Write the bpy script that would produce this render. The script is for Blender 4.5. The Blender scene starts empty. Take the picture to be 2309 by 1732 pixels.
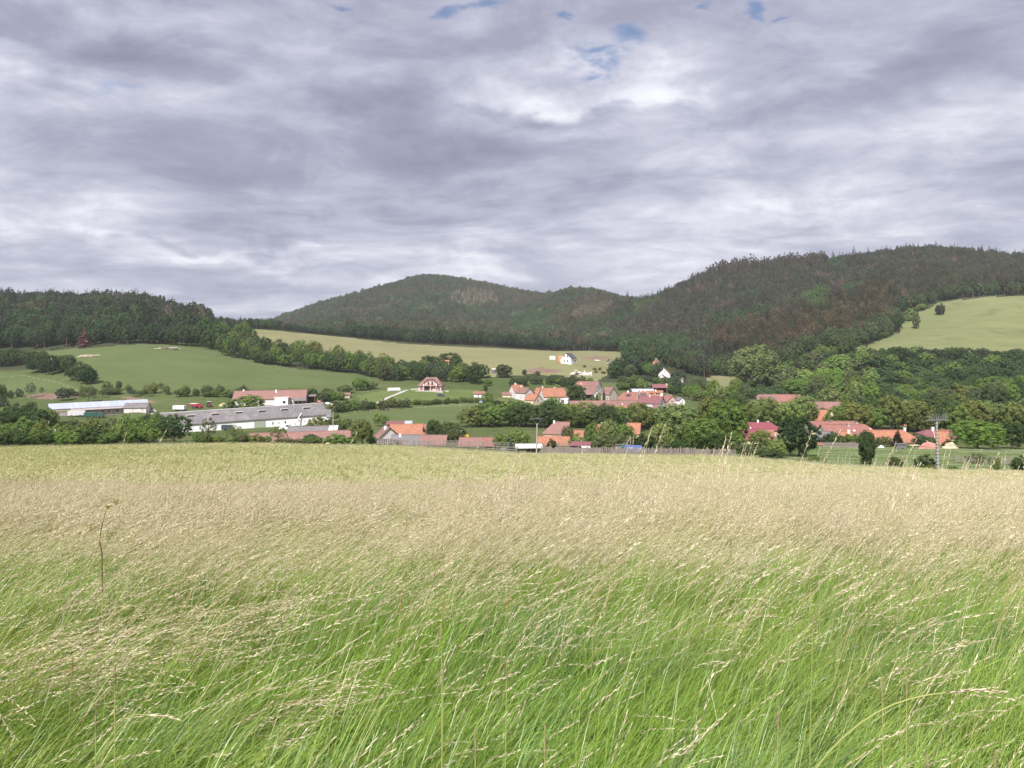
# clouds that stand out in the deck: (column, row, half width, half height, lighter / darker)
CLOUD_LOBES = [(1400, 225, 360, 105, 0.21), (1180, 200, 260, 60, 0.10), (1540, 190, 160, 50, .10), (1290, 262, 240, 34, -0.22), (1560, 240, 120, 40, -0.10),
               (760, 150, 520, 75, -0.07), (880, 215, 300, 50, -0.12), (200, 60, 420, 80, -0.20), (2000, 190, 300, 60, -0.15),
               (120, 190, 170, 60, 0.13), (430, 250, 200, 60, 0.10), (1780, 330, 330, 50, 0.10), (560, 570, 420, 26, 0.13),
               (1050, 500, 260, 50, 0.09), (1800, 490, 420, 24, 0.07), (300, 530, 420, 22, -0.07), (2150, 60, 260, 80, -0.05)]
BLUE_HOLES = [(1405, 95, 62, 52, 1.0), (1330, 142, 105, 22, 0.95), (1045, 34, 70, 34, 1.0), (1110, 28, 85, 28, 0.9), (1265, 55, 30, 28, 0.95),
              (1720, 20, 45, 22, 1.0), (1585, 12, 50, 20, 0.8), (1770, 45, 30, 12, 0.8), (2090, 15, 80, 18, 0.8), (780, 8, 70, 16, 0.85), (330, 180, 70, 30, 0.55)]
import bpy, math, random
import numpy as np
from mathutils import Vector
R = math.radians
random.seed(7)
rng = np.random.default_rng(11)
SC = bpy.context.scene
COL = SC.collection

# ------------------------------------------------------------------ camera, sky, sun, exposure
F, CU, VH = 1780.0, 1154.5, 790.0            # focal length, centre column and eye-level row of the 2309 px wide photograph
cam_d = bpy.data.cameras.new('camera')
cam_d.sensor_width = 36.0
cam_d.lens = 36.0 * F / 2309.0
cam_d.shift_y = -(866.0 - VH) / 2309.0
cam_d.clip_start = 0.05
cam_d.clip_end = 30000.0
cam = bpy.data.objects.new('camera', cam_d)
cam.location = (0, 0, 0)
cam.rotation_euler = (R(90), 0, 0)
COL.objects.link(cam)
SC.camera = cam

SUN_EL, SUN_AZ = R(47), R(197)               # azimuth clockwise from +Y: behind the camera, a little to the left
sun_dir = Vector((math.sin(SUN_AZ) * math.cos(SUN_EL), math.cos(SUN_AZ) * math.cos(SUN_EL), math.sin(SUN_EL)))
sun_d = bpy.data.lights.new('sun', 'SUN')
sun_d.energy = 4.9
sun_d.angle = R(1.6)
sun_d.color = (1.0, 0.955, 0.88)
sun = bpy.data.objects.new('sun', sun_d)
sun.rotation_euler = (-sun_dir).to_track_quat('-Z', 'Y').to_euler()
sun.location = (0, -40, 60)
COL.objects.link(sun)

SC.view_settings.view_transform = 'Standard'
SC.view_settings.look = 'None'
SC.view_settings.exposure = 0.62
SC.view_settings.gamma = 1.0
SC.view_settings.use_curve_mapping = False
SC.render.engine = 'CYCLES'
cy = SC.cycles
cy.max_bounces = 6
cy.diffuse_bounces = 3
cy.glossy_bounces = 2
cy.transmission_bounces = 3
cy.transparent_max_bounces = 4
cy.volume_bounces = 1
cy.use_adaptive_sampling = False
cy.adaptive_threshold = 0.015
cy.use_denoising = True
try:
    cy.denoiser = 'OPENIMAGEDENOISE'
    cy.denoising_prefilter = 'ACCURATE'
except Exception:
    pass
cy.caustics_reflective = False
cy.caustics_refractive = False


class NT:
    """small node-tree helper"""
    def __init__(self, tree):
        self.t = tree
        self.n = tree.nodes
        self.l = tree.links

    def new(self, typ, **kw):
        nd = self.n.new(typ)
        for k, v in kw.items():
            setattr(nd, k, v)
        return nd

    def link(self, a, b):
        self.l.new(a, b)

    def val(self, sock, v):
        if hasattr(v, 'is_output') or hasattr(v, 'links'):
            self.l.new(v, sock)
        else:
            sock.default_value = v

    def math(self, op, a, b=0.0, clamp=False):
        nd = self.new('ShaderNodeMath', operation=op)
        nd.use_clamp = clamp
        self.val(nd.inputs[0], a)
        self.val(nd.inputs[1], b)
        return nd.outputs[0]

    def vmath(self, op, a, b=(0, 0, 0)):
        nd = self.new('ShaderNodeVectorMath', operation=op)
        self.val(nd.inputs[0], a)
        self.val(nd.inputs[1], b)
        return nd.outputs['Value'] if op in ('DOT_PRODUCT', 'LENGTH', 'DISTANCE') else nd.outputs['Vector']

    def noise(self, vec, scale, detail=4.0, rough=0.55, dist=0.0, color=False):
        nd = self.new('ShaderNodeTexNoise')
        nd.inputs['Scale'].default_value = scale
        nd.inputs['Detail'].default_value = detail
        nd.inputs['Roughness'].default_value = rough
        nd.inputs['Distortion'].default_value = dist
        if vec is not None:
            self.l.new(vec, nd.inputs['Vector'])
        return nd.outputs['Color' if color else 'Fac']

    def ramp(self, fac, stops, interp='EASE'):
        nd = self.new('ShaderNodeValToRGB')
        cr = nd.color_ramp
        cr.interpolation = interp
        while len(cr.elements) < len(stops):
            cr.elements.new(0.5)
        for e, (p, c) in zip(cr.elements, stops):
            e.position = p
            e.color = (c[0], c[1], c[2], 1.0) if not isinstance(c, (int, float)) else (c, c, c, 1.0)
        self.l.new(fac, nd.inputs['Fac'])
        return nd.outputs['Color']

    def mix(self, fac, a, b, blend='MIX'):
        nd = self.new('ShaderNodeMix', data_type='RGBA', blend_type=blend)
        self.val(nd.inputs['Factor'], fac)
        for s, v in ((nd.inputs[6], a), (nd.inputs[7], b)):
            if isinstance(v, tuple):
                s.default_value = (v[0], v[1], v[2], 1.0)
            else:
                self.l.new(v, s)
        return nd.outputs[2]

    def smooth(self, x, lo, hi):
        nd = self.new('ShaderNodeMapRange', interpolation_type='SMOOTHSTEP')
        self.val(nd.inputs['Value'], x)
        nd.inputs['From Min'].default_value = lo
        nd.inputs['From Max'].default_value = hi
        return nd.outputs['Result']


def dir_of(u, v):
    return Vector(((u - CU) / F, 1.0, (VH - v) / F)).normalized()


# sky: Nishita blue behind a broken deck of stratocumulus, laid out on a plane overhead
wd = bpy.data.worlds.new('World')
SC.world = wd
wd.use_nodes = True
w = NT(wd.node_tree)
w.n.clear()
SKY = 0.095
CLOUD = 0.87                                  # brightness of the cloud deck
tc = w.new('ShaderNodeTexCoord')
dvec = tc.outputs['Generated']
sky = w.new('ShaderNodeTexSky', sky_type='NISHITA')
sky.sun_disc = False
sky.sun_elevation = SUN_EL
sky.sun_rotation = SUN_AZ
sky.air_density = 1.0
sky.dust_density = 0.6
sky.ozone_density = 1.5
sep = w.new('ShaderNodeSeparateXYZ')
w.link(dvec, sep.inputs[0])
zz = w.math('MAXIMUM', sep.outputs['Z'], 0.0)
den = w.math('ADD', zz, 0.15)
comb = w.new('ShaderNodeCombineXYZ')
w.link(w.math('DIVIDE', sep.outputs['X'], den), comb.inputs[0])
w.link(w.math('DIVIDE', sep.outputs['Y'], den), comb.inputs[1])
P = comb.outputs[0]
warp = w.vmath('SCALE', w.vmath('SUBTRACT', w.noise(P, 0.8, 3, 0.5, color=True), (0.5, 0.5, 0.5)))
warp.node.inputs['Scale'].default_value = 0.9
P2 = w.vmath('ADD', P, warp)
Pst = w.vmath('MULTIPLY', P2, (0.95, 1.15, 1.0))
big = w.noise(w.vmath('ADD', Pst, (3.7, 1.9, 0.0)), 0.75, 4, 0.5, 0.3)
med = w.noise(w.vmath('ADD', Pst, (8.1, 4.2, 2.0)), 1.9, 8, 0.60, 0.15)
fine = w.noise(w.vmath('ADD', Pst, (1.3, 7.7, 5.0)), 5.5, 6, 0.58, 0.1)
# texture measured straight in the direction, for the puffy cloud flanks
dl = w.vmath('MULTIPLY', dvec, (1.0, 1.0, 2.2))
puff = w.noise(dl, 7.5, 7, 0.62, 0.8)
dn = w.vmath('ADD', dvec, w.vmath('MULTIPLY', w.vmath('SUBTRACT', w.noise(dl, 4.5, 5, 0.55, color=True), (0.5, 0.5, 0.5)), (0.24, 0.02, 0.18)))


def lobe(u, v, ru, rv, soft=1.0):
    """1 inside an ellipse of the sky around the direction of (u, v), fading to 0 at its rim"""
    d = dir_of(u, v)
    q = w.vmath('SUBTRACT', dn, (d.x, d.y, d.z))
    q = w.vmath('MULTIPLY', q, (F / ru, 0.4, F / rv))
    ln = w.vmath('LENGTH', q)
    return w.math('SUBTRACT', 1.0, w.smooth(ln, 1.0 - soft, 1.0))


def cen(x, k):
    return w.math('MULTIPLY', w.math('SUBTRACT', x, 0.5), k)


shade = w.math('ADD', w.math('SUBTRACT', 0.565, w.math('MULTIPLY', w.smooth(zz, 0.05, 0.32), 0.055)), cen(big, 0.70))
shade = w.math('ADD', shade, cen(med, 0.68))
shade = w.math('ADD', shade, cen(fine, 0.20))
shade = w.math('ADD', shade, cen(puff, 0.40))
for (u, v, ru, rv, amt) in CLOUD_LOBES:
    shade = w.math('ADD', shade, w.math('MULTIPLY', lobe(u, v, ru, rv), amt))
cloud = w.ramp(shade, [(0.22, (0.200, 0.212, 0.300)), (0.40, (0.290, 0.300, 0.395)), (0.53, (0.395, 0.405, 0.505)),
                       (0.64, (0.515, 0.522, 0.610)), (0.78, (0.72, 0.73, 0.79)), (0.95, (0.87, 0.88, 0.90))], 'LINEAR')
hole = None
for (u, v, ru, rv, amt) in BLUE_HOLES:
    h = w.math('MULTIPLY', lobe(u, v, ru, rv), amt)
    hole = h if hole is None else w.math('MAXIMUM', hole, h)
hole = w.math('ADD', hole, w.math('MULTIPLY', w.math('SUBTRACT', puff, 0.55), 0.6))
hole = w.math('MULTIPLY', w.smooth(hole, 0.10, 1.05), 0.82)
# high up, outside the frame, the deck breaks in the same way
brk = w.math('MULTIPLY', w.smooth(big, 0.60, 0.72), w.smooth(sep.outputs['Z'], 0.46, 0.60))
hole = w.math('MAXIMUM', w.math('MULTIPLY', hole, w.smooth(sep.outputs['Y'], 0.0, 0.3)), brk)
cl10 = w.vmath('SCALE', cloud)
cl10.node.inputs['Scale'].default_value = CLOUD / SKY
blue = w.vmath('MULTIPLY', sky.outputs['Color'], (0.66, 0.74, 0.85))
skyc = w.mix(hole, cl10, blue)
bg = w.new('ShaderNodeBackground')
w.link(skyc, bg.inputs['Color'])
bg.inputs['Strength'].default_value = SKY
wo = w.new('ShaderNodeOutputWorld')
w.link(bg.outputs[0], wo.inputs['Surface'])

# ------------------------------------------------------------------ helpers
def link(o, parent=None):
    COL.objects.link(o)
    if parent is not None:
        o.parent = parent
    return o


def tag(o, label=None, cat=None, group=None, kind=None):
    if label:
        o['label'] = label
    if cat:
        o['category'] = cat
    if group:
        o['group'] = group
    if kind:
        o['kind'] = kind
    return o


def thing(name, label, cat, loc, rz=0.0, group=None, ry=0.0):
    o = bpy.data.objects.new(name, None)
    o.empty_display_size = 0.5
    o.location = loc
    o.rotation_euler = (0, ry, rz)
    link(o)
    return tag(o, label, cat, group)


def np_mesh(name, verts, faces, mats=(), midx=None, smooth=False):
    """verts (N,3); faces (M,k) array or list of such arrays"""
    me = bpy.data.meshes.new(name)
    verts = np.asarray(verts, np.float32)
    fl = faces if isinstance(faces, list) else [faces]
    fl = [np.asarray(f, np.int32) for f in fl if len(f)]
    me.vertices.add(len(verts))
    me.vertices.foreach_set('co', verts.ravel())
    loops = np.concatenate([f.ravel() for f in fl])
    tot = np.concatenate([np.full(len(f), f.shape[1], np.int32) for f in fl])
    start = np.concatenate([[0], np.cumsum(tot)[:-1]]).astype(np.int32)
    me.loops.add(len(loops))
    me.loops.foreach_set('vertex_index', loops)
    me.polygons.add(len(tot))
    me.polygons.foreach_set('loop_start', start)
    me.polygons.foreach_set('loop_total', tot)
    if midx is not None:
        me.polygons.foreach_set('material_index', np.asarray(midx, np.int32))
    me.polygons.foreach_set('use_smooth', np.full(len(tot), smooth))
    for m in mats:
        me.materials.append(m)
    me.update(calc_edges=True)
    return me


class MB:
    """collects boxes, prisms and tubes and links them as ONE mesh object"""
    def __init__(self):
        self.v, self.f = [], []

    def add(self, vs, fs):
        o = len(self.v)
        self.v += [tuple(p) for p in vs]
        self.f += [tuple(i + o for i in f) for f in fs]
        return self

    def box(self, x0, x1, y0, y1, z0, z1):
        vs = [(x0, y0, z0), (x1, y0, z0), (x1, y1, z0), (x0, y1, z0), (x0, y0, z1), (x1, y0, z1), (x1, y1, z1), (x0, y1, z1)]
        return self.add(vs, [(0, 3, 2, 1), (4, 5, 6, 7), (0, 1, 5, 4), (1, 2, 6, 5), (2, 3, 7, 6), (3, 0, 4, 7)])

    def hexa(self, q0, q1):
        """solid between two quads q0 (bottom) and q1 (top), same winding"""
        return self.add(list(q0) + list(q1), [(0, 3, 2, 1), (4, 5, 6, 7), (0, 1, 5, 4), (1, 2, 6, 5), (2, 3, 7, 6), (3, 0, 4, 7)])

    def tube(self, a, b, r0, r1=None, n=6):
        a, b = Vector(a), Vector(b)
        r1 = r0 if r1 is None else r1
        d = (b - a).normalized()
        s = d.orthogonal().normalized()
        t = d.cross(s)
        vs = []
        for p, r in ((a, r0), (b, r1)):
            for k in range(n):
                an = 2 * math.pi * k / n
                vs.append(p + s * (r * math.cos(an)) + t * (r * math.sin(an)))
        fs = [(k, (k + 1) % n, n + (k + 1) % n, n + k) for k in range(n)]
        fs += [tuple(range(n - 1, -1, -1)), tuple(range(n, 2 * n))]
        return self.add(vs, fs)

    def path(self, pts, rads, n=5):
        for i in range(len(pts) - 1):
            self.tube(pts[i], pts[i + 1], rads[i], rads[i + 1], n)
        return self

    def mesh(self, name, m):
        me = bpy.data.meshes.new(name)
        me.from_pydata(self.v, [], self.f)
        if m is not None:
            me.materials.append(m)
        me.update()
        return me

    def build(self, name, m, parent=None, loc=None):
        o = bpy.data.objects.new(name, self.mesh(name, m))
        if loc is not None:
            o.location = loc
        return link(o, parent)


def vnoise(x, y, seed=0):
    """smooth value noise in 0..1, vectorised"""
    x, y = np.asarray(x, float), np.asarray(y, float)
    xi, yi = np.floor(x), np.floor(y)
    fx, fy = x - xi, y - yi
    fx, fy = fx * fx * (3 - 2 * fx), fy * fy * (3 - 2 * fy)

    def h(a, b):
        s = np.sin(a * 127.1 + b * 311.7 + seed * 74.7) * 43758.5453
        return s - np.floor(s)
    return (h(xi, yi) * (1 - fx) + h(xi + 1, yi) * fx) * (1 - fy) + (h(xi, yi + 1) * (1 - fx) + h(xi + 1, yi + 1) * fx) * fy


# ------------------------------------------------------------------ terrain: the height of the land, by bearing and distance
U_N = np.array([-900, 0, 300, 450, 600, 900, 1150, 1300, 1450, 1650, 1900, 2100, 2309, 3300], float)
Y_N = np.array([25, 40, 60, 80, 110, 150, 190, 240, 300, 370, 430, 520, 620, 720, 850, 1000, 1150, 1300, 1700, 2200, 3000, 12000], float)
V_N = np.array([
    [1139, 1099, 1073, 1056, 1036, 1014, 996, 973, 950, 912, 878, 828, 785, 752, 715, 693, 705, 725, 755, 775, 780, 800],
    [1139, 1099, 1073, 1056, 1036, 1013, 995, 972, 950, 912, 878, 828, 785, 752, 715, 695, 705, 725, 755, 775, 780, 800],
    [1139, 1099, 1073, 1055, 1031, 1007, 992, 977, 966, 915, 868, 808, 765, 738, 712, 700, 708, 728, 755, 775, 780, 800],
    [1139, 1099, 1073, 1054, 1030, 1005, 991, 978, 962, 912, 872, 815, 776, 757, 740, 733, 742, 752, 758, 762, 780, 800],
    [1139, 1099, 1073, 1054, 1030, 1004, 991, 980, 958, 913, 880, 833, 790, 765, 743, 746, 755, 760, 758, 735, 780, 800],
    [1139, 1099, 1074, 1055, 1033, 1009, 1003, 1001, 962, 925, 880, 850, 812, 791, 771, 768, 760, 742, 695, 648, 770, 800],
    [1139, 1100, 1075, 1058, 1040, 1022, 1011, 1000, 962, 928, 895, 845, 812, 796, 784, 786, 776, 757, 712, 663, 770, 800],
    [1139, 1100, 1076, 1060, 1042, 1024, 1012, 1000, 962, 925, 898, 855, 814, 801, 793, 790, 770, 735, 667, 692, 780, 800],
    [1139, 1101, 1077, 1061, 1044, 1026, 1013, 1000, 962, 921, 893, 860, 830, 815, 790, 765, 735, 698, 692, 735, 785, 800],
    [1139, 1102, 1079, 1064, 1050, 1024, 1010, 995, 955, 916, 903, 886, 860, 840, 780, 720, 668, 625, 680, 735, 785, 800],
    [1139, 1103, 1082, 1069, 1056, 1024, 1003, 985, 957, 918, 890, 850, 796, 762, 722, 675, 635, 602, 670, 730, 785, 800],
    [1139, 1104, 1084, 1072, 1061, 1024, 1002, 985, 955, 920, 888, 838, 790, 745, 688, 645, 610, 581, 660, 730, 785, 800],
    [1139, 1105, 1086, 1074, 1064, 1026, 1003, 985, 955, 920, 885, 835, 797, 735, 664, 635, 613, 597, 680, 740, 785, 800],
    [1139, 1105, 1086, 1074, 1064, 1026, 1003, 985, 955, 920, 885, 835, 797, 735, 664, 640, 622, 620, 700, 750, 785, 800]], float)
for _u, _r in ((720, 695), (815, 669), (870, 654), (920, 641), (965, 633), (1015, 637), (1085, 649)):      # the crest of the centre hill
    _c = np.array([np.interp(_u, U_N, V_N[:, j]) for j in range(len(Y_N))])
    _k = list(Y_N).index(2200)
    _c[_k] = _r
    _c[_k - 1] = _r + 0.55 * (_c[_k - 3] - _r) - 6
    _c[_k - 2] = _r + 0.86 * (_c[_k - 3] - _r)
    _i = int(np.searchsorted(U_N, _u))
    U_N, V_N = np.insert(U_N, _i, _u), np.insert(V_N, _i, _c, axis=0)
LY_N = np.log(Y_N)


def pchip_slopes(x, y):
    """monotone cubic slopes along the last axis"""
    h = np.diff(x)
    d = np.diff(y, axis=-1) / h
    m = np.zeros_like(y)
    w1 = 2 * h[1:] + h[:-1]
    w2 = h[1:] + 2 * h[:-1]
    a, b = d[..., :-1], d[..., 1:]
    with np.errstate(divide='ignore', invalid='ignore'):
        hm = (w1 + w2) / (w1 / a + w2 / b)
    m[..., 1:-1] = np.where(a * b > 0, hm, 0.0)
    m[..., 0], m[..., -1] = d[..., 0], d[..., -1]
    return m


M_N = pchip_slopes(LY_N, V_N)


def hermite(t, h, y0, y1, m0, m1):
    t2, t3 = t * t, t * t * t
    return (2 * t3 - 3 * t2 + 1) * y0 + (t3 - 2 * t2 + t) * h * m0 + (-2 * t3 + 3 * t2) * y1 + (t3 - t2) * h * m1


def base_v(u, Y):
    u = np.clip(np.asarray(u, float), U_N[0], U_N[-1])
    ly = np.log(np.clip(np.asarray(Y, float), Y_N[0], Y_N[-1]))
    j = np.clip(np.searchsorted(LY_N, ly) - 1, 0, len(LY_N) - 2)
    h = LY_N[j + 1] - LY_N[j]
    t = (ly - LY_N[j]) / h
    cols = hermite(t[..., None], h[..., None], V_N[:, j].T, V_N[:, j + 1].T, M_N[:, j].T, M_N[:, j + 1].T)   # (n, columns)
    mu = pchip_slopes(U_N, cols)
    k = np.clip(np.searchsorted(U_N, u) - 1, 0, len(U_N) - 2)
    hu = U_N[k + 1] - U_N[k]
    ar = np.arange(len(k))
    return hermite((u - U_N[k]) / hu, hu, cols[ar, k], cols[ar, k + 1], mu[ar, k], mu[ar, k + 1])


PADS = []          # (x, y, z, radius): the ground is brought to the foot of each building


def ground(x, y):
    x = np.atleast_1d(np.asarray(x, float))
    y = np.atleast_1d(np.asarray(y, float))
    Y = np.maximum(y, 0.02)
    u = CU + F * x / Y
    z = (VH - base_v(u, Y)) / F * Y
    near = -1.45 - 0.137 * Y
    k = np.clip((Y - 22) / 6.0, 0, 1)
    z = near * (1 - k) + z * k
    z = z + 0.25 * np.clip((Y - 60) / 100, 0, 1) * (vnoise(x / 19.0, y / 19.0, 3) - 0.5) * np.where(Y > 400, 3.0, 1.0)
    z = z + 0.10 * np.clip((Y - 12) / 30, 0, 1) * (vnoise(x / 7.0, y / 7.0, 5) - 0.5)
    if PAD_XY is not None:
        num = np.zeros_like(z)
        dn = np.zeros_like(z)
        for (px, py, dz, r) in PAD_XY:
            d2 = ((x - px) ** 2 + (y - py) ** 2) / (r * r)
            ww = np.exp(-d2 * d2)
            num += ww * dz
            dn += ww
        z = z + num / np.maximum(dn, 1.0)
    return z


PAD_XY = None


def gz(x, y):
    return float(ground(x, y)[0])


def at(u, Y):
    """point of the ground on bearing u at distance Y"""
    x = (u - CU) / F * Y
    return Vector((x, Y, gz(x, Y)))


def find_Y(u, v, lo, hi):
    """distance at which the ground on bearing u shows at row v"""
    Ys = np.geomspace(lo, hi, 160)
    x = (u - CU) / F * Ys
    vv = VH - ground(x, Ys) / Ys * F
    return float(Ys[np.argmin(np.abs(vv - v))])


# ------------------------------------------------------------------ materials
def principled(name, rough=0.8, spec=0.3):
    m = bpy.data.materials.new(name)
    m.use_nodes = True
    nt = NT(m.node_tree)
    b = nt.n['Principled BSDF']
    b.inputs['Roughness'].default_value = rough
    b.inputs['Specular IOR Level'].default_value = spec
    return m, nt, b


def mat(name, col, rough=0.8, var=0.18, scale=1.2, col2=None, streak=None, spec=0.25, bump=0.0, metal=0.0):
    """plain surface with grain and wear: two noise scales vary the colour, col2 blends in as patches"""
    m, nt, b = principled(name, rough, spec)
    tcn = nt.new('ShaderNodeTexCoord').outputs['Object']
    if streak:
        tcn = nt.vmath('MULTIPLY', tcn, streak)
    n1 = nt.noise(tcn, scale, 5, 0.6)
    n2 = nt.noise(tcn, scale * 6.3, 3, 0.6)
    k = nt.math('ADD', nt.math('MULTIPLY', n1, 0.65), nt.math('MULTIPLY', n2, 0.35))
    lo = tuple(c * (1 - var) for c in col)
    hi = tuple(min(1.0, c * (1 + var)) for c in col)
    c = nt.ramp(k, [(0.3, lo), (0.7, hi)], 'LINEAR')
    if col2 is not None:
        n3 = nt.noise(tcn, scale * 0.7, 5, 0.65, 0.5)
        c = nt.mix(nt.smooth(n3, 0.50, 0.66), c, col2)
    nt.link(c, b.inputs['Base Color'])
    b.inputs['Metallic'].default_value = metal
    if bump:
        bp = nt.new('ShaderNodeBump')
        bp.inputs['Strength'].default_value = bump
        bp.inputs['Distance'].default_value = 0.05
        nt.link(n2, bp.inputs['Height'])
        nt.link(bp.outputs[0], b.inputs['Normal'])
    return m


def tile_mat(name, col, col2, row=0.33, var=0.22):
    """roof tiles too far off to tell apart: rows of relief, tile-to-tile colour, weathered patches"""
    m, nt, b = principled(name, 0.85, 0.2)
    co = nt.new('ShaderNodeTexCoord').outputs['Object']
    cell = nt.new('ShaderNodeTexVoronoi')
    cell.inputs['Scale'].default_value = 3.2
    nt.link(co, cell.inputs['Vector'])
    n1 = nt.noise(co, 0.35, 6, 0.65, 0.6)
    n2 = nt.noise(co, 2.2, 4, 0.6)
    bw = nt.new('ShaderNodeRGBToBW')
    nt.link(cell.outputs['Color'], bw.inputs[0])
    k = nt.math('ADD', nt.math('MULTIPLY', bw.outputs[0], 0.45), nt.math('MULTIPLY', n2, 0.55))
    c = nt.ramp(k, [(0.28, tuple(x * (1 - var) for x in col)), (0.72, tuple(min(1, x * (1 + var)) for x in col))], 'LINEAR')
    c = nt.mix(nt.math('MULTIPLY', nt.smooth(n1, 0.46, 0.68), 0.75), c, col2)
    nt.link(c, b.inputs['Base Color'])
    wv = nt.new('ShaderNodeTexWave', bands_direction='Z')
    wv.inputs['Scale'].default_value = 1.0 / row / 2
    nt.link(co, wv.inputs['Vector'])
    bp = nt.new('ShaderNodeBump')
    bp.inputs['Strength'].default_value = 0.5
    bp.inputs['Distance'].default_value = 0.05
    nt.link(wv.outputs['Fac'], bp.inputs['Height'])
    nt.link(bp.outputs[0], b.inputs['Normal'])
    return m


def field_mat(name, cols, scale, streak=(1, 1, 1), bump=0.0, bscale=3.0, patch=None):
    """grassland seen from afar, in world metres: broad tone, streaks and fine mottling"""
    m, nt, b = principled(name, 0.95, 0.05)
    pos = nt.new('ShaderNodeNewGeometry').outputs['Position']
    ps = nt.vmath('MULTIPLY', pos, streak)
    n1 = nt.noise(ps, scale, 6, 0.62, 0.4)
    n2 = nt.noise(ps, scale * 7, 5, 0.65, 0.3)
    n3 = nt.noise(pos, 0.012, 4, 0.5)
    k = nt.math('ADD', nt.math('MULTIPLY', n1, 0.45), nt.math('MULTIPLY', n2, 0.30))
    k = nt.math('ADD', k, nt.math('MULTIPLY', n3, 0.25))
    c = nt.ramp(k, [(0.33, cols[0]), (0.50, cols[1]), (0.67, cols[2])], 'LINEAR')
    if patch is not None:
        n4 = nt.noise(pos, patch[1], 5, 0.6, 0.6)
        c = nt.mix(nt.math('MULTIPLY', nt.smooth(n4, patch[2], patch[2] + 0.14), patch[3]), c, patch[0])
    nt.link(c, b.inputs['Base Color'])
    if bump:
        bp = nt.new('ShaderNodeBump')
        bp.inputs['Strength'].default_value = bump
        bp.inputs['Distance'].default_value = 0.5
        nt.link(nt.noise(pos, bscale, 4, 0.65), bp.inputs['Height'])
        nt.link(bp.outputs[0], b.inputs['Normal'])
    return m


def leafy(name, source, trans=0.28, var=0.30, attr='tint'):
    """foliage: source 'object' takes the object's colour, 'instance' the tint of a scattered copy"""
    m = bpy.data.materials.new(name)
    m.use_nodes = True
    nt = NT(m.node_tree)
    nt.n.clear()
    out = nt.new('ShaderNodeOutputMaterial')
    if source == 'object':
        base = nt.new('ShaderNodeObjectInfo').outputs['Color']
    elif source == 'instance':
        base = nt.new('ShaderNodeAttribute', attribute_type='INSTANCER', attribute_name=attr).outputs['Color']
    else:
        rgb = nt.new('ShaderNodeRGB')
        rgb.outputs[0].default_value = (*source, 1)
        base = rgb.outputs[0]
    geo = nt.new('ShaderNodeNewGeometry')
    rnd = geo.outputs['Random Per Island']
    pos = geo.outputs['Position']
    n = nt.noise(pos, 0.55, 3, 0.6)
    k = nt.math('ADD', nt.math('MULTIPLY', rnd, 0.55), nt.math('MULTIPLY', n, 0.45))
    f = nt.math('ADD', 1.0 - var, nt.math('MULTIPLY', k, 2 * var))
    sc = nt.vmath('SCALE', base)
    nt.link(f, sc.node.inputs['Scale'])
    # the odd leaf leans towards yellow
    yel = nt.vmath('MULTIPLY', sc, (1.45, 1.15, 0.8))
    c = nt.mix(nt.math('MULTIPLY', nt.smooth(rnd, 0.70, 1.0), 0.6), sc, yel)
    di = nt.new('ShaderNodeBsdfDiffuse')
    nt.link(c, di.inputs['Color'])
    tr = nt.new('ShaderNodeBsdfTranslucent')
    nt.link(nt.vmath('MULTIPLY', c, (1.1, 1.2, 0.7)), tr.inputs['Color'])
    mx = nt.new('ShaderNodeMixShader')
    mx.inputs[0].default_value = trans
    nt.link(di.outputs[0], mx.inputs[1])
    nt.link(tr.outputs[0], mx.inputs[2])
    nt.link(mx.outputs[0], out.inputs['Surface'])
    return m


M = {}
M['leaf_obj'] = leafy('foliage', 'object')
M['leaf_inst'] = leafy('forest_foliage', 'instance', 0.2, 0.34)
M['bark'] = mat('bark', (0.11, 0.085, 0.065), 0.95, 0.3, 3.0)
M['bark_pine'] = mat('pine_bark', (0.24, 0.165, 0.13), 0.95, 0.3, 3.0)
M['bark_pale'] = mat('pale_bark', (0.36, 0.33, 0.29), 0.95, 0.25, 3.0)
M['plaster_white'] = mat('white_plaster', (0.79, 0.78, 0.80), 0.9, 0.05, 0.6, (0.70, 0.68, 0.69))
M['plaster_lilac'] = mat('pale_lilac_plaster', (0.60, 0.55, 0.57), 0.9, 0.10, 0.6, (0.50, 0.45, 0.45))
M['plaster_pink'] = mat('pink_plaster', (0.55, 0.385, 0.365), 0.9, 0.08, 0.7, (0.54, 0.37, 0.33))
M['plaster_cream'] = mat('cream_plaster', (0.66, 0.56, 0.40), 0.9, 0.10, 0.6, (0.50, 0.41, 0.31))
M['plaster_grey'] = mat('grey_pink_rubble_wall', (0.46, 0.39, 0.36), 0.95, 0.25, 1.5, (0.36, 0.31, 0.28))
M['brick_red'] = mat('red_brick', (0.42, 0.20, 0.14), 0.9, 0.2, 2.0, (0.36, 0.24, 0.19))
M['block_orange'] = mat('orange_hollow_block', (0.60, 0.28, 0.16), 0.9, 0.12, 2.0)
M['tile_orange'] = tile_mat('orange_clay_tiles', (0.34, 0.150, 0.098), (0.25, 0.130, 0.10))
M['tile_red'] = tile_mat('red_clay_tiles', (0.262, 0.120, 0.104), (0.205, 0.112, 0.10))
M['tile_pink'] = tile_mat('faded_pink_red_tiles', (0.245, 0.135, 0.12), (0.19, 0.122, 0.112))
M['tile_brown'] = tile_mat('brown_weathered_tiles', (0.20, 0.115, 0.105), (0.25, 0.16, 0.14))
M['tile_maroon'] = tile_mat('maroon_tiles', (0.20, 0.085, 0.095), (0.17, 0.085, 0.09))
M['tile_crimson'] = tile_mat('crimson_sheet_roof', (0.215, 0.064, 0.082), (0.19, 0.066, 0.08), 1.1, 0.08)
M['tile_dark'] = tile_mat('dark_grey_tiles', (0.085, 0.085, 0.10), (0.10, 0.10, 0.11))
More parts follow.
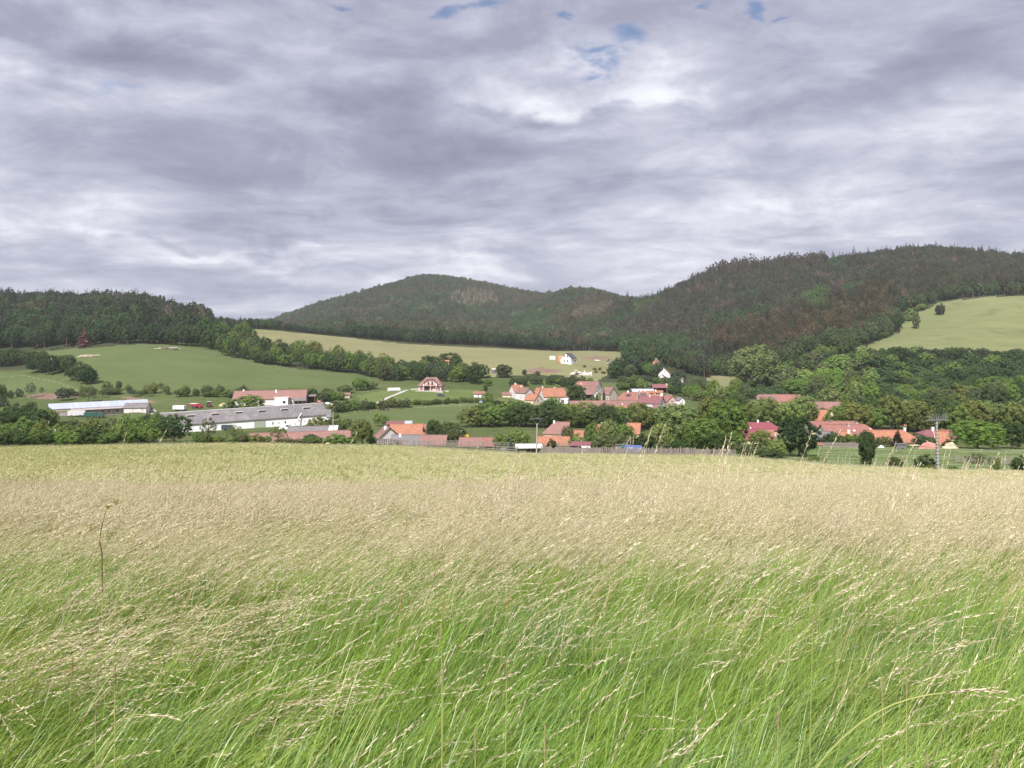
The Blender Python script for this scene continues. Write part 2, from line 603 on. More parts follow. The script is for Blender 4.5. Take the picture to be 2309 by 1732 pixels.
M['fibre_grey'] = tile_mat('grey_fibre_cement_sheets', (0.160, 0.147, 0.155), (0.235, 0.22, 0.225), 1.2, 0.20)
M['steel_blue'] = mat('pale_steel_sheet', (0.35, 0.385, 0.46), 0.5, 0.08, 0.5, (0.42, 0.45, 0.52), (3, 0.2, 0.2), 0.5)
M['steel_rust'] = mat('rust_stained_sheet', (0.36, 0.32, 0.33), 0.7, 0.2, 0.7, (0.32, 0.21, 0.16))
M['sheet_white'] = mat('white_sheet', (0.64, 0.63, 0.64), 0.6, 0.06, 1.0, None, None, 0.4)
M['wood_grey'] = mat('weathered_grey_wood', (0.225, 0.195, 0.178), 0.95, 0.28, 2.0, (0.155, 0.132, 0.118), (6, 6, 0.6))
M['wood_brown'] = mat('brown_wood', (0.21, 0.13, 0.09), 0.9, 0.25, 2.5, None, (6, 6, 0.6))
M['wood_pale'] = mat('pale_timber', (0.50, 0.42, 0.32), 0.9, 0.2, 2.5)
M['concrete'] = mat('grey_concrete', (0.34, 0.325, 0.315), 0.9, 0.12, 1.5, (0.27, 0.255, 0.24))
M['frame_white'] = mat('white_window_frame', (0.72, 0.71, 0.70), 0.6, 0.04)
M['frame_brown'] = mat('brown_window_frame', (0.16, 0.09, 0.06), 0.7, 0.1)
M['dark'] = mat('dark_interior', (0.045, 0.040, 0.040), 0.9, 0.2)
M['rubber'] = mat('tyre_rubber', (0.03, 0.03, 0.03), 0.9, 0.1)
M['steel_dark'] = mat('dark_steel', (0.10, 0.10, 0.11), 0.5, 0.1, 2.0, None, None, 0.5)
M['steel_grey'] = mat('galvanised_steel', (0.17, 0.17, 0.18), 0.5, 0.12, 2.0, None, None, 0.5)
gl, gnt, gb = principled('window_glass', 0.08, 0.6)
gb.inputs['Base Color'].default_value = (0.035, 0.04, 0.05, 1)
M['glass'] = gl


def paint(name, col, rough=0.4):
    if name not in M:
        M[name] = mat(name, col, rough, 0.06, 1.5, None, None, 0.5)
    return M[name]


# ------------------------------------------------------------------ buildings: measured in the photograph, built in metres
# u0,u1: overall columns; vb, ve, vr: rows of the foot, the eaves and the ridge; Y: distance; rot: turn of the ridge from the picture plane
def dims(u0, u1, vb, ve, vr, Y, rot, W=None, L=None):
    s = Y / F
    c_, s_ = abs(math.cos(R(rot))), abs(math.sin(R(rot)))
    tot = (u1 - u0) * s
    if L is None:
        L = max(2.5, (tot - W * s_) / max(c_, 0.05))
    else:
        W = max(2.5, (tot - L * c_) / max(s_, 0.05))
    x = (0.5 * (u0 + u1) - CU) * s
    z = (VH - vb) * s
    return x, z, L, W, (vb - ve) * s, (vb - vr) * s


HOUSES = []


def H(name, label, cat, u0, u1, vb, ve, vr, Y, rot, wall, roof, W=None, L=None, **kw):
    x, z, L, W, he, hr = dims(u0, u1, vb, ve, vr, Y, rot, W, L)
    HOUSES.append((name, label, cat, x, Y, z, L, W, he, hr, rot, wall, roof, kw))
    PADS.append((x, Y, z, 0.5 * max(L, W) + 4))
    if L > 25:
        for k in (-0.4, -0.2, 0.2, 0.4):
            PADS.append((x + k * L * math.cos(R(rot)), Y + k * L * math.sin(R(rot)), z - k * L * math.tan(kw.get('slope', 0)), 9))


def add_window(root, face, L, W, p, z, w, h, frame='frame_white', shutter=False, door=False, deep=0.10, bars=1):
    """face f/b/l/r; p: position along the face; z: sill height. frame is the part, panes are sub-parts"""
    t = 0.09
    fr = MB()
    fr.box(-w / 2, -w / 2 + t, -0.07, 0.02, 0, h).box(w / 2 - t, w / 2, -0.07, 0.02, 0, h)
    fr.box(-w / 2 + t, w / 2 - t, -0.07, 0.02, h - t, h)
    fr.box(-w / 2 + t, w / 2 - t, -0.07, 0.02, 0, t)
    nb = bars
    for k in range(1, nb + 1):
        xx = -w / 2 + w * k / (nb + 1)
        fr.box(xx - 0.03, xx + 0.03, -0.065, 0.01, t, h - t)
    fo = fr.build('door_frame' if door else 'window', M[frame], root)
    pa = MB().box(-w / 2 + t, w / 2 - t, -0.03, 0.015, t, h - t)
    pa.build('door' if door else 'pane', M['frame_brown'] if door else M['glass'], fo)
    if not door:
        MB().box(-w / 2 - 0.08, w / 2 + 0.08, -0.14, 0.02, -0.07, -0.003).build('sill', M[frame], fo)
    if face == 'f':
        fo.location = (p, -W / 2 - 0.025, z)
    elif face == 'b':
        fo.location, fo.rotation_euler = (p, W / 2 + 0.025, z), (0, 0, math.pi)
    elif face == 'l':
        fo.location, fo.rotation_euler = (-L / 2 - 0.025, p, z), (0, 0, -math.pi / 2)
    else:
        fo.location, fo.rotation_euler = (L / 2 + 0.025, p, z), (0, 0, math.pi / 2)
    return fo


def roof_solid(L, W, he, hr, ov, hl, hrr, x0=None, x1=None, th=0.16):
    """gabled / hipped roof with thickness between x0 and x1; hl, hrr: 0 gable .. 1 full hip at each end"""
    e = ov
    xa, xb = -L / 2 - e, L / 2 + e
    slope = (hr - he) / (W / 2)
    ze = he - slope * e
    yo = W / 2 + e
    inset = (W / 2) * 0.9
    mb = MB()

    def sheet(pts):
        lo = [Vector(p) for p in pts]
        hi = [p + Vector((0, 0, th)) for p in lo]
        n = len(pts)
        vs = lo + hi
        fs = [tuple(range(n - 1, -1, -1)), tuple(range(n, 2 * n))]
        fs += [(i, (i + 1) % n, n + (i + 1) % n, n + i) for i in range(n)]
        mb.add(vs, fs)

    def jerk(x, sgn, hp):
        # hip hp: the lower end of the hip on the gable edge, at share (1-hp) of the rise
        zj = ze + (hr - ze) * (1 - hp)
        yj = yo * hp
        return zj, yj
    cl = -1e9 if x0 is None else x0
    cr = 1e9 if x1 is None else x1
    a, b = max(xa, cl), min(xb, cr)
    hipL = hl if a == xa else 0
    hipR = hrr if b == xb else 0
    zl, yl = jerk(a, -1, hipL)
    zr, yr = jerk(b, 1, hipR)
    rl, rr = a + inset * hipL, b - inset * hipR
    if rl > rr:
        rl = rr = 0.5 * (rl + rr)
    for s in (-1, 1):
        pts = [(a, s * yo, ze), (b, s * yo, ze)]
        if hipR > 0:
            if hipR < 0.999:
                pts.append((b, s * yr, zr))
            pts.append((rr, 0, hr))
        else:
            pts.append((b, 0, hr))
        if hipL > 0:
            pts.append((rl, 0, hr))
            if hipL < 0.999:
                pts.append((a, s * yl, zl))
        else:
            pts.append((a, 0, hr))
        if rl == rr and hipL > 0 and hipR > 0:
            pts = [p for i, p in enumerate(pts) if i == 0 or p != pts[i - 1]]
        sheet(pts if s < 0 else pts[::-1])
    if hipL > 0:
        sheet([(a, yl, zl), (a, -yl, zl), (rl, 0, hr)])
    if hipR > 0:
        sheet([(b, -yr, zr), (b, yr, zr), (rr, 0, hr)])
    return mb


def build_house(name, label, cat, x, y, z, L, W, he, hr, rot, wall, roof, kw):
    root = thing(name, label, cat, (x, y, z), R(rot), kw.get('group'), kw.get('slope', 0.0))
    ov = kw.get('ov', 0.35)
    hl, hq = kw.get('hip', (0, 0))
    D = -3.0
    mb = MB()
    slope = (hr - he) / (W / 2)

    def prof(hp):
        zj = he + (hr - he) * (1 - hp)
        yj = W / 2 * hp
        if hp >= 0.999:
            return [(-W / 2, D), (W / 2, D), (W / 2, he), (-W / 2, he)]
        if hp <= 0:
            return [(-W / 2, D), (W / 2, D), (W / 2, he), (0, hr - 0.02), (-W / 2, he)]
        return [(-W / 2, D), (W / 2, D), (W / 2, he), (yj, zj), (-yj, zj), (-W / 2, he)]
    if kw.get('open_front'):
        # posts and a back wall under the roof
        mb.box(-L / 2, L / 2, W / 2 - 0.2, W / 2, D, he)
        mb.box(-L / 2, -L / 2 + 0.2, -W / 2 + 0.2, W / 2 - 0.2, D, he)
        mb.box(L / 2 - 0.2, L / 2, -W / 2 + 0.2, W / 2 - 0.2, D, he)
        n = max(2, int(L / 4) + 1)
        wl = mb.build('wall', M[wall], root)
        for i in range(n):
            px = -L / 2 + 0.15 + (L - 0.3) * i / (n - 1)
            MB().box(px - 0.1, px + 0.1, -W / 2, -W / 2 + 0.18, D, he).build('post', M['wood_brown'], root)
    else:
        for sgn, hp in ((-1, hl), (1, hq)):
            p = prof(hp)
            xx = sgn * L / 2
            n = len(p)
            vs = [(xx, a, b) for a, b in p] + [(xx - sgn * 0.02, a, b) for a, b in p]
            f = [tuple(range(n))] if sgn > 0 else [tuple(range(n - 1, -1, -1))]
            mb.add(vs[:n], f)
        mb.add([(-L / 2, -W / 2, D), (L / 2, -W / 2, D), (L / 2, -W / 2, he), (-L / 2, -W / 2, he)], [(0, 1, 2, 3)])
        mb.add([(-L / 2, W / 2, D), (L / 2, W / 2, D), (L / 2, W / 2, he), (-L / 2, W / 2, he)], [(3, 2, 1, 0)])
        wl = mb.build('wall', M[wall], root)
    cut = kw.get('split')                                    # roof of two coverings: (x share, second material)
    ro = None
    if cut:
        xc = -L / 2 + L * cut[0]
        ro = roof_solid(L, W, he, hr, ov, hl, hq, None, xc).build('roof', M[roof], root)
        r2 = roof_solid(L, W, he, hr, ov, hl, hq, xc + 0.01, None).build('roof', M[cut[1]], root)
    else:
        ro = roof_solid(L, W, he, hr, ov, hl, hq).build('roof', M[roof], root)
    if kw.get('ridge', True) and hr - he > 0.8:
        ins = W / 2 * 0.9
        MB().box(-L / 2 - ov + (ins + ov) * (hl > 0) * hl, L / 2 + ov - (ins + ov) * (hq > 0) * hq, -0.14, 0.14, hr + 0.10, hr + 0.24).build('ridge_cap', M[kw.get('ridge_mat', roof)], ro)
    for (px, py, hh, ww) in kw.get('chim', ()):
        zc = hr - abs(py) * slope
        ch = MB().box(px * L - ww / 2, px * L + ww / 2, py - ww / 2, py + ww / 2, zc - 0.5, zc + hh)
        ch.box(px * L - ww / 2 - 0.06, px * L + ww / 2 + 0.06, py - ww / 2 - 0.06, py + ww / 2 + 0.06, zc + hh + 0.003, zc + hh + 0.12)
        ch.build('chimney', M[kw.get('chim_mat', 'plaster_white')], ro)
    for wdw in kw.get('win', ()):
        face, p, zz_, ww, hh = wdw[:5]
        add_window(root, face, L, W, p * (L if face in 'fb' else W), zz_, ww, hh, kw.get('frame', 'frame_white'), bars=wdw[5] if len(wdw) > 5 else 1)
    for (face, p, ww, hh) in kw.get('door', ()):
        add_window(root, face, L, W, p * (L if face in 'fb' else W), 0.02, ww, hh, kw.get('frame', 'frame_white'), door=True, bars=0)
    for (px, ww) in kw.get('dormer', ()):                    # shed dormers on the front slope
        yd = -W / 2 * 0.62
        zd = hr - abs(yd) * slope
        hh = 0.95
        yb = yd + 1.9
        zb = max(hr - abs(yb) * slope + 0.05, zd + hh - 0.2) if yb < 0 else hr
        dm = MB().hexa([(px * L - ww / 2, yd, zd - 0.1), (px * L + ww / 2, yd, zd - 0.1), (px * L + ww / 2, yb, zb - 0.5), (px * L - ww / 2, yb, zb - 0.5)],
                       [(px * L - ww / 2, yd, zd + hh), (px * L + ww / 2, yd, zd + hh), (px * L + ww / 2, yb, zb + 0.02), (px * L - ww / 2, yb, zb + 0.02)])
        do = dm.build('dormer', M[wall], root)
        MB().hexa([(px * L - ww / 2 - .2, yd - .25, zd + hh), (px * L + ww / 2 + .2, yd - .25, zd + hh), (px * L + ww / 2 + .2, yb + .3, zb + 0.1), (px * L - ww / 2 - .2, yb + .3, zb + .1)],
                  [(px * L - ww / 2 - .2, yd - .25, zd + hh + .12), (px * L + ww / 2 + .2, yd - .25, zd + hh + .12), (px * L + ww / 2 + .2, yb + .3, zb + .22), (px * L - ww / 2 - .2, yb + .3, zb + .22)]).build('dormer_roof', M[roof], do)
        MB().box(px * L - ww / 2 + 0.15, px * L - 0.06, yd - 0.03, yd + 0.02, zd + 0.15, zd + hh - 0.12).build('pane', M['glass'], do)
        MB().box(px * L + 0.06, px * L + ww / 2 - 0.15, yd - 0.03, yd + 0.02, zd + 0.15, zd + hh - 0.12).build('pane', M['glass'], do)
    if kw.get('verge'):                                      # white verge boards along a gable edge
        for sgn in kw['verge']:
            xx = sgn * (L / 2 + ov + 0.01)
            vb_ = MB()
            for s in (-1, 1):
                yo, ze = s * (W / 2 + ov), he - slope * ov
                vb_.hexa([(xx, yo, ze - .08), (xx + sgn * .06, yo, ze - .08), (xx + sgn * .06, 0, hr - .08), (xx, 0, hr - .08)],
                         [(xx, yo, ze + .2), (xx + sgn * .06, yo, ze + .2), (xx + sgn * .06, 0, hr + .2), (xx, 0, hr + .2)])
            vb_.build('verge_board', M['frame_white'], ro)
    if kw.get('extra'):
        kw['extra'](root, L, W, he, hr)
    return root

# ------------------------------------------------------------------ the village, house by house
def barn_extras(root, L, W, he, hr):
    # hay band, lean-to along the front, rust stained wall under it, gable doors
    x0, x1 = -L / 2 + 0.20 * L, -L / 2 + 0.80 * L
    MB().box(-L / 2 + 0.02 * L, -L / 2 + 0.21 * L, -W / 2 - 0.25, -W / 2 - 0.02, 1.9, he - 0.15).build('straw_stack', M['straw_bale'], root)
    MB().hexa([(x0, -W / 2 - 3.2, 2.15), (x1, -W / 2 - 3.2, 2.15), (x1, -W / 2 - .05, he - .35), (x0, -W / 2 - .05, he - .35)],
              [(x0, -W / 2 - 3.2, 2.3), (x1, -W / 2 - 3.2, 2.3), (x1, -W / 2 - .05, he - .2), (x0, -W / 2 - .05, he - .2)]).build('lean_to_roof', M['steel_rust'], root)
    MB().box(x0 + .3, x1 - .2, -W / 2 - 1.6, -W / 2 - 1.5, -1, 1.9).build('wall_panel', M['plaster_pink_pale'], root)
    for k in range(7):
        px = x0 + 0.4 + (x1 - x0 - 0.8) * k / 6
        MB().box(px - .08, px + .08, -W / 2 - 3.0, -W / 2 - 2.84, -1.5, 2.2).build('post', M['wood_grey'], root)
    for k, px in enumerate((0.50, 0.58, 0.66)):
        MB().box(-L / 2 + px * L, -L / 2 + px * L + 0.9, -W / 2 - 1.64, -W / 2 - 1.605, 0.7, 1.4).build('window', M['dark'], root)
    MB().box(-L / 2 - 0.08, -L / 2 - 0.02, -W * 0.46, -W * 0.02, 0, 2.6).build('door', M['wood_grey'], root)
    MB().box(-L / 2 - 0.08, -L / 2 - 0.02, W * 0.04, W * 0.46, 0, 2.6).build('door', M['wood_grey'], root)
    MB().box(-L / 2 - 0.07, -L / 2 - 0.02, -0.9, 0.5, hr - 1.5, hr - .5).build('window', M['dark'], root)


def long_barn_extras(root, L, W, he, hr):
    slope = (hr - he) / (W / 2)
    for k in range(7):                                      # raised roof lights near the ridge
        px = -L / 2 + L * (0.07 + 0.137 * k)
        y = -W / 2 * 0.34
        z = hr - abs(y) * slope
        fr = MB().box(px - 1.5, px + 1.5, y - 0.75, y + 0.5, z - 0.62, z + 0.36).build('roof_light', M['sheet_white'], root)
        MB().box(px - 1.36, px + 1.36, y - 0.80, y - 0.755, z - 0.42, z + 0.28).build('pane', M['dark'], fr)
    MB().box(L * 0.06, L * 0.06 + 4.2, -W / 2 - 0.10, -W / 2 - 0.02, 0, 2.7).build('sliding_door', M['door_sage'], root)
    for px, w_, h_, z_ in ((-.36, .9, 1.2, .7), (-.10, .5, .5, 1.5), (-.06, .5, .5, 1.5), (.17, .6, 1.2, .8), (.205, .5, .5, 1.3), (.245, .7, 1.2, .8), (.33, .6, .6, 1.5),
                           (.365, .5, .5, 1.4), (.395, .7, 1.2, .9), (.43, .5, .5, 1.5), (.455, .7, .7, 1.4)):
        add_window(root, 'f', L, W, px * L, z_, w_, h_, 'frame_white', bars=0)
    MB().tube((L * 0.30, -W / 2 - 2.2, 0.9), (L * 0.345, -W / 2 - 0.4, he + 1.1), 0.22, 0.22, 6).build('feed_pipe', M['sheet_white'], root)
    MB().tube((L * 0.30, -W / 2 - 2.2, -1), (L * 0.30, -W / 2 - 2.2, 0.9), 0.08).build('post', M['steel_grey'], root)


M['straw_bale'] = mat('straw', (0.42, 0.36, 0.20), 0.95, 0.2, 2.0)
M['plaster_pink_pale'] = mat('pale_pink_plaster', (0.52, 0.43, 0.42), 0.9, 0.12, 0.9, (0.38, 0.29, 0.27))
M['door_sage'] = mat('sage_green_door', (0.30, 0.33, 0.27), 0.7, 0.06)

H('livestock_barn', 'steel roofed barn with grey gable doors, left of the long white barn', 'barn',
  126, 322, 931, 915.5, 906, 352, 32, 'steel_rust', 'steel_blue', W=12, slope=-0.018, ov=0.5, extra=barn_extras, chim=(), ridge=False)
H('barn_annex', 'small pale annex with a grey sheet roof at the right end of the steel barn', 'barn',
  284, 335, 927, 918, 909.5, 336, 8, 'plaster_lilac', 'fibre_grey', W=6, win=(('f', -.1, .8, .7, .6), ('f', .32, .8, .9, .8)), slope=-.01)
H('long_barn', 'very long white barn under a stained grey roof with a row of dark roof lights', 'barn',
  366, 724, 964, 944, 921, 306, 27, 'plaster_white', 'fibre_grey', W=12.5, slope=-0.034, ov=0.5, extra=long_barn_extras, ridge=True, ridge_mat='sheet_white')
H('barn_annex', 'low white annex with a grey roof on the right end of the long barn', 'barn',
  716, 750, 949, 938.5, 924, 340, 16, 'plaster_white', 'fibre_grey', W=8, win=(('r', 0, .6, 1.4, .9),))


def stable_extras(root, L, W, he, hr):
    # flat roofed white block in front, open shed beside it
    b = MB().box(L * .10, L * .28, -W / 2 - 4.5, -W / 2 - .02, -2, he + .6).build('front_block', M['plaster_white'], root)
    MB().box(L * .09, L * .29, -W / 2 - 4.7, -W / 2 - .02, he + .605, he + .8).build('flat_roof', M['sheet_white'], b)
    MB().box(L * .21, L * .25, -W / 2 - 4.56, -W / 2 - 4.505, .9, 2.1).build('window', M['glass'], b)
    MB().hexa([(L * .35, -W / 2 - 4.6, 1.9), (L * .535, -W / 2 - 4.6, 1.9), (L * .51, -W / 2 - .1, he - .1), (L * .33, -W / 2 - .1, he - .1)],
              [(L * .35, -W / 2 - 4.6, 2.05), (L * .535, -W / 2 - 4.6, 2.05), (L * .51, -W / 2 - .1, he + .05), (L * .33, -W / 2 - .1, he + .05)]).build('shed_roof', M['fibre_grey'], root)
    for px in (.36, .42, .48, .53):
        MB().box(L * px - .1, L * px + .1, -W / 2 - 4.4, -W / 2 - 4.2, -2, 1.9).build('post', M['wood_brown'], root)
    MB().box(L * .34, L * .52, -W / 2 - .14, -W / 2 - .02, 0, 1.8).build('wall_panel', M['wood_brown'], root)


H('stable', 'long stable with a dusty pink tiled roof and a white block in front', 'stable',
  531, 692, 912, 898, 881, 372, 6, 'plaster_lilac', 'tile_pink', W=9, slope=-.012, extra=stable_extras, chim=((.08, -1.0, 1.1, .7), (-.38, 0, .7, .6)),
  win=(('f', .31, .8, .8, 1.0), ('l', 0, .8, .8, 1.0)))
H('open_shed', 'dark little open shed at the right end of the pink roofed stable', 'shed',
  690, 713, 901, 893, 890, 376, 6, 'wood_brown', 'fibre_grey', W=5, open_front=True, ridge=False)
H('garden_shed', 'small grey shed half hidden in hedges left of the lawn track', 'shed',
  757, 790, 896, 890, 886, 402, 10, 'plaster_grey', 'tile_brown', W=4, win=(('f', .2, .7, .8, .7),))
H('tiled_shed', 'long low red tiled shed along the far edge of the meadow, trees before it', 'shed',
  566, 792, 1000, 991, 975, 188, 2, 'plaster_cream', 'tile_pink', W=7, slope=-.03)
H('grey_roofed_shed', 'low shed with a slate grey roof and one white strip, before the long barn', 'shed',
  652, 762, 985, 976, 962, 216, 3, 'plaster_grey', 'fibre_grey', W=7, slope=-.03, split=(.84, 'sheet_white'))


def teal(root, L, W, he, hr):
    pass


M['teal_board'] = mat('pale_teal_boards', (0.38, 0.50, 0.48), 0.8, 0.08, 2.0)
H('site_cabin', 'pale teal cabin with one dark window standing in the left hedgerow', 'cabin',
  117, 149, 983, 969, 967, 215, 4, 'teal_board', 'sheet_white', W=2.6, win=(('f', .08, .9, .65, .9),), ridge=False, ov=.1)
H('hut', 'small peach coloured hut with two dark openings, in bushes below the steel barn', 'hut',
  203, 233, 969, 959, 957, 240, 18, 'plaster_cream', 'wood_grey', W=2.6, win=(('f', .25, .7, .5, .7), ('f', -.15, .2, .5, 1.4)), ridge=False, ov=.15)
H('lean_shed', 'small white roofed shed among dark trees left of the steel barn', 'shed',
  62, 84, 941, 932, 930, 300, 0, 'plaster_grey', 'sheet_white', W=3, ridge=False)

# farm at the foot of the paddock
H('farmhouse', 'farmhouse with a dark brown roof and a white gable, behind the wooden rail fence', 'house',
  846, 899, 1004, 984, 964, 214, -50, 'plaster_lilac', 'tile_brown', W=6.4, chim=((.1, -.6, .8, .6),), win=(('r', -.2, 1.0, .8, 1.0), ('r', .2, 1.0, .8, 1.0), ('f', -.1, 1.0, .8, .9)))
H('hay_barn', 'barn with a bright orange roof and yellow wall beside the brown roofed farmhouse', 'barn',
  881, 953, 986, 975.5, 957, 252, 3, 'plaster_cream', 'tile_orange', W=8, win=(('f', .1, .6, .6, .6), ('f', -.2, .6, .6, .6)))
H('hay_barn', 'low brown tiled barn joined to the right end of the orange roofed barn', 'barn',
  945, 969, 986, 976, 957.5, 256, -14, 'plaster_grey', 'tile_pink', W=6)
H('cattle_shed', 'flat rust brown shed with pale panels behind the orange roofed barn', 'shed',
  872, 930, 966, 955, 950, 282, 4, 'wood_brown', 'tile_maroon', W=8, ridge=False, split=(.72, 'steel_blue'))
H('farm_shed', 'low shed by the rail fence, left half grey roofed and right half pink tiled', 'shed',
  883, 1009, 1009, 999, 982, 198, -4, 'plaster_grey', 'fibre_grey', W=7, split=(.52, 'tile_pink'), chim=((-.35, -.6, .6, .5),))
H('porch', 'tiny orange gable of a porch between the farm shed and the walnut trees', 'porch',
  950, 964, 992, 984, 977, 235, -70, 'plaster_cream', 'tile_orange', L=3)
H('farm_shed', 'low shed with two faded red roof sections behind the middle of the rail fence', 'shed',
  1037, 1122, 1010, 1002, 988, 202, -3, 'plaster_grey', 'tile_pink', W=6.5, split=(.62, 'tile_red'))

# upper street, from the left
H('side_shed', 'low brown roofed shed on the left of the first village house', 'shed',
  1133, 1151, 893, 889.5, 884.5, 409, 0, 'plaster_cream', 'tile_brown', W=4)
H('village_house', 'leftmost village house, orange roof above a pale lilac gable, tall white chimney', 'house',
  1148, 1183, 899, 881, 868.5, 408, 28, 'plaster_lilac', 'tile_orange', W=6, chim=((-.1, .6, 1.5, .8), (.3, -1.2, .8, .5)), win=(('l', 0, 2.4, 1.1, 1.0), ('l', -.1, .2, .9, 1.0)))
H('village_house', 'brown roofed wing with one dark window in its gable, right of the leftmost house', 'house',
  1162, 1203, 899, 885, 874.5, 402, -42, 'plaster_lilac', 'tile_brown', W=6.6, win=(('r', -.05, 1.5, 1.7, 1.3, 2), ('f', .1, .4, .8, .9)))
H('barn_house', 'small orange roofed house with a cream gable and one wide dark window', 'house',
  1183, 1222, 912, 901, 889, 388, -40, 'plaster_cream', 'tile_orange', W=6.2, win=(('r', -.05, 1.6, 1.8, 1.1, 2),))
H('village_house', 'steep orange roofed wing tucked against the left gable of the big orange barn', 'house',
  1203, 1230, 903, 889, 874.5, 409, 12, 'plaster_lilac', 'tile_orange', W=5, hip=(.6, 0), chim=((.3, 0, .7, .5),))
H('village_barn', 'large orange roofed barn, brown hip and whitewashed wall at its right end', 'barn',
  1215, 1285, 909, 893, 875.5, 399, 17, 'plaster_lilac', 'tile_orange', W=8.5, hip=(0, .75), split=(.86, 'tile_brown'), chim=((.02, .4, .8, .7),), win=(('f', .40, 1.8, .6, .6), ('f', .42, .2, .8, 1.2), ('f', .2, .1, 1.6, 1.8)),
  extra=lambda root, L, W, he, hr: (MB().box(L * .27, L * .5 + .03, -W / 2 - .06, -W / 2 - .005, -2, he - .1).build('whitewashed_wall', M['plaster_white'], root), MB().box(L / 2 + .005, L / 2 + .05, -W / 2 - .06, W / 2, -2, he - .1).build('whitewashed_wall', M['plaster_white'], root)) and None)
H('village_house', 'house with roof half orange half brown and a narrow white gable, highest in the street', 'house',
  1295, 1356, 885, 871.5, 860.5, 440, -24, 'plaster_white', 'tile_red', W=7.5, split=(.45, 'tile_brown'), hip=(.5, .3), win=(('r', 0, .6, .8, 1.2), ('r', 0, 2.4, .6, .8)), chim=((-.25, -2.0, .5, .5),))
H('village_house', 'brown roofed white house with a deep shaded porch below the half orange roof', 'house',
  1304, 1346, 897, 884, 870.5, 425, -9, 'plaster_lilac', 'tile_brown', W=7, win=(('f', -.3, 1.0, .8, 1.0), ('f', .36, .6, .7, 1.0)),
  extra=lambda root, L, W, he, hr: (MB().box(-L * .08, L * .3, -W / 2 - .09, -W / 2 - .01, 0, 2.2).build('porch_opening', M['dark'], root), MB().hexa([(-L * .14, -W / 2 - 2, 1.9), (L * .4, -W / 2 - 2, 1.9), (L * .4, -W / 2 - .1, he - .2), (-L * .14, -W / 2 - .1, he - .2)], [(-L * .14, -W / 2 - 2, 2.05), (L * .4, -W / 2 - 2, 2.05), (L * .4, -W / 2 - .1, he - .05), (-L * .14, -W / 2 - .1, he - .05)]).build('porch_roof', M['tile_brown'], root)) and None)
H('stone_barn', 'brown roofed barn with a blank grey pink gable, left of the dormered orange roof', 'barn',
  1355, 1392, 903, 888, 873, 413, -42, 'plaster_grey', 'tile_brown', W=7.2, win=(('f', .28, .5, .9, 1.6),), hip=(0, .12))
H('long_shed', 'long low shed with a faded brown red roof above the round chestnut crowns', 'shed',
  1284, 1436, 927, 918, 904, 358, 3, 'plaster_grey', 'tile_pink', W=8, split=(.6, 'tile_brown'), slope=-.005)
H('village_house', 'wide red orange roofed house with twin dormers and a white verge, left hip', 'house',
  1391, 1443, 911, 900, 885, 388, -17, 'plaster_lilac', 'tile_red', W=8.5, hip=(.75, 0), dormer=((-.02, 1.6), (.10, 1.4)), verge=(1,), chim=((-.02, 0, .8, .6),))
H('village_house', 'bright orange roof with two dormers and a strip of solar panels', 'house',
  1441, 1488, 905, 894, 882.5, 402, -2, 'plaster_cream', 'tile_orange', W=7.5, dormer=((.08, 1.9), (.36, 1.9)), chim=((-.42, 0, .8, .6), (-.22, 0, .8, .6), (.3, 0, .8, .6)),
  extra=lambda root, L, W, he, hr: MB().hexa([(-L * .48, -W * .44, he + .22 + (hr - he) * .12), (-L * .18, -W * .44, he + .22 + (hr - he) * .12), (-L * .18, -W * .18, he + .22 + (hr - he) * .64), (-L * .48, -W * .18, he + .22 + (hr - he) * .64)],
                                             [(-L * .48, -W * .44, he + .30 + (hr - he) * .12), (-L * .18, -W * .44, he + .30 + (hr - he) * .12), (-L * .18, -W * .18, he + .30 + (hr - he) * .64), (-L * .48, -W * .18, he + .30 + (hr - he) * .64)]).build('solar_panel', M['tile_dark'], root) and None)
H('flat_shed', 'long low shed with a pale grey sheet roof behind the dormered orange roof', 'shed',
  1424, 1473, 893, 883, 877.5, 415, 2, 'plaster_grey', 'steel_blue', W=6, ridge=False)
H('flat_block', 'small white block with an orange flat roof at the end of the dormered roof', 'house',
  1478, 1494, 895, 884, 881, 404, -4, 'plaster_white', 'tile_orange', W=4, win=(('f', -.25, .9, .7, .8),), ridge=False, ov=.3)
H('pavilion', 'open wooden pavilion with a dark roof and a brick chimney on a stone terrace', 'pavilion',
  1471, 1503, 884, 873.5, 866.5, 430, -2, 'wood_brown', 'tile_maroon', W=5, open_front=True, chim=((.47, -1.2, 1.2, .9),), chim_mat='plaster_grey')
H('village_house', 'house with a purple brown roof, white gable with three windows, above the chestnuts', 'house',
  1437, 1500, 921, 908, 893.5, 371, -27, 'plaster_lilac', 'tile_maroon', W=8, win=(('r', -.05, 3.3, 1.2, 1.1), ('r', -.2, .6, .8, 1.2, 0), ('r', .18, .6, .8, 1.2, 0), ('f', .05, 1.1, .5, .6, 0), ('f', .28, 1.1, .5, .6, 0)), chim=((-.05, -.5, .6, .5), (.42, 0, .7, .4)))
H('village_house', 'pink gabled house with red brown roof and white framed windows beside the lilac gable', 'house',
  1490, 1527, 919, 904, 892, 377, -60, 'plaster_pink', 'tile_red', W=6.4, win=(('r', -.02, 2.6, 1.3, 1.0, 1), ('r', .1, .4, 1.1, 1.2, 0)), chim=((.1, 1.0, 1.0, .6), (-.3, .3, .6, .4)))
H('small_house', 'tiny white gable with one round dark window in front of the lilac gabled house', 'house',
  1466, 1491, 929, 922, 914.5, 357, -48, 'plaster_white', 'tile_brown', W=4, win=(('r', 0, .6, .8, .8, 0),), chim=((-.4, -1, .5, .5),))
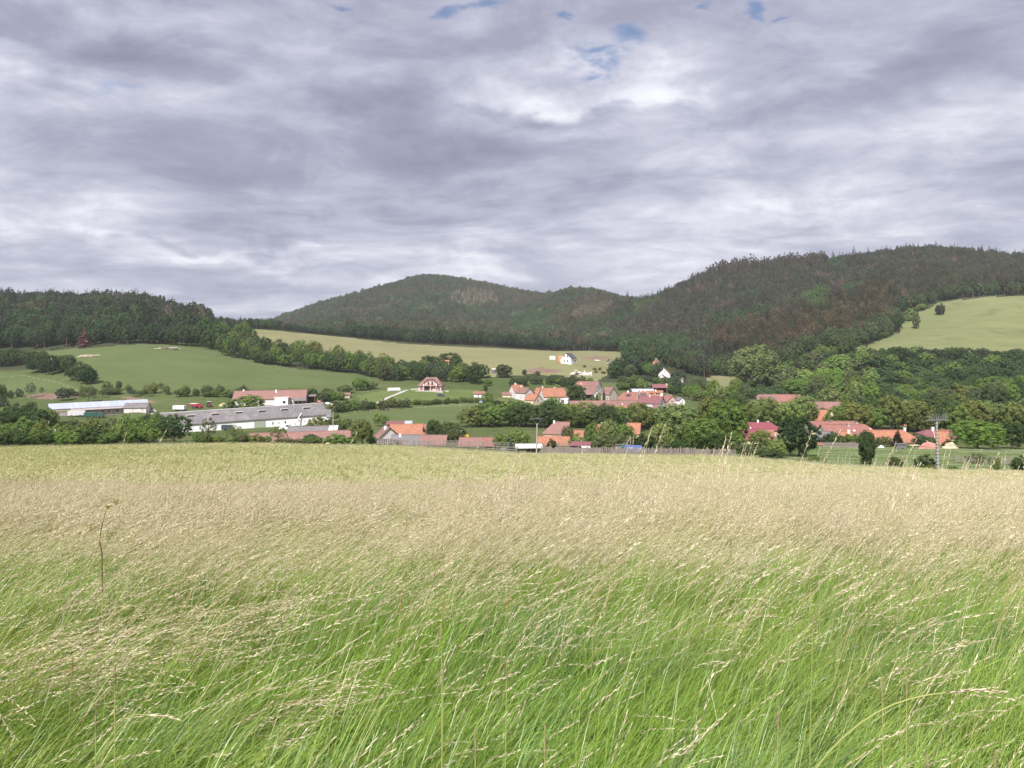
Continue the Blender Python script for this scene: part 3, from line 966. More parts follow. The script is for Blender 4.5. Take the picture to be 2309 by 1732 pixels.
H('small_house', 'white gabled house peeping over the big pale green tree, right of the pink gable', 'house',
  1524, 1543, 910, 902, 896, 376, -58, 'plaster_white', 'fibre_grey', W=4, win=(('r', .1, 1.0, .7, .7, 0),))
H('tool_shed', 'little bright orange roofed shed in the gap between two chestnut crowns', 'shed',
  1382, 1411, 929, 921, 914.5, 352, -6, 'plaster_cream', 'tile_orange', W=4.5, hip=(.4, 0), chim=((.25, .2, .9, .5),))

# on the hay meadow and the slope behind
H('new_house', 'new white house with a black roof alone on the yellow meadow', 'house',
  1264, 1301, 818.5, 808, 797, 590, 62, 'plaster_white', 'tile_dark', W=8.4, win=(('l', -.16, .9, .9, 1.3, 0), ('l', .16, .9, .9, 1.3, 0), ('l', -.15, 4.3, .8, 1.3, 0), ('l', .15, 4.3, .8, 1.3, 0), ('f', 0, .2, .9, 2.1, 0), ('f', .3, .2, .9, 2.1, 0)), chim=((-.42, .3, .5, .5),), frame='frame_brown')
H('block_annex', 'small bare orange block annex on the left side of the new white house', 'annex',
  1258, 1270, 815, 805, 803, 598, 5, 'block_orange', 'block_orange', W=4, ridge=False, ov=.02)
H('white_container', 'plain white container standing on the meadow left of the new white house', 'container',
  1239, 1252, 810, 803.8, 803.3, 610, 2, 'sheet_white', 'sheet_white', W=2.5, ridge=False, ov=.02)
H('log_cabin', 'red brown wooden cabin deep in the trees at the foot of the brown forest', 'cabin',
  1471, 1489, 825, 817, 810.5, 610, 55, 'brick_red', 'tile_brown', W=5, chim=((-.2, 0, .7, .5),))
H('hill_house', 'white house with a steep brown roof among bushes under the forest hill', 'house',
  1485, 1513, 853, 843, 830.5, 535, 66, 'plaster_white', 'tile_brown', W=7.6, win=(('l', -.05, 4.0, .8, 1.0), ('l', -.3, 1.1, .8, 1.0), ('f', 0, 1, .9, 1.1)), chim=((-.2, .6, .8, .5),))
H('porch', 'low white gabled porch leaning against the front of the white hill house', 'porch',
  1485, 1502, 856, 850.5, 845, 525, 66, 'plaster_white', 'tile_brown', W=4.6)
H('grey_shed', 'flat pale grey roof among bushes right of the white hill house', 'shed',
  1516, 1539, 858, 854, 852.5, 515, 2, 'plaster_grey', 'fibre_grey', W=5, ridge=False)
H('chapel_hut', 'tiny cream hut with an orange roof by the dark trees on the hay meadow', 'hut',
  996, 1013, 822, 816, 812.5, 531, 4, 'plaster_cream', 'tile_orange', W=4, win=(('f', .1, .8, .6, .8, 0),))
H('grey_tower', 'small pale grey box hut between dark trees under the hay meadow', 'hut',
  1109, 1118, 842, 833, 831.5, 520, 5, 'fibre_grey', 'sheet_white', W=2.5, ridge=False, ov=.05)
H('garden_house', 'small white garden house with a red roof at the right end of the lawn', 'house',
  1068, 1093, 895, 887, 883, 425, 3, 'plaster_white', 'tile_red', W=4, win=(('f', .3, .5, .9, 1.0), ('f', -.1, .2, .8, 1.4)), ov=.5)

# lower street
H('village_house', 'house with a broad dusty red hipped roof and cream wall behind the wooden pole', 'house',
  1224, 1289, 991, 975, 952, 258, -13, 'plaster_cream', 'tile_pink', W=8, hip=(.95, 0), chim=((-.12, -.4, .8, .5),), win=(('f', -.28, .7, 1.6, .5, 2),))
H('orange_barn', 'long bright orange roofed barn right behind the fence and the wooden pole', 'barn',
  1212, 1282, 1007, 1001, 985.5, 222, 0, 'plaster_cream', 'tile_orange', W=7.5)
H('annex', 'small pale gable between the dusty red roof and the bright orange barn', 'annex',
  1263, 1284, 993, 987, 979, 238, -62, 'plaster_cream', 'fibre_grey', W=3.6)
H('village_house', 'orange roof running behind the small pale gable into the bushes', 'house',
  1274, 1318, 994, 983, 971.5, 246, -10, 'plaster_cream', 'tile_orange', W=6)
H('village_house', 'orange roof with one white chimney half hidden by light green bushes', 'house',
  1338, 1366, 982, 970, 957.5, 272, -4, 'plaster_cream', 'tile_orange', W=6, chim=((.2, 0, .6, .5),))
H('village_house', 'orange roof with its sloping right edge against dark chestnut trees', 'house',
  1410, 1449, 988, 975, 954.5, 268, -16, 'plaster_cream', 'tile_orange', W=7)

# right-hand street
H('village_barn', 'far barn, brown roof on the left half and red on the right, before the wood', 'barn',
  1706, 1803, 918, 904, 890, 362, -7, 'plaster_cream', 'tile_brown', W=8, split=(.45, 'tile_red'), hip=(.35, 0))
H('village_house', 'faded orange roof left of the round pale chestnuts, right of the big green tree', 'house',
  1660, 1724, 922, 911, 903, 342, 1, 'plaster_cream', 'tile_pink', W=7)
H('village_house', 'lower faded pink roof with a white chimney left of the round pale chestnuts', 'house',
  1668, 1712, 934, 925, 912, 318, -3, 'plaster_cream', 'tile_pink', W=7, chim=((.1, .2, 1.0, .6), (-.3, 0, .5, .6)))
H('village_barn', 'long roof, brown on the left and faded orange on the right, behind the chestnuts', 'barn',
  1806, 1895, 938, 923, 906.5, 336, -5, 'plaster_cream', 'tile_brown', W=8, split=(.55, 'tile_pink'))
H('village_house', 'orange roofed house half covered by chestnut crowns under the brown and orange roof', 'house',
  1830, 1868, 960, 945, 925, 302, -4, 'plaster_cream', 'tile_orange', W=7)
H('village_house', 'house with a crimson sheet roof and raised middle, above the lower crimson roof', 'house',
  1682, 1749, 990, 968, 953.5, 246, -2, 'plaster_cream', 'tile_crimson', W=7, chim=((-.1, .1, .8, .5), (.25, .1, .4, .4)), hip=(0, .6))
H('village_house', 'lower house with a crimson and red roof and a crimson cross gable, among trees', 'house',
  1671, 1741, 1001, 988, 968.5, 226, -2, 'plaster_cream', 'tile_crimson', W=6, split=(.5, 'tile_red'), chim=((-.2, .2, .7, .4),))
H('manor_barn', 'back range of the long red roof with a small dark chimney', 'barn',
  1820, 1944, 985, 964, 951, 250, 0, 'plaster_cream', 'tile_red', W=8, chim=((-.08, -.3, .7, .5),), chim_mat='fibre_grey', hip=(0, .8))
H('manor_house', 'long front range with an even red roof, right hip and white wall', 'house',
  1853, 1974, 993, 978, 958, 219, 0, 'plaster_white', 'tile_red', W=8, hip=(0, .95), chim=((-.03, -.9, .9, .6), (.15, .2, .8, .6)), chim_mat='concrete', win=(('f', -.35, .3, .8, 1.0),))
H('brick_shed', 'small brick gabled shed with a dark grey roof left of the white columnar wall', 'shed',
  1843, 1884, 1003, 990, 974, 201, -52, 'brick_red', 'fibre_grey', W=4.6)
H('village_house', 'orange roofed house with two chimneys and a brown lean-to behind the columnar tree', 'house',
  1892, 1939, 1005, 996, 974.5, 192, -24, 'plaster_cream', 'tile_orange', W=5.5, chim=((-.05, -.3, .7, .5), (.35, .2, .6, .5)), split=(.7, 'tile_brown'))
H('village_house', 'long low house with a vivid orange roof behind the dark fir tree', 'house',
  1955, 2058, 1004, 993, 971, 196, 0, 'plaster_cream', 'tile_orange', W=7, hip=(0, .85), chim=((.33, .2, .7, .5), (-.42, .2, .5, .3)))
H('village_house', 'maroon roofed house with a pink chimney behind the concrete pole', 'house',
  2074, 2142, 999, 984, 970.5, 216, -2, 'plaster_cream', 'tile_maroon', W=7, hip=(.6, 0), chim=((-.1, -.4, 1.0, .6),))
H('village_house', 'steep orange roof just right of the concrete pole, its edge falling to the right', 'house',
  2103, 2142, 1006, 1000, 973, 199, -22, 'plaster_cream', 'tile_orange', W=5, verge=(-1,))
H('village_house', 'brick house glimpsed through a gap in the tall chestnuts left of the concrete pole', 'house',
  2028, 2064, 972, 946, 931, 300, -8, 'brick_red', 'tile_orange', W=7)


# the pink villa: half-hipped roof, front gable with balcony
def villa(u, vb, Y):
    x, z = (u - CU) / F * Y, (VH - vb) / F * Y
    PADS.append((x, Y, z, 13))

    def make():
        L, W, he, hr = 12.4, 9.0, 2.9, 7.0
        root = build_house('villa', 'pink villa with a broad brown roof, front gable and balcony, alone on its lawn', 'house', x, Y, z, L, W, he, hr, -6, 'plaster_pink', 'tile_brown',
                           dict(hip=(.95, .95), ov=.6, chim=((-.12, -1.2, 1.0, .7),), chim_mat='brick_red',
                                win=(('f', -.40, .5, .45, 1.7, 0), ('f', -.345, .5, .45, 1.7, 0), ('f', .08, .8, .9, 1.1), ('f', .28, .9, .8, 1.2, 0), ('f', .41, .2, .7, 1.9, 0)), frame='frame_brown'))
        # front cross gable carried over the balcony
        g0, g1, gy, zt, zc = -3.3, 4.0, -W / 2 - 1.5, 2.95, 5.9
        gr = -W / 2 - .75
        gm, hw = (g0 + g1) / 2, (g1 - g0) / 2
        MB().add([(g0, -W / 2 - .1, zt), (g1, -W / 2 - .1, zt), (g1, -W / 2 - .1, zt + .9), (gm + 1.5, -W / 2 - .1, zc), (gm - 1.5, -W / 2 - .1, zc), (g0, -W / 2 - .1, zt + .9)], [(0, 1, 2, 3, 4, 5)]).build('gable_wall', M['plaster_pink'], root)
        rf = MB()
        yb = -W / 2 + 3.6
        for s in (-1, 1):
            e0 = (gm + s * (hw + .9), zt + .35)
            t0 = (gm + s * 1.5, zc + .1)
            rf.hexa([(e0[0], gr, e0[1]), (t0[0], gr, t0[1]), (t0[0], yb, t0[1]), (e0[0], yb, e0[1])], [(e0[0], gr, e0[1] + .18), (t0[0], gr, t0[1] + .18), (t0[0], yb, t0[1] + .18), (e0[0], yb, e0[1] + .18)])
        rf.hexa([(gm - 1.5, gr, zc + .1), (gm + 1.5, gr, zc + .1), (gm + .3, yb - .5, hr + .1), (gm - .3, yb - .5, hr + .1)],
                [(gm - 1.5, gr, zc + .28), (gm + 1.5, gr, zc + .28), (gm + .3, yb - .5, hr + .28), (gm - .3, yb - .5, hr + .28)])
        rf.build('gable_roof', M['tile_brown'], root)
        b = MB().box(g0 - .2, g1 + .2, gy, -W / 2 - .01, 2.62, 2.86).build('balcony', M['plaster_pink'], root)
        MB().box(g0 - .2, g1 + .2, gy + .02, gy + .1, 3.55, 3.63).build('handrail', M['frame_brown'], b)
        for k in range(19):
            px = g0 + (g1 - g0) * k / 18
            MB().box(px - .03, px + .03, gy + .03, gy + .09, 2.865, 3.545).build('baluster', M['frame_brown'], b)
        for px in (g0, g1):
            MB().box(px - .22, px + .22, gy, gy + .4, 2.865, 3.8).build('parapet', M['plaster_white'], b)
        for px in (g0 + .1, gm + .4, g1 - .3):
            MB().box(px - .18, px + .18, gy + .1, gy + .46, -2, 2.615).build('pillar', M['plaster_pink'], root)
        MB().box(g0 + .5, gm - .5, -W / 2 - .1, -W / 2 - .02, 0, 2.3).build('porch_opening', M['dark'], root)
        for px in (gm - 1.1, gm + 1.0):
            f_ = MB().box(px - .45, px + .45, -W / 2 - .16, -W / 2 - .105, 3.0, 5.0).build('balcony_door', M['frame_brown'], root)
            MB().box(px - .36, px + .36, -W / 2 - .18, -W / 2 - .165, 3.1, 4.9).build('pane', M['glass'], f_)
        MB().box(-L / 2 - 1.2, L / 2 + 1.5, -W / 2 - 2.4, -W / 2 - .02, -1.2, .02).build('terrace', M['concrete_pale'], root)
    return make


M['concrete_pale'] = mat('pale_concrete', (0.40, 0.38, 0.345), 0.9, 0.10, 1.0)
make_villa = villa(973, 880, 432)

PAD_XY = []
_raw = []
for (px, py, pz, pr) in PADS:
    _raw.append((px, py, pz - float(ground(np.array([px]), np.array([py]))[0]), pr))
PAD_XY = _raw
for h in HOUSES:
    build_house(*h)
make_villa()

# ------------------------------------------------------------------ the land, one sheet cut into meadow, fields, village ground, forest floor
M['g_meadow'] = field_mat('meadow_soil', ((0.16, 0.16, 0.055), (0.21, 0.205, 0.085), (0.27, 0.25, 0.12)), 0.10, (0.35, 1.0, 1.0), 0.5, 2.0)
M['g_paddock'] = field_mat('paddock_turf', ((0.09, 0.14, 0.045), (0.125, 0.175, 0.06), (0.165, 0.20, 0.085)), 0.12, (0.5, 1, 1), 0.4, 1.2)
M['g_pasture'] = field_mat('pasture_turf', ((0.074, 0.102, 0.038), (0.094, 0.123, 0.047), (0.115, 0.141, 0.060)), 0.035, (0.6, 1, 1), 0.35, 0.8, ((0.125, 0.12, 0.062), 0.05, 0.56, 0.55))
M['g_hay'] = field_mat('hay_meadow_turf', ((0.155, 0.155, 0.075), (0.195, 0.188, 0.095), (0.23, 0.215, 0.115)), 0.03, (0.5, 1, 1), 0.35, 0.6, ((0.15, 0.18, 0.07), 0.03, 0.58, 0.5))
M['g_hill'] = field_mat('hill_meadow_turf', ((0.125, 0.145, 0.065), (0.165, 0.180, 0.082), (0.205, 0.21, 0.105)), 0.03, (0.45, 1, 1), 0.45, 0.5, ((0.115, 0.125, 0.05), 0.025, 0.53, 0.7))
M['g_lawn'] = field_mat('lawn_turf', ((0.088, 0.122, 0.040), (0.112, 0.145, 0.05), (0.145, 0.165, 0.068)), 0.05, (0.6, 1, 1), 0.3, 0.8, ((0.2, 0.19, 0.10), 0.06, 0.6, 0.4))
M['g_village'] = field_mat('weedy_ground', ((0.05, 0.075, 0.025), (0.085, 0.11, 0.04), (0.15, 0.14, 0.075)), 0.09, (1, 1, 1), 0.8, 0.8)
M['g_forest'] = field_mat('forest_litter', ((0.035, 0.045, 0.022), (0.05, 0.058, 0.030), (0.07, 0.068, 0.04)), 0.06, (1, 1, 1), 0.8, 0.5)
M['g_earth'] = field_mat('bare_red_earth', ((0.15, 0.095, 0.075), (0.20, 0.135, 0.105), (0.28, 0.215, 0.165)), 0.16, (0.6, 1, 1), 0.8, 0.8, ((0.12, 0.14, 0.05), 0.09, 0.57, 0.8))
M['g_gravel'] = field_mat('grey_gravel_yard', ((0.26, 0.24, 0.22), (0.33, 0.31, 0.28), (0.40, 0.37, 0.33)), 0.3, (1, 1, 1), 0.5, 1.5)

EDGE_U = [-900, 0, 600, 850, 1150, 1400, 1650, 1850, 2100, 2309, 3300]
EDGE_Y = [158, 157, 155, 149, 147, 146, 137, 119, 107, 99, 92]


def edge_Y(u):
    return np.interp(u, EDGE_U, EDGE_Y)


def inpoly(u, v, poly):
    c = np.zeros(u.shape, bool)
    n = len(poly)
    for i in range(n):
        (x0, y0), (x1, y1) = poly[i], poly[(i + 1) % n]
        if y0 == y1:
            continue
        hit = ((y0 > v) != (y1 > v)) & (u < (x1 - x0) * (v - y0) / (y1 - y0) + x0)
        c ^= hit
    return c


REG = [  # name, material, outline (bearing column, row), distance limits
    ('pasture', 'g_pasture', [(80, 793), (271, 779), (380, 772), (470, 778), (525, 799), (600, 820), (690, 835), (800, 841), (885, 851), (800, 869), (690, 872), (600, 876), (352, 883), (222, 880), (150, 847), (95, 816)], 380, 720),
    ('small_field', 'g_pasture', [(-900, 836), (54, 842), (135, 858), (187, 879), (192, 890), (120, 893), (-900, 897)], 350, 560),
    ('hay_field', 'g_hay', [(520, 739), (600, 744), (740, 757), (916, 776), (1150, 787), (1249, 792), (1330, 791), (1398, 794), (1412, 812), (1408, 824), (1385, 840), (1339, 862), (1262, 846), (1160, 846), (1046, 850), (930, 838), (875, 832), (590, 800), (490, 760)], 500, 950),
    ('hill_field', 'g_hill', [(1930, 790), (2028, 750), (2028, 712), (2075, 704), (2105, 690), (2121, 681), (2223, 670), (2309, 666), (3300, 664), (3300, 835), (2309, 812), (2085, 802), (1962, 794)], 560, 900),
    ('valley_field', 'g_hay', [(1600, 846), (1670, 850), (1665, 896), (1570, 892)], 470, 720),
    ('lawn', 'g_lawn', [(800, 893), (860, 882), (940, 874), (1080, 880), (1078, 894), (930, 905), (820, 906)], 375, 470),
    ('lower_paddock', 'g_pasture', [(770, 935), (860, 922), (930, 912), (1078, 898), (1092, 905), (1100, 945), (1000, 958), (850, 955)], 300, 425),
    ('bare_bank', 'g_earth', [(60, 894), (76, 889), (120, 887), (186, 886), (184, 893), (150, 897), (118, 902), (85, 899)], 360, 420),
    ('bare_bank', 'g_earth', [(268, 897), (300, 895), (350, 905), (345, 910), (300, 903)], 350, 420),
    ('earth_mound', 'g_earth', [(1172, 837), (1195, 832), (1218, 829), (1248, 831), (1272, 837), (1250, 841), (1180, 842)], 500, 600),
    ('earth_mound', 'g_earth', [(1300, 804), (1345, 803), (1378, 805), (1352, 812), (1320, 809)], 590, 800),
    ('gravel_yard', 'g_gravel', [(1370, 816), (1388, 814), (1392, 822), (1375, 825)], 560, 720),
]


def build_terrain():
    rows = np.concatenate([np.geomspace(0.35, 60, 120)[:-1], np.geomspace(60, 1350, 270)[:-1], np.geomspace(1350, 12000, 46)])
    fine = np.arange(-0.74, 0.7401, 0.0036)
    cols = np.concatenate([np.linspace(-1.4, -0.74, 24)[:-1], fine, np.linspace(fine[-1], 1.4, 24)[1:]])
    nr, nc = len(rows), len(cols)
    S, Yg = np.meshgrid(cols, rows)
    X = S * Yg
    Z = ground(X.ravel(), Yg.ravel()).reshape(nr, nc)
    verts = np.stack([X, Yg, Z], -1).reshape(-1, 3)
    idx = np.arange(nr * nc).reshape(nr, nc)
    quads = np.stack([idx[:-1, :-1], idx[:-1, 1:], idx[1:, 1:], idx[1:, :-1]], -1).reshape(-1, 4)
    fx = verts[quads].mean(1)
    u = CU + F * fx[:, 0] / fx[:, 1]
    v = VH - fx[:, 2] / fx[:, 1] * F
    Y = fx[:, 1]
    reg = np.full(len(quads), -1)
    for i, (nm, mt, poly, lo, hi) in enumerate(REG):
        reg[inpoly(u, v, poly) & (Y > lo) & (Y < hi)] = i
    names = {}
    near = Y < edge_Y(u)
    pad = (~near) & (u > 1815) & (Y < 174)
    forest = (reg < 0) & (Y > 505) & ~near

    def out(name, m, mask):
        q = quads[mask]
        if not len(q):
            return
        us, inv = np.unique(q, return_inverse=True)
        o = bpy.data.objects.new(name, np_mesh(name, verts[us], inv.reshape(-1, 4), [M[m]], None, True))
        o['kind'] = 'structure'
        link(o)
    out('meadow_ground', 'g_meadow', near)
    out('paddock_ground', 'g_paddock', pad)
    out('forest_floor', 'g_forest', forest)
    done = near | pad | forest
    for i, (nm, mt, poly, lo, hi) in enumerate(REG):
        mk = (reg == i) & ~done
        out(nm, mt, mk)
        done |= mk
    out('village_ground', 'g_village', ~done)
    # the land beside and behind the camera, joined to the side edges of the sheet
    na = 40
    vs = np.zeros((nr, na, 3))
    rad = rows * math.sqrt(1 + 1.4 ** 2)
    a0 = math.atan2(1, 1.4)
    ang = np.linspace(a0, a0 - (2 * math.pi - (math.pi - 2 * a0)), na)
    zl, zr = Z[:, 0], Z[:, -1]
    t = np.linspace(0, 1, na)
    flat = -1.45 + 0.02 * rad
    kk = np.sin(np.pi * t) ** 0.5
    for j in range(na):
        zz = zr * (1 - t[j]) + zl * t[j]
        bl = min(1.0, kk[j] * 1.6)
        vs[:, j, 0], vs[:, j, 1], vs[:, j, 2] = rad * math.cos(ang[j]), rad * math.sin(ang[j]), zz * (1 - bl) + flat.clip(None, 60) * bl
    vv = vs.reshape(-1, 3)
    id2 = np.arange(nr * na).reshape(nr, na)
    q2 = np.stack([id2[:-1, :-1], id2[1:, :-1], id2[1:, 1:], id2[:-1, 1:]], -1).reshape(-1, 4)[:, ::-1]
    cap = len(vv)
    vv = np.concatenate([vv, [[0, 0, -1.5]]])
    tri = np.stack([id2[0, :-1], id2[0, 1:], np.full(na - 1, cap)], -1)[:, ::-1]
    tri = np.concatenate([tri, [[id2[0, 0], id2[0, -1], cap]]])
    o = bpy.data.objects.new('surrounding_land', np_mesh('surrounding_land', vv, [q2, tri], [M['g_meadow']], None, True))
    o['kind'] = 'structure'
    link(o)


build_terrain()


# ------------------------------------------------------------------ plants: crowns of leaf-sized faces on many small lobes
def leaf_quads(c, n, s, asp=0.65, jit=0.5):
    """quads at centres c with normals near n, half size s"""
    k = len(c)
    n = n + rng.normal(0, jit, (k, 3))
    n /= np.linalg.norm(n, axis=1, keepdims=True) + 1e-9
    a = rng.normal(0, 1, (k, 3))
    t = np.cross(n, a)
    t /= np.linalg.norm(t, axis=1, keepdims=True) + 1e-9
    b = np.cross(n, t)
    s = s[:, None]
    q = np.stack([c - t * s, c - b * s * asp + n * s * 0.18, c + t * s, c + b * s * asp + n * s * 0.18], 1)
    v = q.reshape(-1, 3)
    f = np.arange(len(v)).reshape(-1, 4)
    return v, f


def sphere_dirs(k):
    d = rng.normal(0, 1, (k, 3))
    return d / np.linalg.norm(d, axis=1, keepdims=True)


OCT_F = np.array([(0, 2, 4), (2, 1, 4), (1, 3, 4), (3, 0, 4), (2, 0, 5), (1, 2, 5), (3, 1, 5), (0, 3, 5)])


def crown_mesh(name, lobes, per, leaf, core=0.62, mat_key='leaf_obj', lobe_r=None, jit=0.5, droop=0.0):
    """lobes: (centre xyz, radius) rows"""
    V, Fq, off = [], [], 0
    Vt, Ft = [], []
    ctr = np.array([l[:3] for l in lobes])
    rad = np.array([l[3] for l in lobes])
    mid = ctr.mean(0)
    cs, ns, ss = [], [], []
    for c, r in zip(ctr, rad):
        d = sphere_dirs(per * 2)
        o = c - mid
        o = o / (np.linalg.norm(o) + 1e-6)
        sc = d @ o + 0.35 * d[:, 2]
        d = d[np.argsort(-sc)][:per]
        rr = r * rng.uniform(0.72, 1.08, (per, 1))
        p = c + d * rr
        p[:, 2] -= droop * r
        cs.append(p)
        ns.append(d + 0.35 * o)
        ss.append(leaf * rng.uniform(0.65, 1.25, per))
    v, f = leaf_quads(np.concatenate(cs), np.concatenate(ns), np.concatenate(ss), 0.7, jit)
    oc = np.array([(1, 0, 0), (-1, 0, 0), (0, 1, 0), (0, -1, 0), (0, 0, 1), (0, 0, -1)], float)
    tv, tf = [], []
    for i, (c, r) in enumerate(zip(ctr, rad)):
        tv.append(c + oc * r * core)
        tf.append(OCT_F + 6 * i + len(v))
    return np_mesh(name, np.concatenate([v] + tv), [f, np.concatenate(tf)], [M[mat_key]])


def lobe_set(n, c, rad, lr, low=-0.75, seed=None, shape=None):
    out = []
    gold = math.pi * (3 - math.sqrt(5))
    for i in range(n):
        zf = 1 - (i + 0.5) / n * (1 - low)
        rr = math.sqrt(max(0, 1 - zf * zf))
        a = gold * i + rng.uniform(-.3, .3)
        k = rng.uniform(0.68, 1.0)
        sc = shape(zf) if shape else 1.0
        out.append((c[0] + rad[0] * rr * k * sc * math.cos(a), c[1] + rad[1] * rr * k * sc * math.sin(a), c[2] + rad[2] * zf * k, lr * rng.uniform(0.75, 1.3)))
    for i in range(n // 4):
        d = sphere_dirs(1)[0] * 0.4
        out.append((c[0] + d[0] * rad[0], c[1] + d[1] * rad[1], c[2] + d[2] * rad[2], lr * 1.2))
    return out


def trunk_mb(h, r, limbs=5, spread=0.28, top=0.75, lean=0.02):
    mb = MB()
    pts = [(0, 0, -0.06), (lean, 0, h * 0.5), (lean * 1.5, lean, h), (lean, lean, top)]
    mb.path(pts, [r * 1.25, r, r * 0.8, r * 0.25], 6)
    for i in range(limbs):
        a = 2.4 * i + random.uniform(-.4, .4)
        z0 = h * random.uniform(0.7, 1.05)
        e = spread * random.uniform(0.6, 1.0)
        mb.path([(lean, 0, z0), (e * .5 * math.cos(a), e * .5 * math.sin(a), z0 + (top - z0) * .45), (e * math.cos(a), e * math.sin(a), z0 + (top - z0) * .9)], [r * .6, r * .35, r * .12], 4)
    return mb


# prototypes in unit size: height 1, width 1 (crown), leaf faces a few percent of it
PROTO = {}


def reg_proto(key, crown, trunk):
    PROTO.setdefault(key, []).append((crown, trunk))


for i in range(3):
    reg_proto('oak', crown_mesh('crown', lobe_set(38, (0, 0, .53), (.42, .42, .40), .115, -.92), 50, .026), trunk_mb(.26, .022).mesh('trunk', M['bark']))
for i in range(3):
    reg_proto('chestnut', crown_mesh('crown', lobe_set(54, (0, 0, .52), (.44, .44, .42), .098, -.92), 44, .022, jit=.4), trunk_mb(.22, .03).mesh('trunk', M['bark']))
for i in range(2):
    reg_proto('great', crown_mesh('crown', lobe_set(116, (0, 0, .51), (.45, .45, .45), .075, -.95), 46, .0125, jit=.55), trunk_mb(.2, .02, 7).mesh('trunk', M['bark']))
for i in range(2):
    reg_proto('tall', crown_mesh('crown', lobe_set(38, (0, 0, .54), (.40, .40, .42), .105, -.95), 46, .024), trunk_mb(.24, .018).mesh('trunk', M['bark']))
for i in range(2):
    reg_proto('loose', crown_mesh('crown', lobe_set(30, (0, 0, .58), (.40, .40, .37), .085), 34, .023, .3, jit=.8), trunk_mb(.3, .018, 8).mesh('trunk', M['bark']))
for i in range(3):
    reg_proto('shrub', crown_mesh('crown', lobe_set(24, (0, 0, .46), (.40, .40, .44), .13, -.95), 50, .034), trunk_mb(.14, .02, 6, .3, .6).mesh('trunk', M['bark']))
reg_proto('willow', crown_mesh('crown', lobe_set(95, (0, 0, .56), (.45, .45, .41), .085, -.9), 60, .019, .55, jit=.8), trunk_mb(.24, .018, 6, .25, .55).mesh('trunk', M['bark_pale']))
reg_proto('column', crown_mesh('crown', lobe_set(70, (0, 0, .53), (.40, .40, .46), .10, -.95, None, lambda z: 1.0 if z < .2 else 1.05), 40, .030, jit=.4), trunk_mb(.1, .03, 3, .2).mesh('trunk', M['bark']))


def conifer_mesh(name, tiers, per, mats, narrow=1.0, bare=0.08, ragged=0.15, needle=0.05):
    cs, V, Fq = [], [], []
    vs, fs, off = [], [], 0
    for t in range(tiers):
        z = bare + (1 - bare) * (t / tiers) ** 0.95
        r = 0.5 * narrow * (1 - (t / tiers)) ** 0.85 + 0.025
        for k in range(per if t < tiers * .75 else max(4, per - 3)):
            a = 2 * math.pi * k / per + t * 0.7 + rng.uniform(-.25, .25)
            rr = r * rng.uniform(1 - ragged * 2, 1 + ragged)
            d = np.array([math.cos(a), math.sin(a), 0])
            s = np.array([-math.sin(a), math.cos(a), 0])
            dz = -0.20 * rr
            wd = 0.26 * rr + .012
            p0 = np.array([0, 0, z])
            p1 = p0 + d * rr * .55 + s * wd + np.array([0, 0, dz * .3 - .012])
            p2 = p0 + d * rr + np.array([0, 0, dz])
            p3 = p0 + d * rr * .55 - s * wd + np.array([0, 0, dz * .3 - .012])
            q = p0 + d * rr * .5 + np.array([0, 0, dz * .4 + .022])
            vs += [p0, p1, p2, p3]
            fs.append((off, off + 1, off + 2, off + 3))
            off += 4
            # hanging twigs under the branch
            vs += [p0 + d * rr * .2, p2, p2 * [1, 1, 1] - [0, 0, .03 + .05 * rr], p0 + d * rr * .2 - [0, 0, .03]]
            fs.append((off, off + 1, off + 2, off + 3))
            off += 4
    return np_mesh(name, np.array(vs), np.array(fs), mats)


reg_proto('spruce', conifer_mesh('crown', 20, 10, [M['leaf_obj']], .75), MB().tube((0, 0, -.05), (0, 0, .98), .014, .003, 6).mesh('trunk', M['bark']))
reg_proto('pine', crown_mesh('crown', lobe_set(20, (0, 0, .74), (.32, .32, .24), .10, -.9), 36, .032, .35, jit=.7), MB().path([(0, 0, -.05), (.01, 0, .5), (0, .01, .93)], [.016, .012, .004], 6).mesh('trunk', M['bark_pine']))
reg_proto('dead', conifer_mesh('crown', 13, 8, [M['leaf_obj']], .8, .1, .35), MB().tube((0, 0, -.05), (0, 0, .99), .016, .004, 6).mesh('trunk', M['bark_pine']))

n_made = {}


def T(kind, u, Y, vt, wpx, tint, label, name='tree', cat='tree', group=None, dz=0.0, h=None, wid=None, jit=0.06):
    """a tree or shrub standing on the ground on bearing u at distance Y; vt: row of its top, wpx: width in the photograph"""
    p = at(u, Y)
    if h is None:
        h = max(0.8, (Y / F) * (VH - vt) - p.z)
    wid = wid if wid is not None else wpx * Y / F
    cr, tk = random.choice(PROTO[kind])
    root = thing(name, label, cat, (p.x, p.y, p.z + dz), random.uniform(0, 6.28), group)
    root.scale = (wid, wid, h)
    c = bpy.data.objects.new('crown', cr)
    k = random.uniform(1 - jit * 2, 1 + jit * 2)
    c.color = (max(.004, tint[0] * k * random.uniform(1 - jit, 1 + jit)), tint[1] * k, max(.003, tint[2] * k * random.uniform(1 - jit, 1 + jit)), 1)
    link(c, root)
    t = bpy.data.objects.new('trunk', tk)
    link(t, root)
    return root


GREEN, DARK, LIGHT = (.126, .192, .056), (.064, .100, .042), (.178, .248, .082)
OLIVE, DULL, BLUEG = (.140, .168, .056), (.108, .134, .064), (.076, .110, .068)
VIVID, PALE = (.134, .220, .055), (.180, .230, .090)

# ------------------------------------------------------------------ trees and shrubs one by one
ORD = ('first second third fourth fifth sixth seventh eighth ninth tenth eleventh twelfth thirteenth fourteenth fifteenth sixteenth seventeenth eighteenth nineteenth twentieth '
       'twenty-first twenty-second twenty-third twenty-fourth twenty-fifth twenty-sixth twenty-seventh twenty-eighth twenty-ninth thirtieth thirty-first thirty-second thirty-third thirty-fourth thirty-fifth').split()


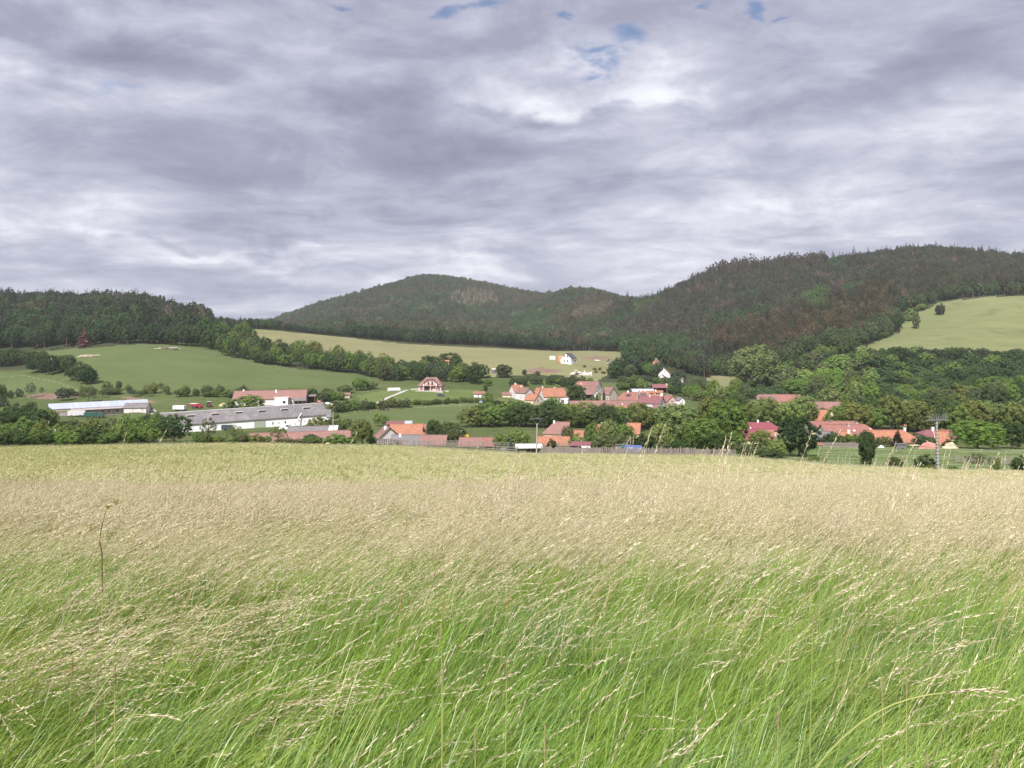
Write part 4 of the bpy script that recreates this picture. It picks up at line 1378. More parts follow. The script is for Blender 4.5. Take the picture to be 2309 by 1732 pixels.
def rowT(kinds, pts, n, h0, h1, w0, w1, tints, label, name='tree', cat='tree', group=None, jy=6.0, ju=6.0):
    """n trees along a polyline of (bearing column, distance); heights and widths in metres; {o} in the label counts them from the left"""
    pts = np.array(pts, float)
    seg = np.hypot(np.diff(pts[:, 0]), np.diff(pts[:, 1]) * 1.0)
    cum = np.concatenate([[0], np.cumsum(seg)])
    spots = []
    for i in range(n):
        s = (i + random.uniform(.2, .8)) / n * cum[-1]
        u = np.interp(s, cum, pts[:, 0]) + random.uniform(-ju, ju)
        Y = np.interp(s, cum, pts[:, 1]) + random.uniform(-jy, jy)
        if -12 < u < 2322:
            spots.append((u, Y))
    spots.sort()
    for i, (u, Y) in enumerate(spots):
        T(random.choice(kinds), u, Y, 0, 0, random.choice(tints), label.replace('{o}', ORD[min(i, len(ORD) - 1)]), name, cat, group, h=random.uniform(h0, h1) * random.uniform(.85, 1.15), wid=random.uniform(w0, w1))


# field-edge hedge on the left
g = 'shrubs of the hedge along the left meadow edge'
lb = '{o} from the left, front row of the left meadow edge hedge'
rowT(['shrub', 'oak'], [(-60, 164), (110, 163), (260, 163), (345, 162)], 20, 2.6, 4.4, 3.4, 5.2, [GREEN, VIVID, LIGHT, GREEN, DARK], lb, 'hedge_shrub', 'shrub', g, 2.5, 6)
rowT(['shrub'], [(-40, 176), (160, 175), (320, 172)], 12, 3.6, 6.0, 4.0, 6.5, [DULL, GREEN, OLIVE], '{o} from the left, taller back row of the left meadow edge hedge', 'hedge_shrub', 'shrub', g, 3, 8)
T('great', 392, 172, 931, 88, DARK, 'big dark tree at the meadow edge before the left end of the long barn')
T('oak', 318, 170, 945, 62, GREEN, 'mid green round tree just left of the big dark tree at the meadow edge')
T('oak', 285, 172, 953, 60, LIGHT, 'pale green round tree in the hedge, second left of the big dark tree')
T('oak', 352, 178, 934, 46, VIVID, 'fresh green tree tucked against the left side of the big dark tree')
T('loose', 470, 168, 940, 46, DULL, 'thin loose tree in front of the long white barn, right of the big dark tree')
T('loose', 528, 166, 957, 46, OLIVE, 'open fruit tree before the dark green trailer of the long barn')
T('loose', 627, 178, 960, 50, OLIVE, 'rounded fruit tree before the middle of the long red tiled shed')
rowT(['shrub'], [(435, 162), (520, 161), (600, 161), (700, 160), (735, 160)], 15, 1.0, 2.2, 2.0, 4.0, [GREEN, OLIVE, DULL, VIVID], '{o} low bush from the left along the meadow edge before the long red tiled shed', 'bush', 'bush', 'low bushes before the tiled shed', 2, 8)
T('shrub', 760, 161, 977, 66, VIVID, 'fresh green bush at the foot of the slim concrete pole', 'bush', 'bush')
T('oak', 700, 176, 978, 40, DULL, 'brownish small tree before the grey roofed shed with a white strip', 'small_tree')
T('chestnut', 817, 176, 944, 58, OLIVE, 'round olive green tree left of the brown roofed farmhouse')
T('shrub', 792, 174, 985, 38, GREEN, 'shrub under the round olive tree left of the farmhouse', 'bush', 'bush')
T('shrub', 838, 182, 981, 26, DARK, 'dark shrub against the left wall of the brown roofed farmhouse', 'bush', 'bush')
# around the barns on the left
g = 'dark trees below the steel barn'
rowT(['oak', 'shrub'], [(-30, 262), (60, 262), (125, 258)], 8, 6.0, 10, 6, 9, [DARK, GREEN, DARK], '{o} from the left of the dark round trees left of the steel barn', group=g, jy=12, ju=8)
g = 'bushes on the bank below the steel barn'
rowT(['shrub', 'oak'], [(130, 288), (190, 281), (262, 284)], 11, 1.6, 3.2, 4, 6, [DULL, GREEN, DARK], '{o} from the left of the dull bushes on the bank below the steel barn', 'bush', 'bush', g, 8, 8)
rowT(['shrub', 'oak'], [(-20, 225), (100, 222), (200, 232), (300, 234)], 13, 2.0, 3.6, 3.5, 6, [GREEN, DULL, OLIVE, VIVID], '{o} bush from the left between the teal cabin and the peach hut line', 'bush', 'bush', 'bushes near the two small huts', 10, 10)
rowT(['oak', 'shrub'], [(305, 240), (340, 232), (375, 225)], 7, 4.0, 7.0, 5, 8, [GREEN, DULL, DARK], '{o} tree from the left between the barn annex and the big dark tree', group='trees left of the long barn', jy=10, ju=8)
rowT(['shrub'], [(340, 326), (380, 318), (430, 322), (500, 330)], 11, 2.5, 4.2, 4, 6.5, [DARK, DULL, BLUEG], '{o} grey green bush from the left just behind the roof of the long barn', 'bush', 'bush', 'bushes behind the long barn', 5, 8)
T('chestnut', 558, 338, 890, 90, GREEN, 'broad round tree in front of the pink roofed stable')
T('shrub', 520, 332, 907, 46, DULL, 'bush on the left foot of the broad tree before the pink roofed stable', 'bush', 'bush')
rowT(['shrub', 'oak'], [(395, 395), (450, 400), (520, 398), (560, 402)], 12, 3.2, 6.0, 4, 7, [GREEN, DARK, DULL], '{o} shrub from the left in the thicket between the pasture and the stable', 'shrub', 'shrub', 'thicket under the pasture', 6, 8)
rowT(['shrub', 'oak', 'loose'], [(150, 402), (200, 398), (260, 404), (330, 404), (385, 402)], 22, 1.6, 6.5, 3.0, 6.5, [DULL, DARK, BLUEG, OLIVE], '{o} scrubby dark bush from the left under the lower edge of the pasture', 'scrub_bush', 'bush', 'scrub under the pasture', 10, 10)
T('loose', 69, 395, 862, 28, BLUEG, 'grey green small tree on the little field, left of the brown bank', 'small_tree')
T('shrub', 43, 398, 875, 20, BLUEG, 'small grey bush left of the grey green tree on the little field', 'bush', 'bush')
T('shrub', 24, 392, 879, 16, BLUEG, 'smallest grey bush at the left end of the little field', 'bush', 'bush')
T('loose', 94, 404, 872, 12, DARK, 'tiny dark sapling on the little field right of the grey green tree', 'sapling')
T('oak', 143, 385, 873, 36, BLUEG, 'dark grey round bush growing out of the bare red bank', 'bush', 'bush')
T('loose', 72, 350, 904, 26, DARK, 'small thin tree alone in the grass left of the steel barn', 'small_tree')
T('oak', 3, 360, 866, 30, DARK, 'dark tree at the very left edge above the little field')
T('oak', 4, 330, 896, 34, BLUEG, 'dull tree at the left frame edge below the little field')
T('loose', 200, 380, 868, 42, DULL, 'brownish loose shrub right of the red bank', 'bush', 'bush')
# the dark row between little field and pasture
g = 'dark trees between little field and pasture'
rowT(['oak', 'chestnut'], [(-40, 540), (60, 520), (130, 480), (180, 450), (207, 436)], 20, 8, 13, 10, 15, [DARK, DARK, (.04, .07, .03)], '{o} from the left of the dark trees between little field and green pasture', group=g, jy=12, ju=10)
# the edge of the left forest
T('dead', 190, 588, 735, 38, (.20, .105, .105), 'reddish brown dead conifer at the forest edge above the pasture', 'dead_conifer')
T('pine', 300, 596, 741, 24, (.09, .088, .05), 'brownish pine with a bare pale trunk above the two log piles', 'pine_tree')
T('pine', 150, 594, 737, 26, (.05, .07, .04), 'pine with a pinkish trunk left of the reddish dead conifer', 'pine_tree')
T('pine', 100, 590, 742, 24, (.05, .07, .04), 'tall pine at the left upper corner of the pasture', 'pine_tree')
rowT(['oak', 'tall', 'chestnut'], [(60, 612), (200, 603), (330, 600), (440, 600), (500, 590)], 30, 13, 20, 11, 16, [DARK, (.046, .080, .040), (.055, .09, .04), (.05, .07, .045)], '{o} from the left of the front forest trees above the pasture', 'forest_tree', 'forest tree', 'front row of the left forest', 7, 8)
# belt between pasture and hay meadow
g = 'trees in the belt between pasture and hay meadow'
lb = '{o} tree from the left in the %s row between green pasture and hay meadow'
rowT(['oak', 'tall', 'loose'], [(470, 590), (515, 562), (597, 548), (686, 540), (794, 525), (872, 500)], 32, 9, 14, 10, 14, [GREEN, DARK, VIVID, DULL, GREEN, (.065, .105, .04)], lb % 'front', group=g, jy=4, ju=8)
rowT(['oak', 'tall', 'loose'], [(440, 640), (520, 610), (600, 588), (690, 566), (800, 545), (890, 525)], 32, 11, 16, 11, 15, [GREEN, DULL, DARK, GREEN, OLIVE], lb % 'middle', group=g, jy=8, ju=10)
rowT(['oak', 'tall'], [(430, 690), (510, 660), (580, 628)], 14, 12, 17, 11, 15, [GREEN, DARK, (.055, .10, .04)], lb % 'rear', group=g, jy=12, ju=10)
T('chestnut', 1014, 562, 793, 62, DARK, 'dark wide tree standing up over the hay meadow behind the tiny cream hut')
T('oak', 968, 548, 800, 50, (.045, .075, .03), 'dark tree left of the wide dark tree by the tiny cream hut')
# behind the villa
g = 'trees behind the villa and lawn'
rowT(['oak', 'tall', 'chestnut'], [(850, 492), (920, 497), (1000, 490), (1080, 478)], 20, 7.5, 12, 8, 12, [DARK, GREEN, BLUEG, DARK, DULL], '{o} tree from the left in the front of the grove behind the villa', group=g, jy=8, ju=10)
rowT(['oak', 'chestnut'], [(890, 530), (960, 524), (1060, 512)], 11, 8, 12, 9, 12, [DARK, BLUEG, GREEN], '{o} tree from the left in the rear of the grove behind the villa', group=g, jy=6, ju=10)
T('chestnut', 1086, 505, 820, 40, DARK, 'dense round dark tree left of the pale grey box hut')
T('chestnut', 1136, 505, 821, 44, (.04, .062, .03), 'dense dark tree just right of the pale grey box hut')
T('oak', 1100, 470, 853, 22, VIVID, 'pale green round tree at the right end of the villa lawn')
T('column', 1095, 440, 868, 11, DARK, 'slender dark conical tree right of the small white garden house', 'conical_tree')
T('oak', 812, 430, 850, 42, VIVID, 'fresh green tree by the white polytunnel left of the villa')
T('oak', 836, 436, 858, 36, LIGHT, 'light green tree right next to the fresh green one near the polytunnel')
T('oak', 778, 418, 868, 40, DULL, 'dull tree left of the fresh green tree near the lawn track')
# hedges around lawn and paddock
rowT(['shrub', 'oak'], [(600, 385), (660, 388), (720, 384), (770, 392)], 18, 4.0, 7.5, 5, 8, [DULL, GREEN, DARK, (.055, .085, .035)], '{o} shrub from the left in the thicket right of the pink roofed stable', 'shrub', 'shrub', 'thicket right of the stable', 9, 9)
rowT(['shrub'], [(735, 338), (790, 362), (850, 372), (925, 380)], 20, 3.0, 5.2, 4.5, 7, [DULL, DARK, GREEN], '{o} from the left in the thick hedge between lawn and lower paddock', 'hedge_shrub', 'shrub', 'hedge under the villa lawn', 7, 8)
rowT(['shrub'], [(930, 385), (1000, 392), (1078, 404)], 15, 1.8, 2.8, 3.2, 4.6, [DULL, DARK, OLIVE], '{o} low shrub from the left in the thin hedge under the villa lawn', 'hedge_shrub', 'shrub', 'thin hedge under the villa lawn', 1.5, 4)
rowT(['shrub'], [(700, 268), (740, 282), (790, 296)], 9, 2.5, 4.5, 3.5, 6, [OLIVE, GREEN, DULL], '{o} bush from the left in the rough ground between long barn and paddock', 'bush', 'bush', 'bushes right of the long barn', 9, 10)
T('shrub', 712, 262, 938, 48, OLIVE, 'rounded bush before the right end of the long white barn', 'bush', 'bush')
T('shrub', 745, 270, 943, 30, DULL, 'smaller bush right of the rounded bush at the end of the long barn', 'bush', 'bush')
T('oak', 852, 300, 928, 26, LIGHT, 'pale young tree above the left corner of the rust brown cattle shed', 'young_tree')
T('oak', 868, 296, 935, 22, GREEN, 'young tree right of the pale one above the cattle shed', 'young_tree')
T('tall', 1100, 388, 884, 34, GREEN, 'tall tree right of the garden house at the paddock corner')
T('oak', 1122, 372, 902, 50, (.05, .08, .03), 'round dark tree below the tall one at the paddock corner')
T('oak', 1108, 350, 918, 48, GREEN, 'green tree at the lower right corner of the paddock')
rowT(['shrub', 'oak'], [(1135, 382), (1165, 372), (1195, 366)], 7, 3, 5, 4, 6, [DULL, GREEN, PALE], '{o} garden bush from the left below the leftmost village house', 'bush', 'bush', 'garden bushes under the leftmost house', 8, 6)
# lower middle: walnuts and the chestnut avenue
T('chestnut', 979, 232, 945, 44, (.06, .088, .03), 'round walnut tree right of the orange barn at the foot of the paddock')
T('chestnut', 1016, 228, 948, 50, (.065, .085, .032), 'second walnut tree, nearer the parked white van')
T('oak', 1030, 214, 958, 46, DULL, 'dull brownish tree below the walnuts beside the faded red shed')
g = 'chestnuts of the avenue below the village'
lb = '{o} round crown from the left in the chestnut avenue below the upper street'
rowT(['chestnut'], [(1052, 296), (1120, 302), (1200, 300), (1290, 300), (1370, 300), (1440, 296), (1500, 292)], 22, 6.8, 9.2, 10, 13, [OLIVE, GREEN, (.095, .125, .042), DARK], lb, 'chestnut_tree', 'chestnut tree', group=g, jy=5, ju=5)
rowT(['chestnut'], [(1065, 330), (1130, 338), (1220, 340), (1260, 338)], 8, 5.5, 7.5, 8, 10, [GREEN, OLIVE, DARK], '{o} tree top from the left behind the left half of the chestnut avenue', group='trees behind the avenue', jy=6, ju=6)
T('chestnut', 1246, 352, 893, 44, GREEN, 'round green tree between the cream gable and the white wall of the orange barn')
T('oak', 1300, 392, 864, 50, (.055, .09, .035), 'tall tree between the big orange barn and the porch house')
T('spruce', 1362, 396, 874, 14, DARK, 'small dark conifer in front of the grey pink gable', 'conifer')
T('shrub', 1340, 385, 893, 30, DULL, 'round garden bush below the house with the shaded porch', 'bush', 'bush')
T('chestnut', 1364, 282, 906, 54, DARK, 'very dark crown in the avenue right under the long faded shed')
T('chestnut', 1442, 286, 903, 66, OLIVE, 'tall olive chestnut before the lilac gabled house')
# lower gardens
T('oak', 1168, 188, 964, 62, LIGHT, 'bright soft green tree left of the wooden utility pole')
T('shrub', 1128, 192, 975, 40, GREEN, 'bush left of the bright soft green tree behind the rail fence', 'bush', 'bush')
T('spruce', 1152, 170, 985, 17, (.10, .14, .14), 'little blue spruce behind the rail fence', 'blue_spruce')
T('shrub', 1244, 178, 988, 26, (.05, .07, .03), 'clipped round bush in front of the bright orange barn', 'bush', 'bush')
T('oak', 1280, 224, 960, 34, DULL, 'thin tree in front of the dusty red hipped roof', 'small_tree')
T('tall', 1335, 178, 950, 42, GREEN, 'tall narrow green bush right of the dusty red roof')
T('shrub', 1300, 168, 976, 40, LIGHT, 'light green bush behind the wooden hut on the fence', 'bush', 'bush')
T('oak', 1372, 180, 944, 52, PALE, 'pale leaved bush standing before the orange roof with a white chimney')
T('oak', 1408, 186, 952, 56, VIVID, 'bright green tree above the parked blue car')
T('shrub', 1358, 164, 978, 60, DULL, 'dense dull bush behind the picket fence, left of the blue car', 'bush', 'bush')
T('shrub', 1455, 163, 976, 70, (.05, .075, .03), 'dark bush behind the blue trailer', 'bush', 'bush')
T('shrub', 1405, 168, 970, 50, DULL, 'bush directly behind the blue car', 'bush', 'bush')
# the large group right of the middle
T('great', 1640, 190, 894, 112, GREEN, 'largest broad green tree in the middle of the picture right of the village')
T('great', 1528, 188, 905, 120, PALE, 'large pale green tree left of the largest broad tree')
T('chestnut', 1600, 205, 888, 70, OLIVE, 'olive tree top rising behind the two largest trees')
T('great', 1585, 166, 940, 100, GREEN, 'dense green tree low in front of the two largest trees')
T('chestnut', 1490, 172, 955, 66, PALE, 'pale leaved tree behind the right part of the picket fence')
T('shrub', 1540, 154, 985, 74, (.06, .10, .034), 'fresh bush close behind the picket fence, left of its gate', 'bush', 'bush')
T('shrub', 1495, 156, 996, 60, (.13, .155, .085), 'bush with whitish leaves close behind the picket fence', 'bush', 'bush')
T('shrub', 1610, 150, 976, 84, (.045, .078, .028), 'dark bush behind the far right end of the picket fence', 'bush', 'bush')
T('shrub', 1655, 156, 974, 64, GREEN, 'green bush under the largest broad tree', 'bush', 'bush')
T('chestnut', 1715, 178, 968, 60, OLIVE, 'olive tree in front of the crimson roofs')
T('shrub', 1690, 142, 1003, 74, DULL, 'low dark bush right of the picket fence end', 'bush', 'bush')
T('oak', 1752, 136, 990, 46, LIGHT, 'small bright green tree in front of the big black green tree')
T('great', 1800, 141, 938, 104, (.034, .060, .030), 'big black green tree beside the paddock, darkest of all')
T('shrub', 1742, 132, 1015, 70, DARK, 'dark low bush under the big black green tree', 'bush', 'bush')
T('shrub', 1842, 128, 1030, 50, GREEN, 'low green bush at the corner of the paddock', 'bush', 'bush')
rowT(['chestnut'], [(1690, 300), (1740, 292), (1790, 292), (1830, 298)], 8, 9, 11, 9, 12, [PALE, OLIVE, LIGHT], '{o} pale chestnut from the left between the crimson and brown orange roofs', 'chestnut_tree', 'chestnut tree', group='pale chestnuts of the right street', jy=6, ju=6)
rowT(['chestnut', 'oak'], [(1655, 312), (1690, 306)], 3, 8, 10, 8, 10, [GREEN, DARK], '{o} dark tree from the left right behind the largest broad tree', group='trees behind the largest tree', jy=4, ju=4)
g = 'chestnut row behind the right-hand houses'
rowT(['chestnut'], [(1880, 285), (1960, 272), (2050, 268), (2140, 262), (2230, 258), (2330, 255)], 20, 9, 12.5, 9.5, 13, [OLIVE, DARK, GREEN, PALE, OLIVE], '{o} tall chestnut from the left in the row behind the right-hand houses', 'chestnut_tree', 'chestnut tree', group=g, jy=8, ju=8)
T('chestnut', 1892, 262, 946, 50, GREEN, 'green tree left of the chestnut row, over the long red roof')
T('great', 2205, 170, 946, 132, VIVID, 'wide fresh green acacia right of the concrete pole')
T('chestnut', 2282, 174, 950, 74, (.055, .088, .04), 'dark green tree at the right frame edge next to the acacia')
T('oak', 2085, 176, 982, 58, DARK, 'dark round bush left of the concrete pole by the maroon roof', 'bush', 'bush')
T('shrub', 2140, 172, 990, 34, (.10, .10, .055), 'brownish bush right behind the concrete pole', 'bush', 'bush')
T('shrub', 2042, 172, 1001, 32, LIGHT, 'light bush under the fir tree', 'bush', 'bush')
T('spruce', 2024, 180, 968, 38, (.045, .05, .035), 'dark fir in front of the vivid orange roof', 'fir_tree')
T('oak', 1993, 182, 984, 44, DULL, 'dull bush right of the columnar tree', 'bush', 'bush')
T('shrub', 1985, 178, 1000, 50, DARK, 'dark shrub beside the fence right of the columnar tree', 'bush', 'bush')
rowT(['shrub'], [(1862, 182), (1900, 180), (1935, 180)], 6, 2.2, 3.2, 3, 4, [DULL, GREEN, DARK], '{o} bush from the left behind the grey board fence', 'bush', 'bush', 'bushes behind the board fence', 2, 5)
T('column', 1955, 119, 971, 44, (.055, .085, .036), 'egg shaped columnar tree standing alone at the paddock edge', 'columnar_tree')
T('shrub', 2018, 117, 1030, 40, (.06, .09, .035), 'round bush between the columnar tree and the concrete pole', 'bush', 'bush')
T('shrub', 2085, 112, 1024, 50, (.05, .075, .032), 'taller bush just left of the concrete pole', 'bush', 'bush')
T('shrub', 2100, 106, 1060, 34, (.14, .17, .05), 'low yellow green weeds at the foot of the concrete pole', 'weed_bush', 'bush')
T('loose', 2205, 118, 1020, 60, DULL, 'scraggy shrub in the paddock behind the tall grass on the right', 'bush', 'bush')
T('tall', 2248, 106, 1032, 24, GREEN, 'narrow shrub at the right meadow edge', 'bush', 'bush')
T('shrub', 2300, 108, 1026, 46, DARK, 'dark bush at the right frame edge behind the tall grass', 'bush', 'bush')
T('shrub', 2150, 104, 1062, 40, GREEN, 'low bush right of the concrete pole', 'bush', 'bush')
# slope between village and forest
T('willow', 1700, 520, 780, 124, (.175, .212, .092), 'huge pale feathery willow rising before the brown forest')
rowT(['oak', 'chestnut'], [(1395, 548), (1440, 552), (1480, 560), (1540, 548)], 12, 7, 11, 9, 12, [DULL, BLUEG, GREEN, DARK], '{o} bushy tree from the left around the white hill house', group='trees around the hill house', jy=12, ju=10)
rowT(['shrub'], [(1400, 498), (1450, 505), (1500, 508), (1540, 505)], 12, 3.6, 5.4, 6, 9, [DULL, BLUEG, GREEN], '{o} low bush from the left in front of the white hill house', 'bush', 'bush', 'bushes before the hill house', 8, 8)
rowT(['oak', 'tall'], [(1375, 540), (1420, 560), (1460, 575)], 9, 9, 15, 10, 13, [DARK, BLUEG, (.045, .07, .035)], '{o} dark tree from the left between hay meadow and red brown cabin', group='trees near the red brown cabin', jy=14, ju=10)
rowT(['oak', 'chestnut', 'shrub'], [(1520, 470), (1560, 485), (1590, 510), (1560, 540)], 13, 6, 9, 8, 11, [DULL, BLUEG, (.075, .09, .05)], '{o} grey green tree from the left before the small valley field', group='bushes left of the valley field', jy=10, ju=8)
rowT(['shrub', 'oak'], [(1150, 470), (1200, 486), (1260, 488), (1330, 480)], 18, 3.5, 6.5, 5, 8, [DULL, DARK, GREEN], '{o} shrub from the left on the slope under the rock face', 'shrub', 'shrub', 'shrubs under the rock face', 12, 10)
rowT(['shrub'], [(1170, 520), (1200, 524), (1225, 526)], 4, 2.5, 3.6, 3, 4, [DARK, DULL], '{o} small dark bush from the left in front of the red earth mound', 'bush', 'bush', 'bushes before the earth mound', 3, 8)
rowT(['shrub'], [(1340, 560), (1370, 555), (1320, 575)], 6, 1.5, 2.6, 2.5, 4, [DULL, OLIVE], '{o} small bush from the left in the grass right of the rock face', 'bush', 'bush', 'bushes right of the rock face', 8, 8)
rowT(['shrub', 'oak'], [(1395, 462), (1440, 452), (1480, 452), (1540, 440)], 11, 4, 7, 6, 9, [GREEN, DULL, DARK, PALE], '{o} tree from the left behind the pavilion and the dormered roofs', group='trees behind the pavilion', jy=8, ju=8)
rowT(['oak', 'tall'], [(1545, 420), (1600, 410), (1650, 420)], 8, 6, 10, 7, 10, [GREEN, VIVID, PALE], '{o} green tree from the left between the small white gable and the far barn', group='trees left of the far barn', jy=8, ju=8)
T('chestnut', 1745, 510, 838, 56, (.03, .045, .03), 'almost black round tree right of the willow')
T('oak', 1660, 500, 852, 36, GREEN, 'green tree at the foot of the willow')
T('tall', 1680, 470, 868, 34, DULL, 'loose tree in front of the willow trunk')
T('oak', 925, 835, 748, 26, (.075, .10, .055), 'single pale tree at the upper edge of the hay meadow')
T('oak', 950, 838, 752, 30, (.03, .045, .032), 'dark tree right beside the single pale tree at the hay meadow edge')
T('shrub', 2066, 735, 702, 18, (.09, .11, .05), 'single bush on the upper hill meadow', 'bush', 'bush')
T('shrub', 2120, 790, 683, 26, (.055, .06, .045), 'dark bush at the left corner of the upper hill meadow', 'bush', 'bush')
# the wood on the right, its crowns one by one
g = 'crowns of the wood on the right slope'
TONES = [('dark green', [(.062, .10, .046), (.056, .092, .044), DARK]), ('fresh green', [GREEN, VIVID]), ('pale', [LIGHT, PALE]), ('olive', [OLIVE, DULL, (.105, .118, .066)])]
WOOD_REST = []
spots = []
for i in range(170):
    u = random.uniform(1735, 2325)
    Y = 335 + 245 * random.random() ** 0.85
    if u < 1830 and Y < 420:
        continue
    deep = u > 1990 and Y > 400
    tone = random.choice([0, 0, 0, 1] if deep else [1, 1, 2, 3, 3, 0])
    spots.append((Y, u, tone, random.uniform(6.5, 10) if deep else random.uniform(8, 13)))
spots.sort()
for i, (Y, u, tone, hh) in enumerate(spots):
    col = random.choice(TONES[tone][1])
    if i < 80:
        band = 'lower' if Y < 400 else 'middle'
        side = 'left part' if u < 1950 else ('right part' if u > 2140 else 'middle')
        T(random.choice(['oak', 'chestnut', 'oak', 'tall']), u, Y, 0, 0, col, '%s crown in the %s of the wood on the right, %s slope' % (TONES[tone][0], side, band), 'tree', 'tree', g, h=hh, wid=random.uniform(9, 14))
    else:
        WOOD_REST.append((u, Y, hh, col))
rowT(['chestnut', 'oak'], [(1985, 556), (2040, 558), (2110, 556), (2190, 556), (2310, 552)], 17, 8, 11.5, 12, 16, [DARK, (.06, .072, .042), (.04, .062, .03)], '{o} dark tree from the left along the lower edge of the hill meadow', group='trees along the hill meadow', jy=8, ju=8)
rowT(['oak', 'shrub', 'chestnut'], [(1770, 600), (1840, 612), (1905, 634), (1990, 702), (2022, 762), (2085, 838)], 34, 6, 9.5, 9, 12, [GREEN, DARK, LIGHT, (.05, .085, .04)], '{o} green tree from the left in the strip between hill meadow and brown forest', group='strip left of the hill meadow', jy=10, ju=7)


# ------------------------------------------------------------------ the forests: tens of thousands of far trees in one scattered mass
FMAT = M['leaf_inst']
proto_col = bpy.data.collections.new('forest_tree_kinds')


def merge_meshes(name, parts):
    """parts: (mesh, material index); one mesh with foliage and bark"""
    vs, fl, mi, off = [], {}, {}, 0
    for me, k in parts:
        n = len(me.vertices)
        co = np.empty(n * 3, np.float32)
        me.vertices.foreach_get('co', co)
        vs.append(co.reshape(-1, 3))
        for p in me.polygons:
            fl.setdefault(len(p.vertices), []).append([i + off for i in p.vertices])
            mi.setdefault(len(p.vertices), []).append(k)
        off += n
    keys = [k for k in sorted(fl)]
    return np.concatenate(vs), [np.array(fl[k]) for k in keys], np.concatenate([mi[k] for k in keys])


def forest_proto(idx, crown, trunk, bark):
    v, f, m_ = merge_meshes('t', [(crown, 0), (trunk, 1)])
    me = np_mesh('forest_tree', v, f, [FMAT, bark], m_)
    o = bpy.data.objects.new('k%02d_forest_tree' % idx, me)
    proto_col.objects.link(o)


LOW = dict(mat_key='leaf_inst')
protos = []
for i in range(3):      # 0-2 broadleaf
    protos.append((crown_mesh('c', lobe_set(17, (0, 0, .58), (.38, .38, .36), .15), 22, .052, .6, 'leaf_inst'), MB().path([(0, 0, -.08), (0, 0, .4)], [.022, .015], 5).mesh('t', None), M['bark']))
for i in range(3):      # 3-5 pine: long bare pinkish stem, ragged crown
    cr = crown_mesh('c', lobe_set(12, (0, 0, .74), (.30, .30, .23), .115, -.9), 20, .055, .3, 'leaf_inst', jit=.8)
    protos.append((cr, MB().path([(0, 0, -.06), (.012, 0, .5), (0, .012, .95)], [.017, .012, .004], 5).mesh('t', None), M['bark_pine']))
for i in range(2):      # 6-7 spruce
    protos.append((conifer_mesh('c', 11, 7, [FMAT], .62, .06, .2), MB().tube((0, 0, -.05), (0, 0, .98), .014, .003, 4).mesh('t', None), M['bark']))
for i in range(2):      # 8-9 dying pine: thin, see-through
    cr = crown_mesh('c', lobe_set(9, (0, 0, .72), (.27, .27, .25), .10, -.9), 12, .050, .12, 'leaf_inst', jit=.9)
    mb = MB().path([(0, 0, -.06), (-.012, 0, .5), (.01, 0, 1.0)], [.018, .013, .004], 5)
    for k in range(9):
        a, z = k * 2.4, .45 + .055 * k
        mb.tube((0, 0, z), (.26 * math.cos(a) * (1 - .6 * k / 9), .26 * math.sin(a) * (1 - .6 * k / 9), z + .04), .006, .002, 3)
    protos.append((cr, mb.mesh('t', None), M['bark_pine']))
for i, (c_, t_, b_) in enumerate(protos):
    forest_proto(i, c_, t_, b_)


def scatter_group(name, coll):
    ng = bpy.data.node_groups.new(name, 'GeometryNodeTree')
    ng.interface.new_socket('Geometry', in_out='INPUT', socket_type='NodeSocketGeometry')
    ng.interface.new_socket('Geometry', in_out='OUTPUT', socket_type='NodeSocketGeometry')
    N, Lk = ng.nodes, ng.links
    gi, go = N.new('NodeGroupInput'), N.new('NodeGroupOutput')
    iop = N.new('GeometryNodeInstanceOnPoints')
    ci = N.new('GeometryNodeCollectionInfo')
    ci.inputs['Collection'].default_value = coll
    ci.inputs['Separate Children'].default_value = True
    ci.inputs['Reset Children'].default_value = True

    def attr(nm, ty):
        a = N.new('GeometryNodeInputNamedAttribute')
        a.data_type = ty
        a.inputs['Name'].default_value = nm
        return a.outputs['Attribute']
    e2r = N.new('FunctionNodeEulerToRotation')
    Lk.new(gi.outputs[0], iop.inputs['Points'])
    Lk.new(ci.outputs[0], iop.inputs['Instance'])
    iop.inputs['Pick Instance'].default_value = True
    Lk.new(attr('kind_id', 'INT'), iop.inputs['Instance Index'])
    Lk.new(attr('turn', 'FLOAT_VECTOR'), e2r.inputs[0])
    Lk.new(e2r.outputs[0], iop.inputs['Rotation'])
    Lk.new(attr('size', 'FLOAT_VECTOR'), iop.inputs['Scale'])
    Lk.new(iop.outputs[0], go.inputs[0])
    return ng


def scatter(name, ng, pts, kid, turn, size, tint=None):
    me = bpy.data.meshes.new(name)
    n = len(pts)
    me.vertices.add(n)
    me.vertices.foreach_set('co', np.asarray(pts, np.float32).ravel())
    a = me.attributes.new('kind_id', 'INT', 'POINT')
    a.data.foreach_set('value', np.asarray(kid, np.int32))
    a = me.attributes.new('turn', 'FLOAT_VECTOR', 'POINT')
    a.data.foreach_set('vector', np.asarray(turn, np.float32).ravel())
    a = me.attributes.new('size', 'FLOAT_VECTOR', 'POINT')
    a.data.foreach_set('vector', np.asarray(size, np.float32).ravel())
    if tint is not None:
        a = me.attributes.new('tint', 'FLOAT_COLOR', 'POINT')
        a.data.foreach_set('color', np.concatenate([np.asarray(tint, np.float32), np.ones((n, 1), np.float32)], 1).ravel())
    o = bpy.data.objects.new(name, me)
    md = o.modifiers.new('scatter', 'NODES')
    md.node_group = ng
    o['kind'] = 'stuff'
    return link(o)


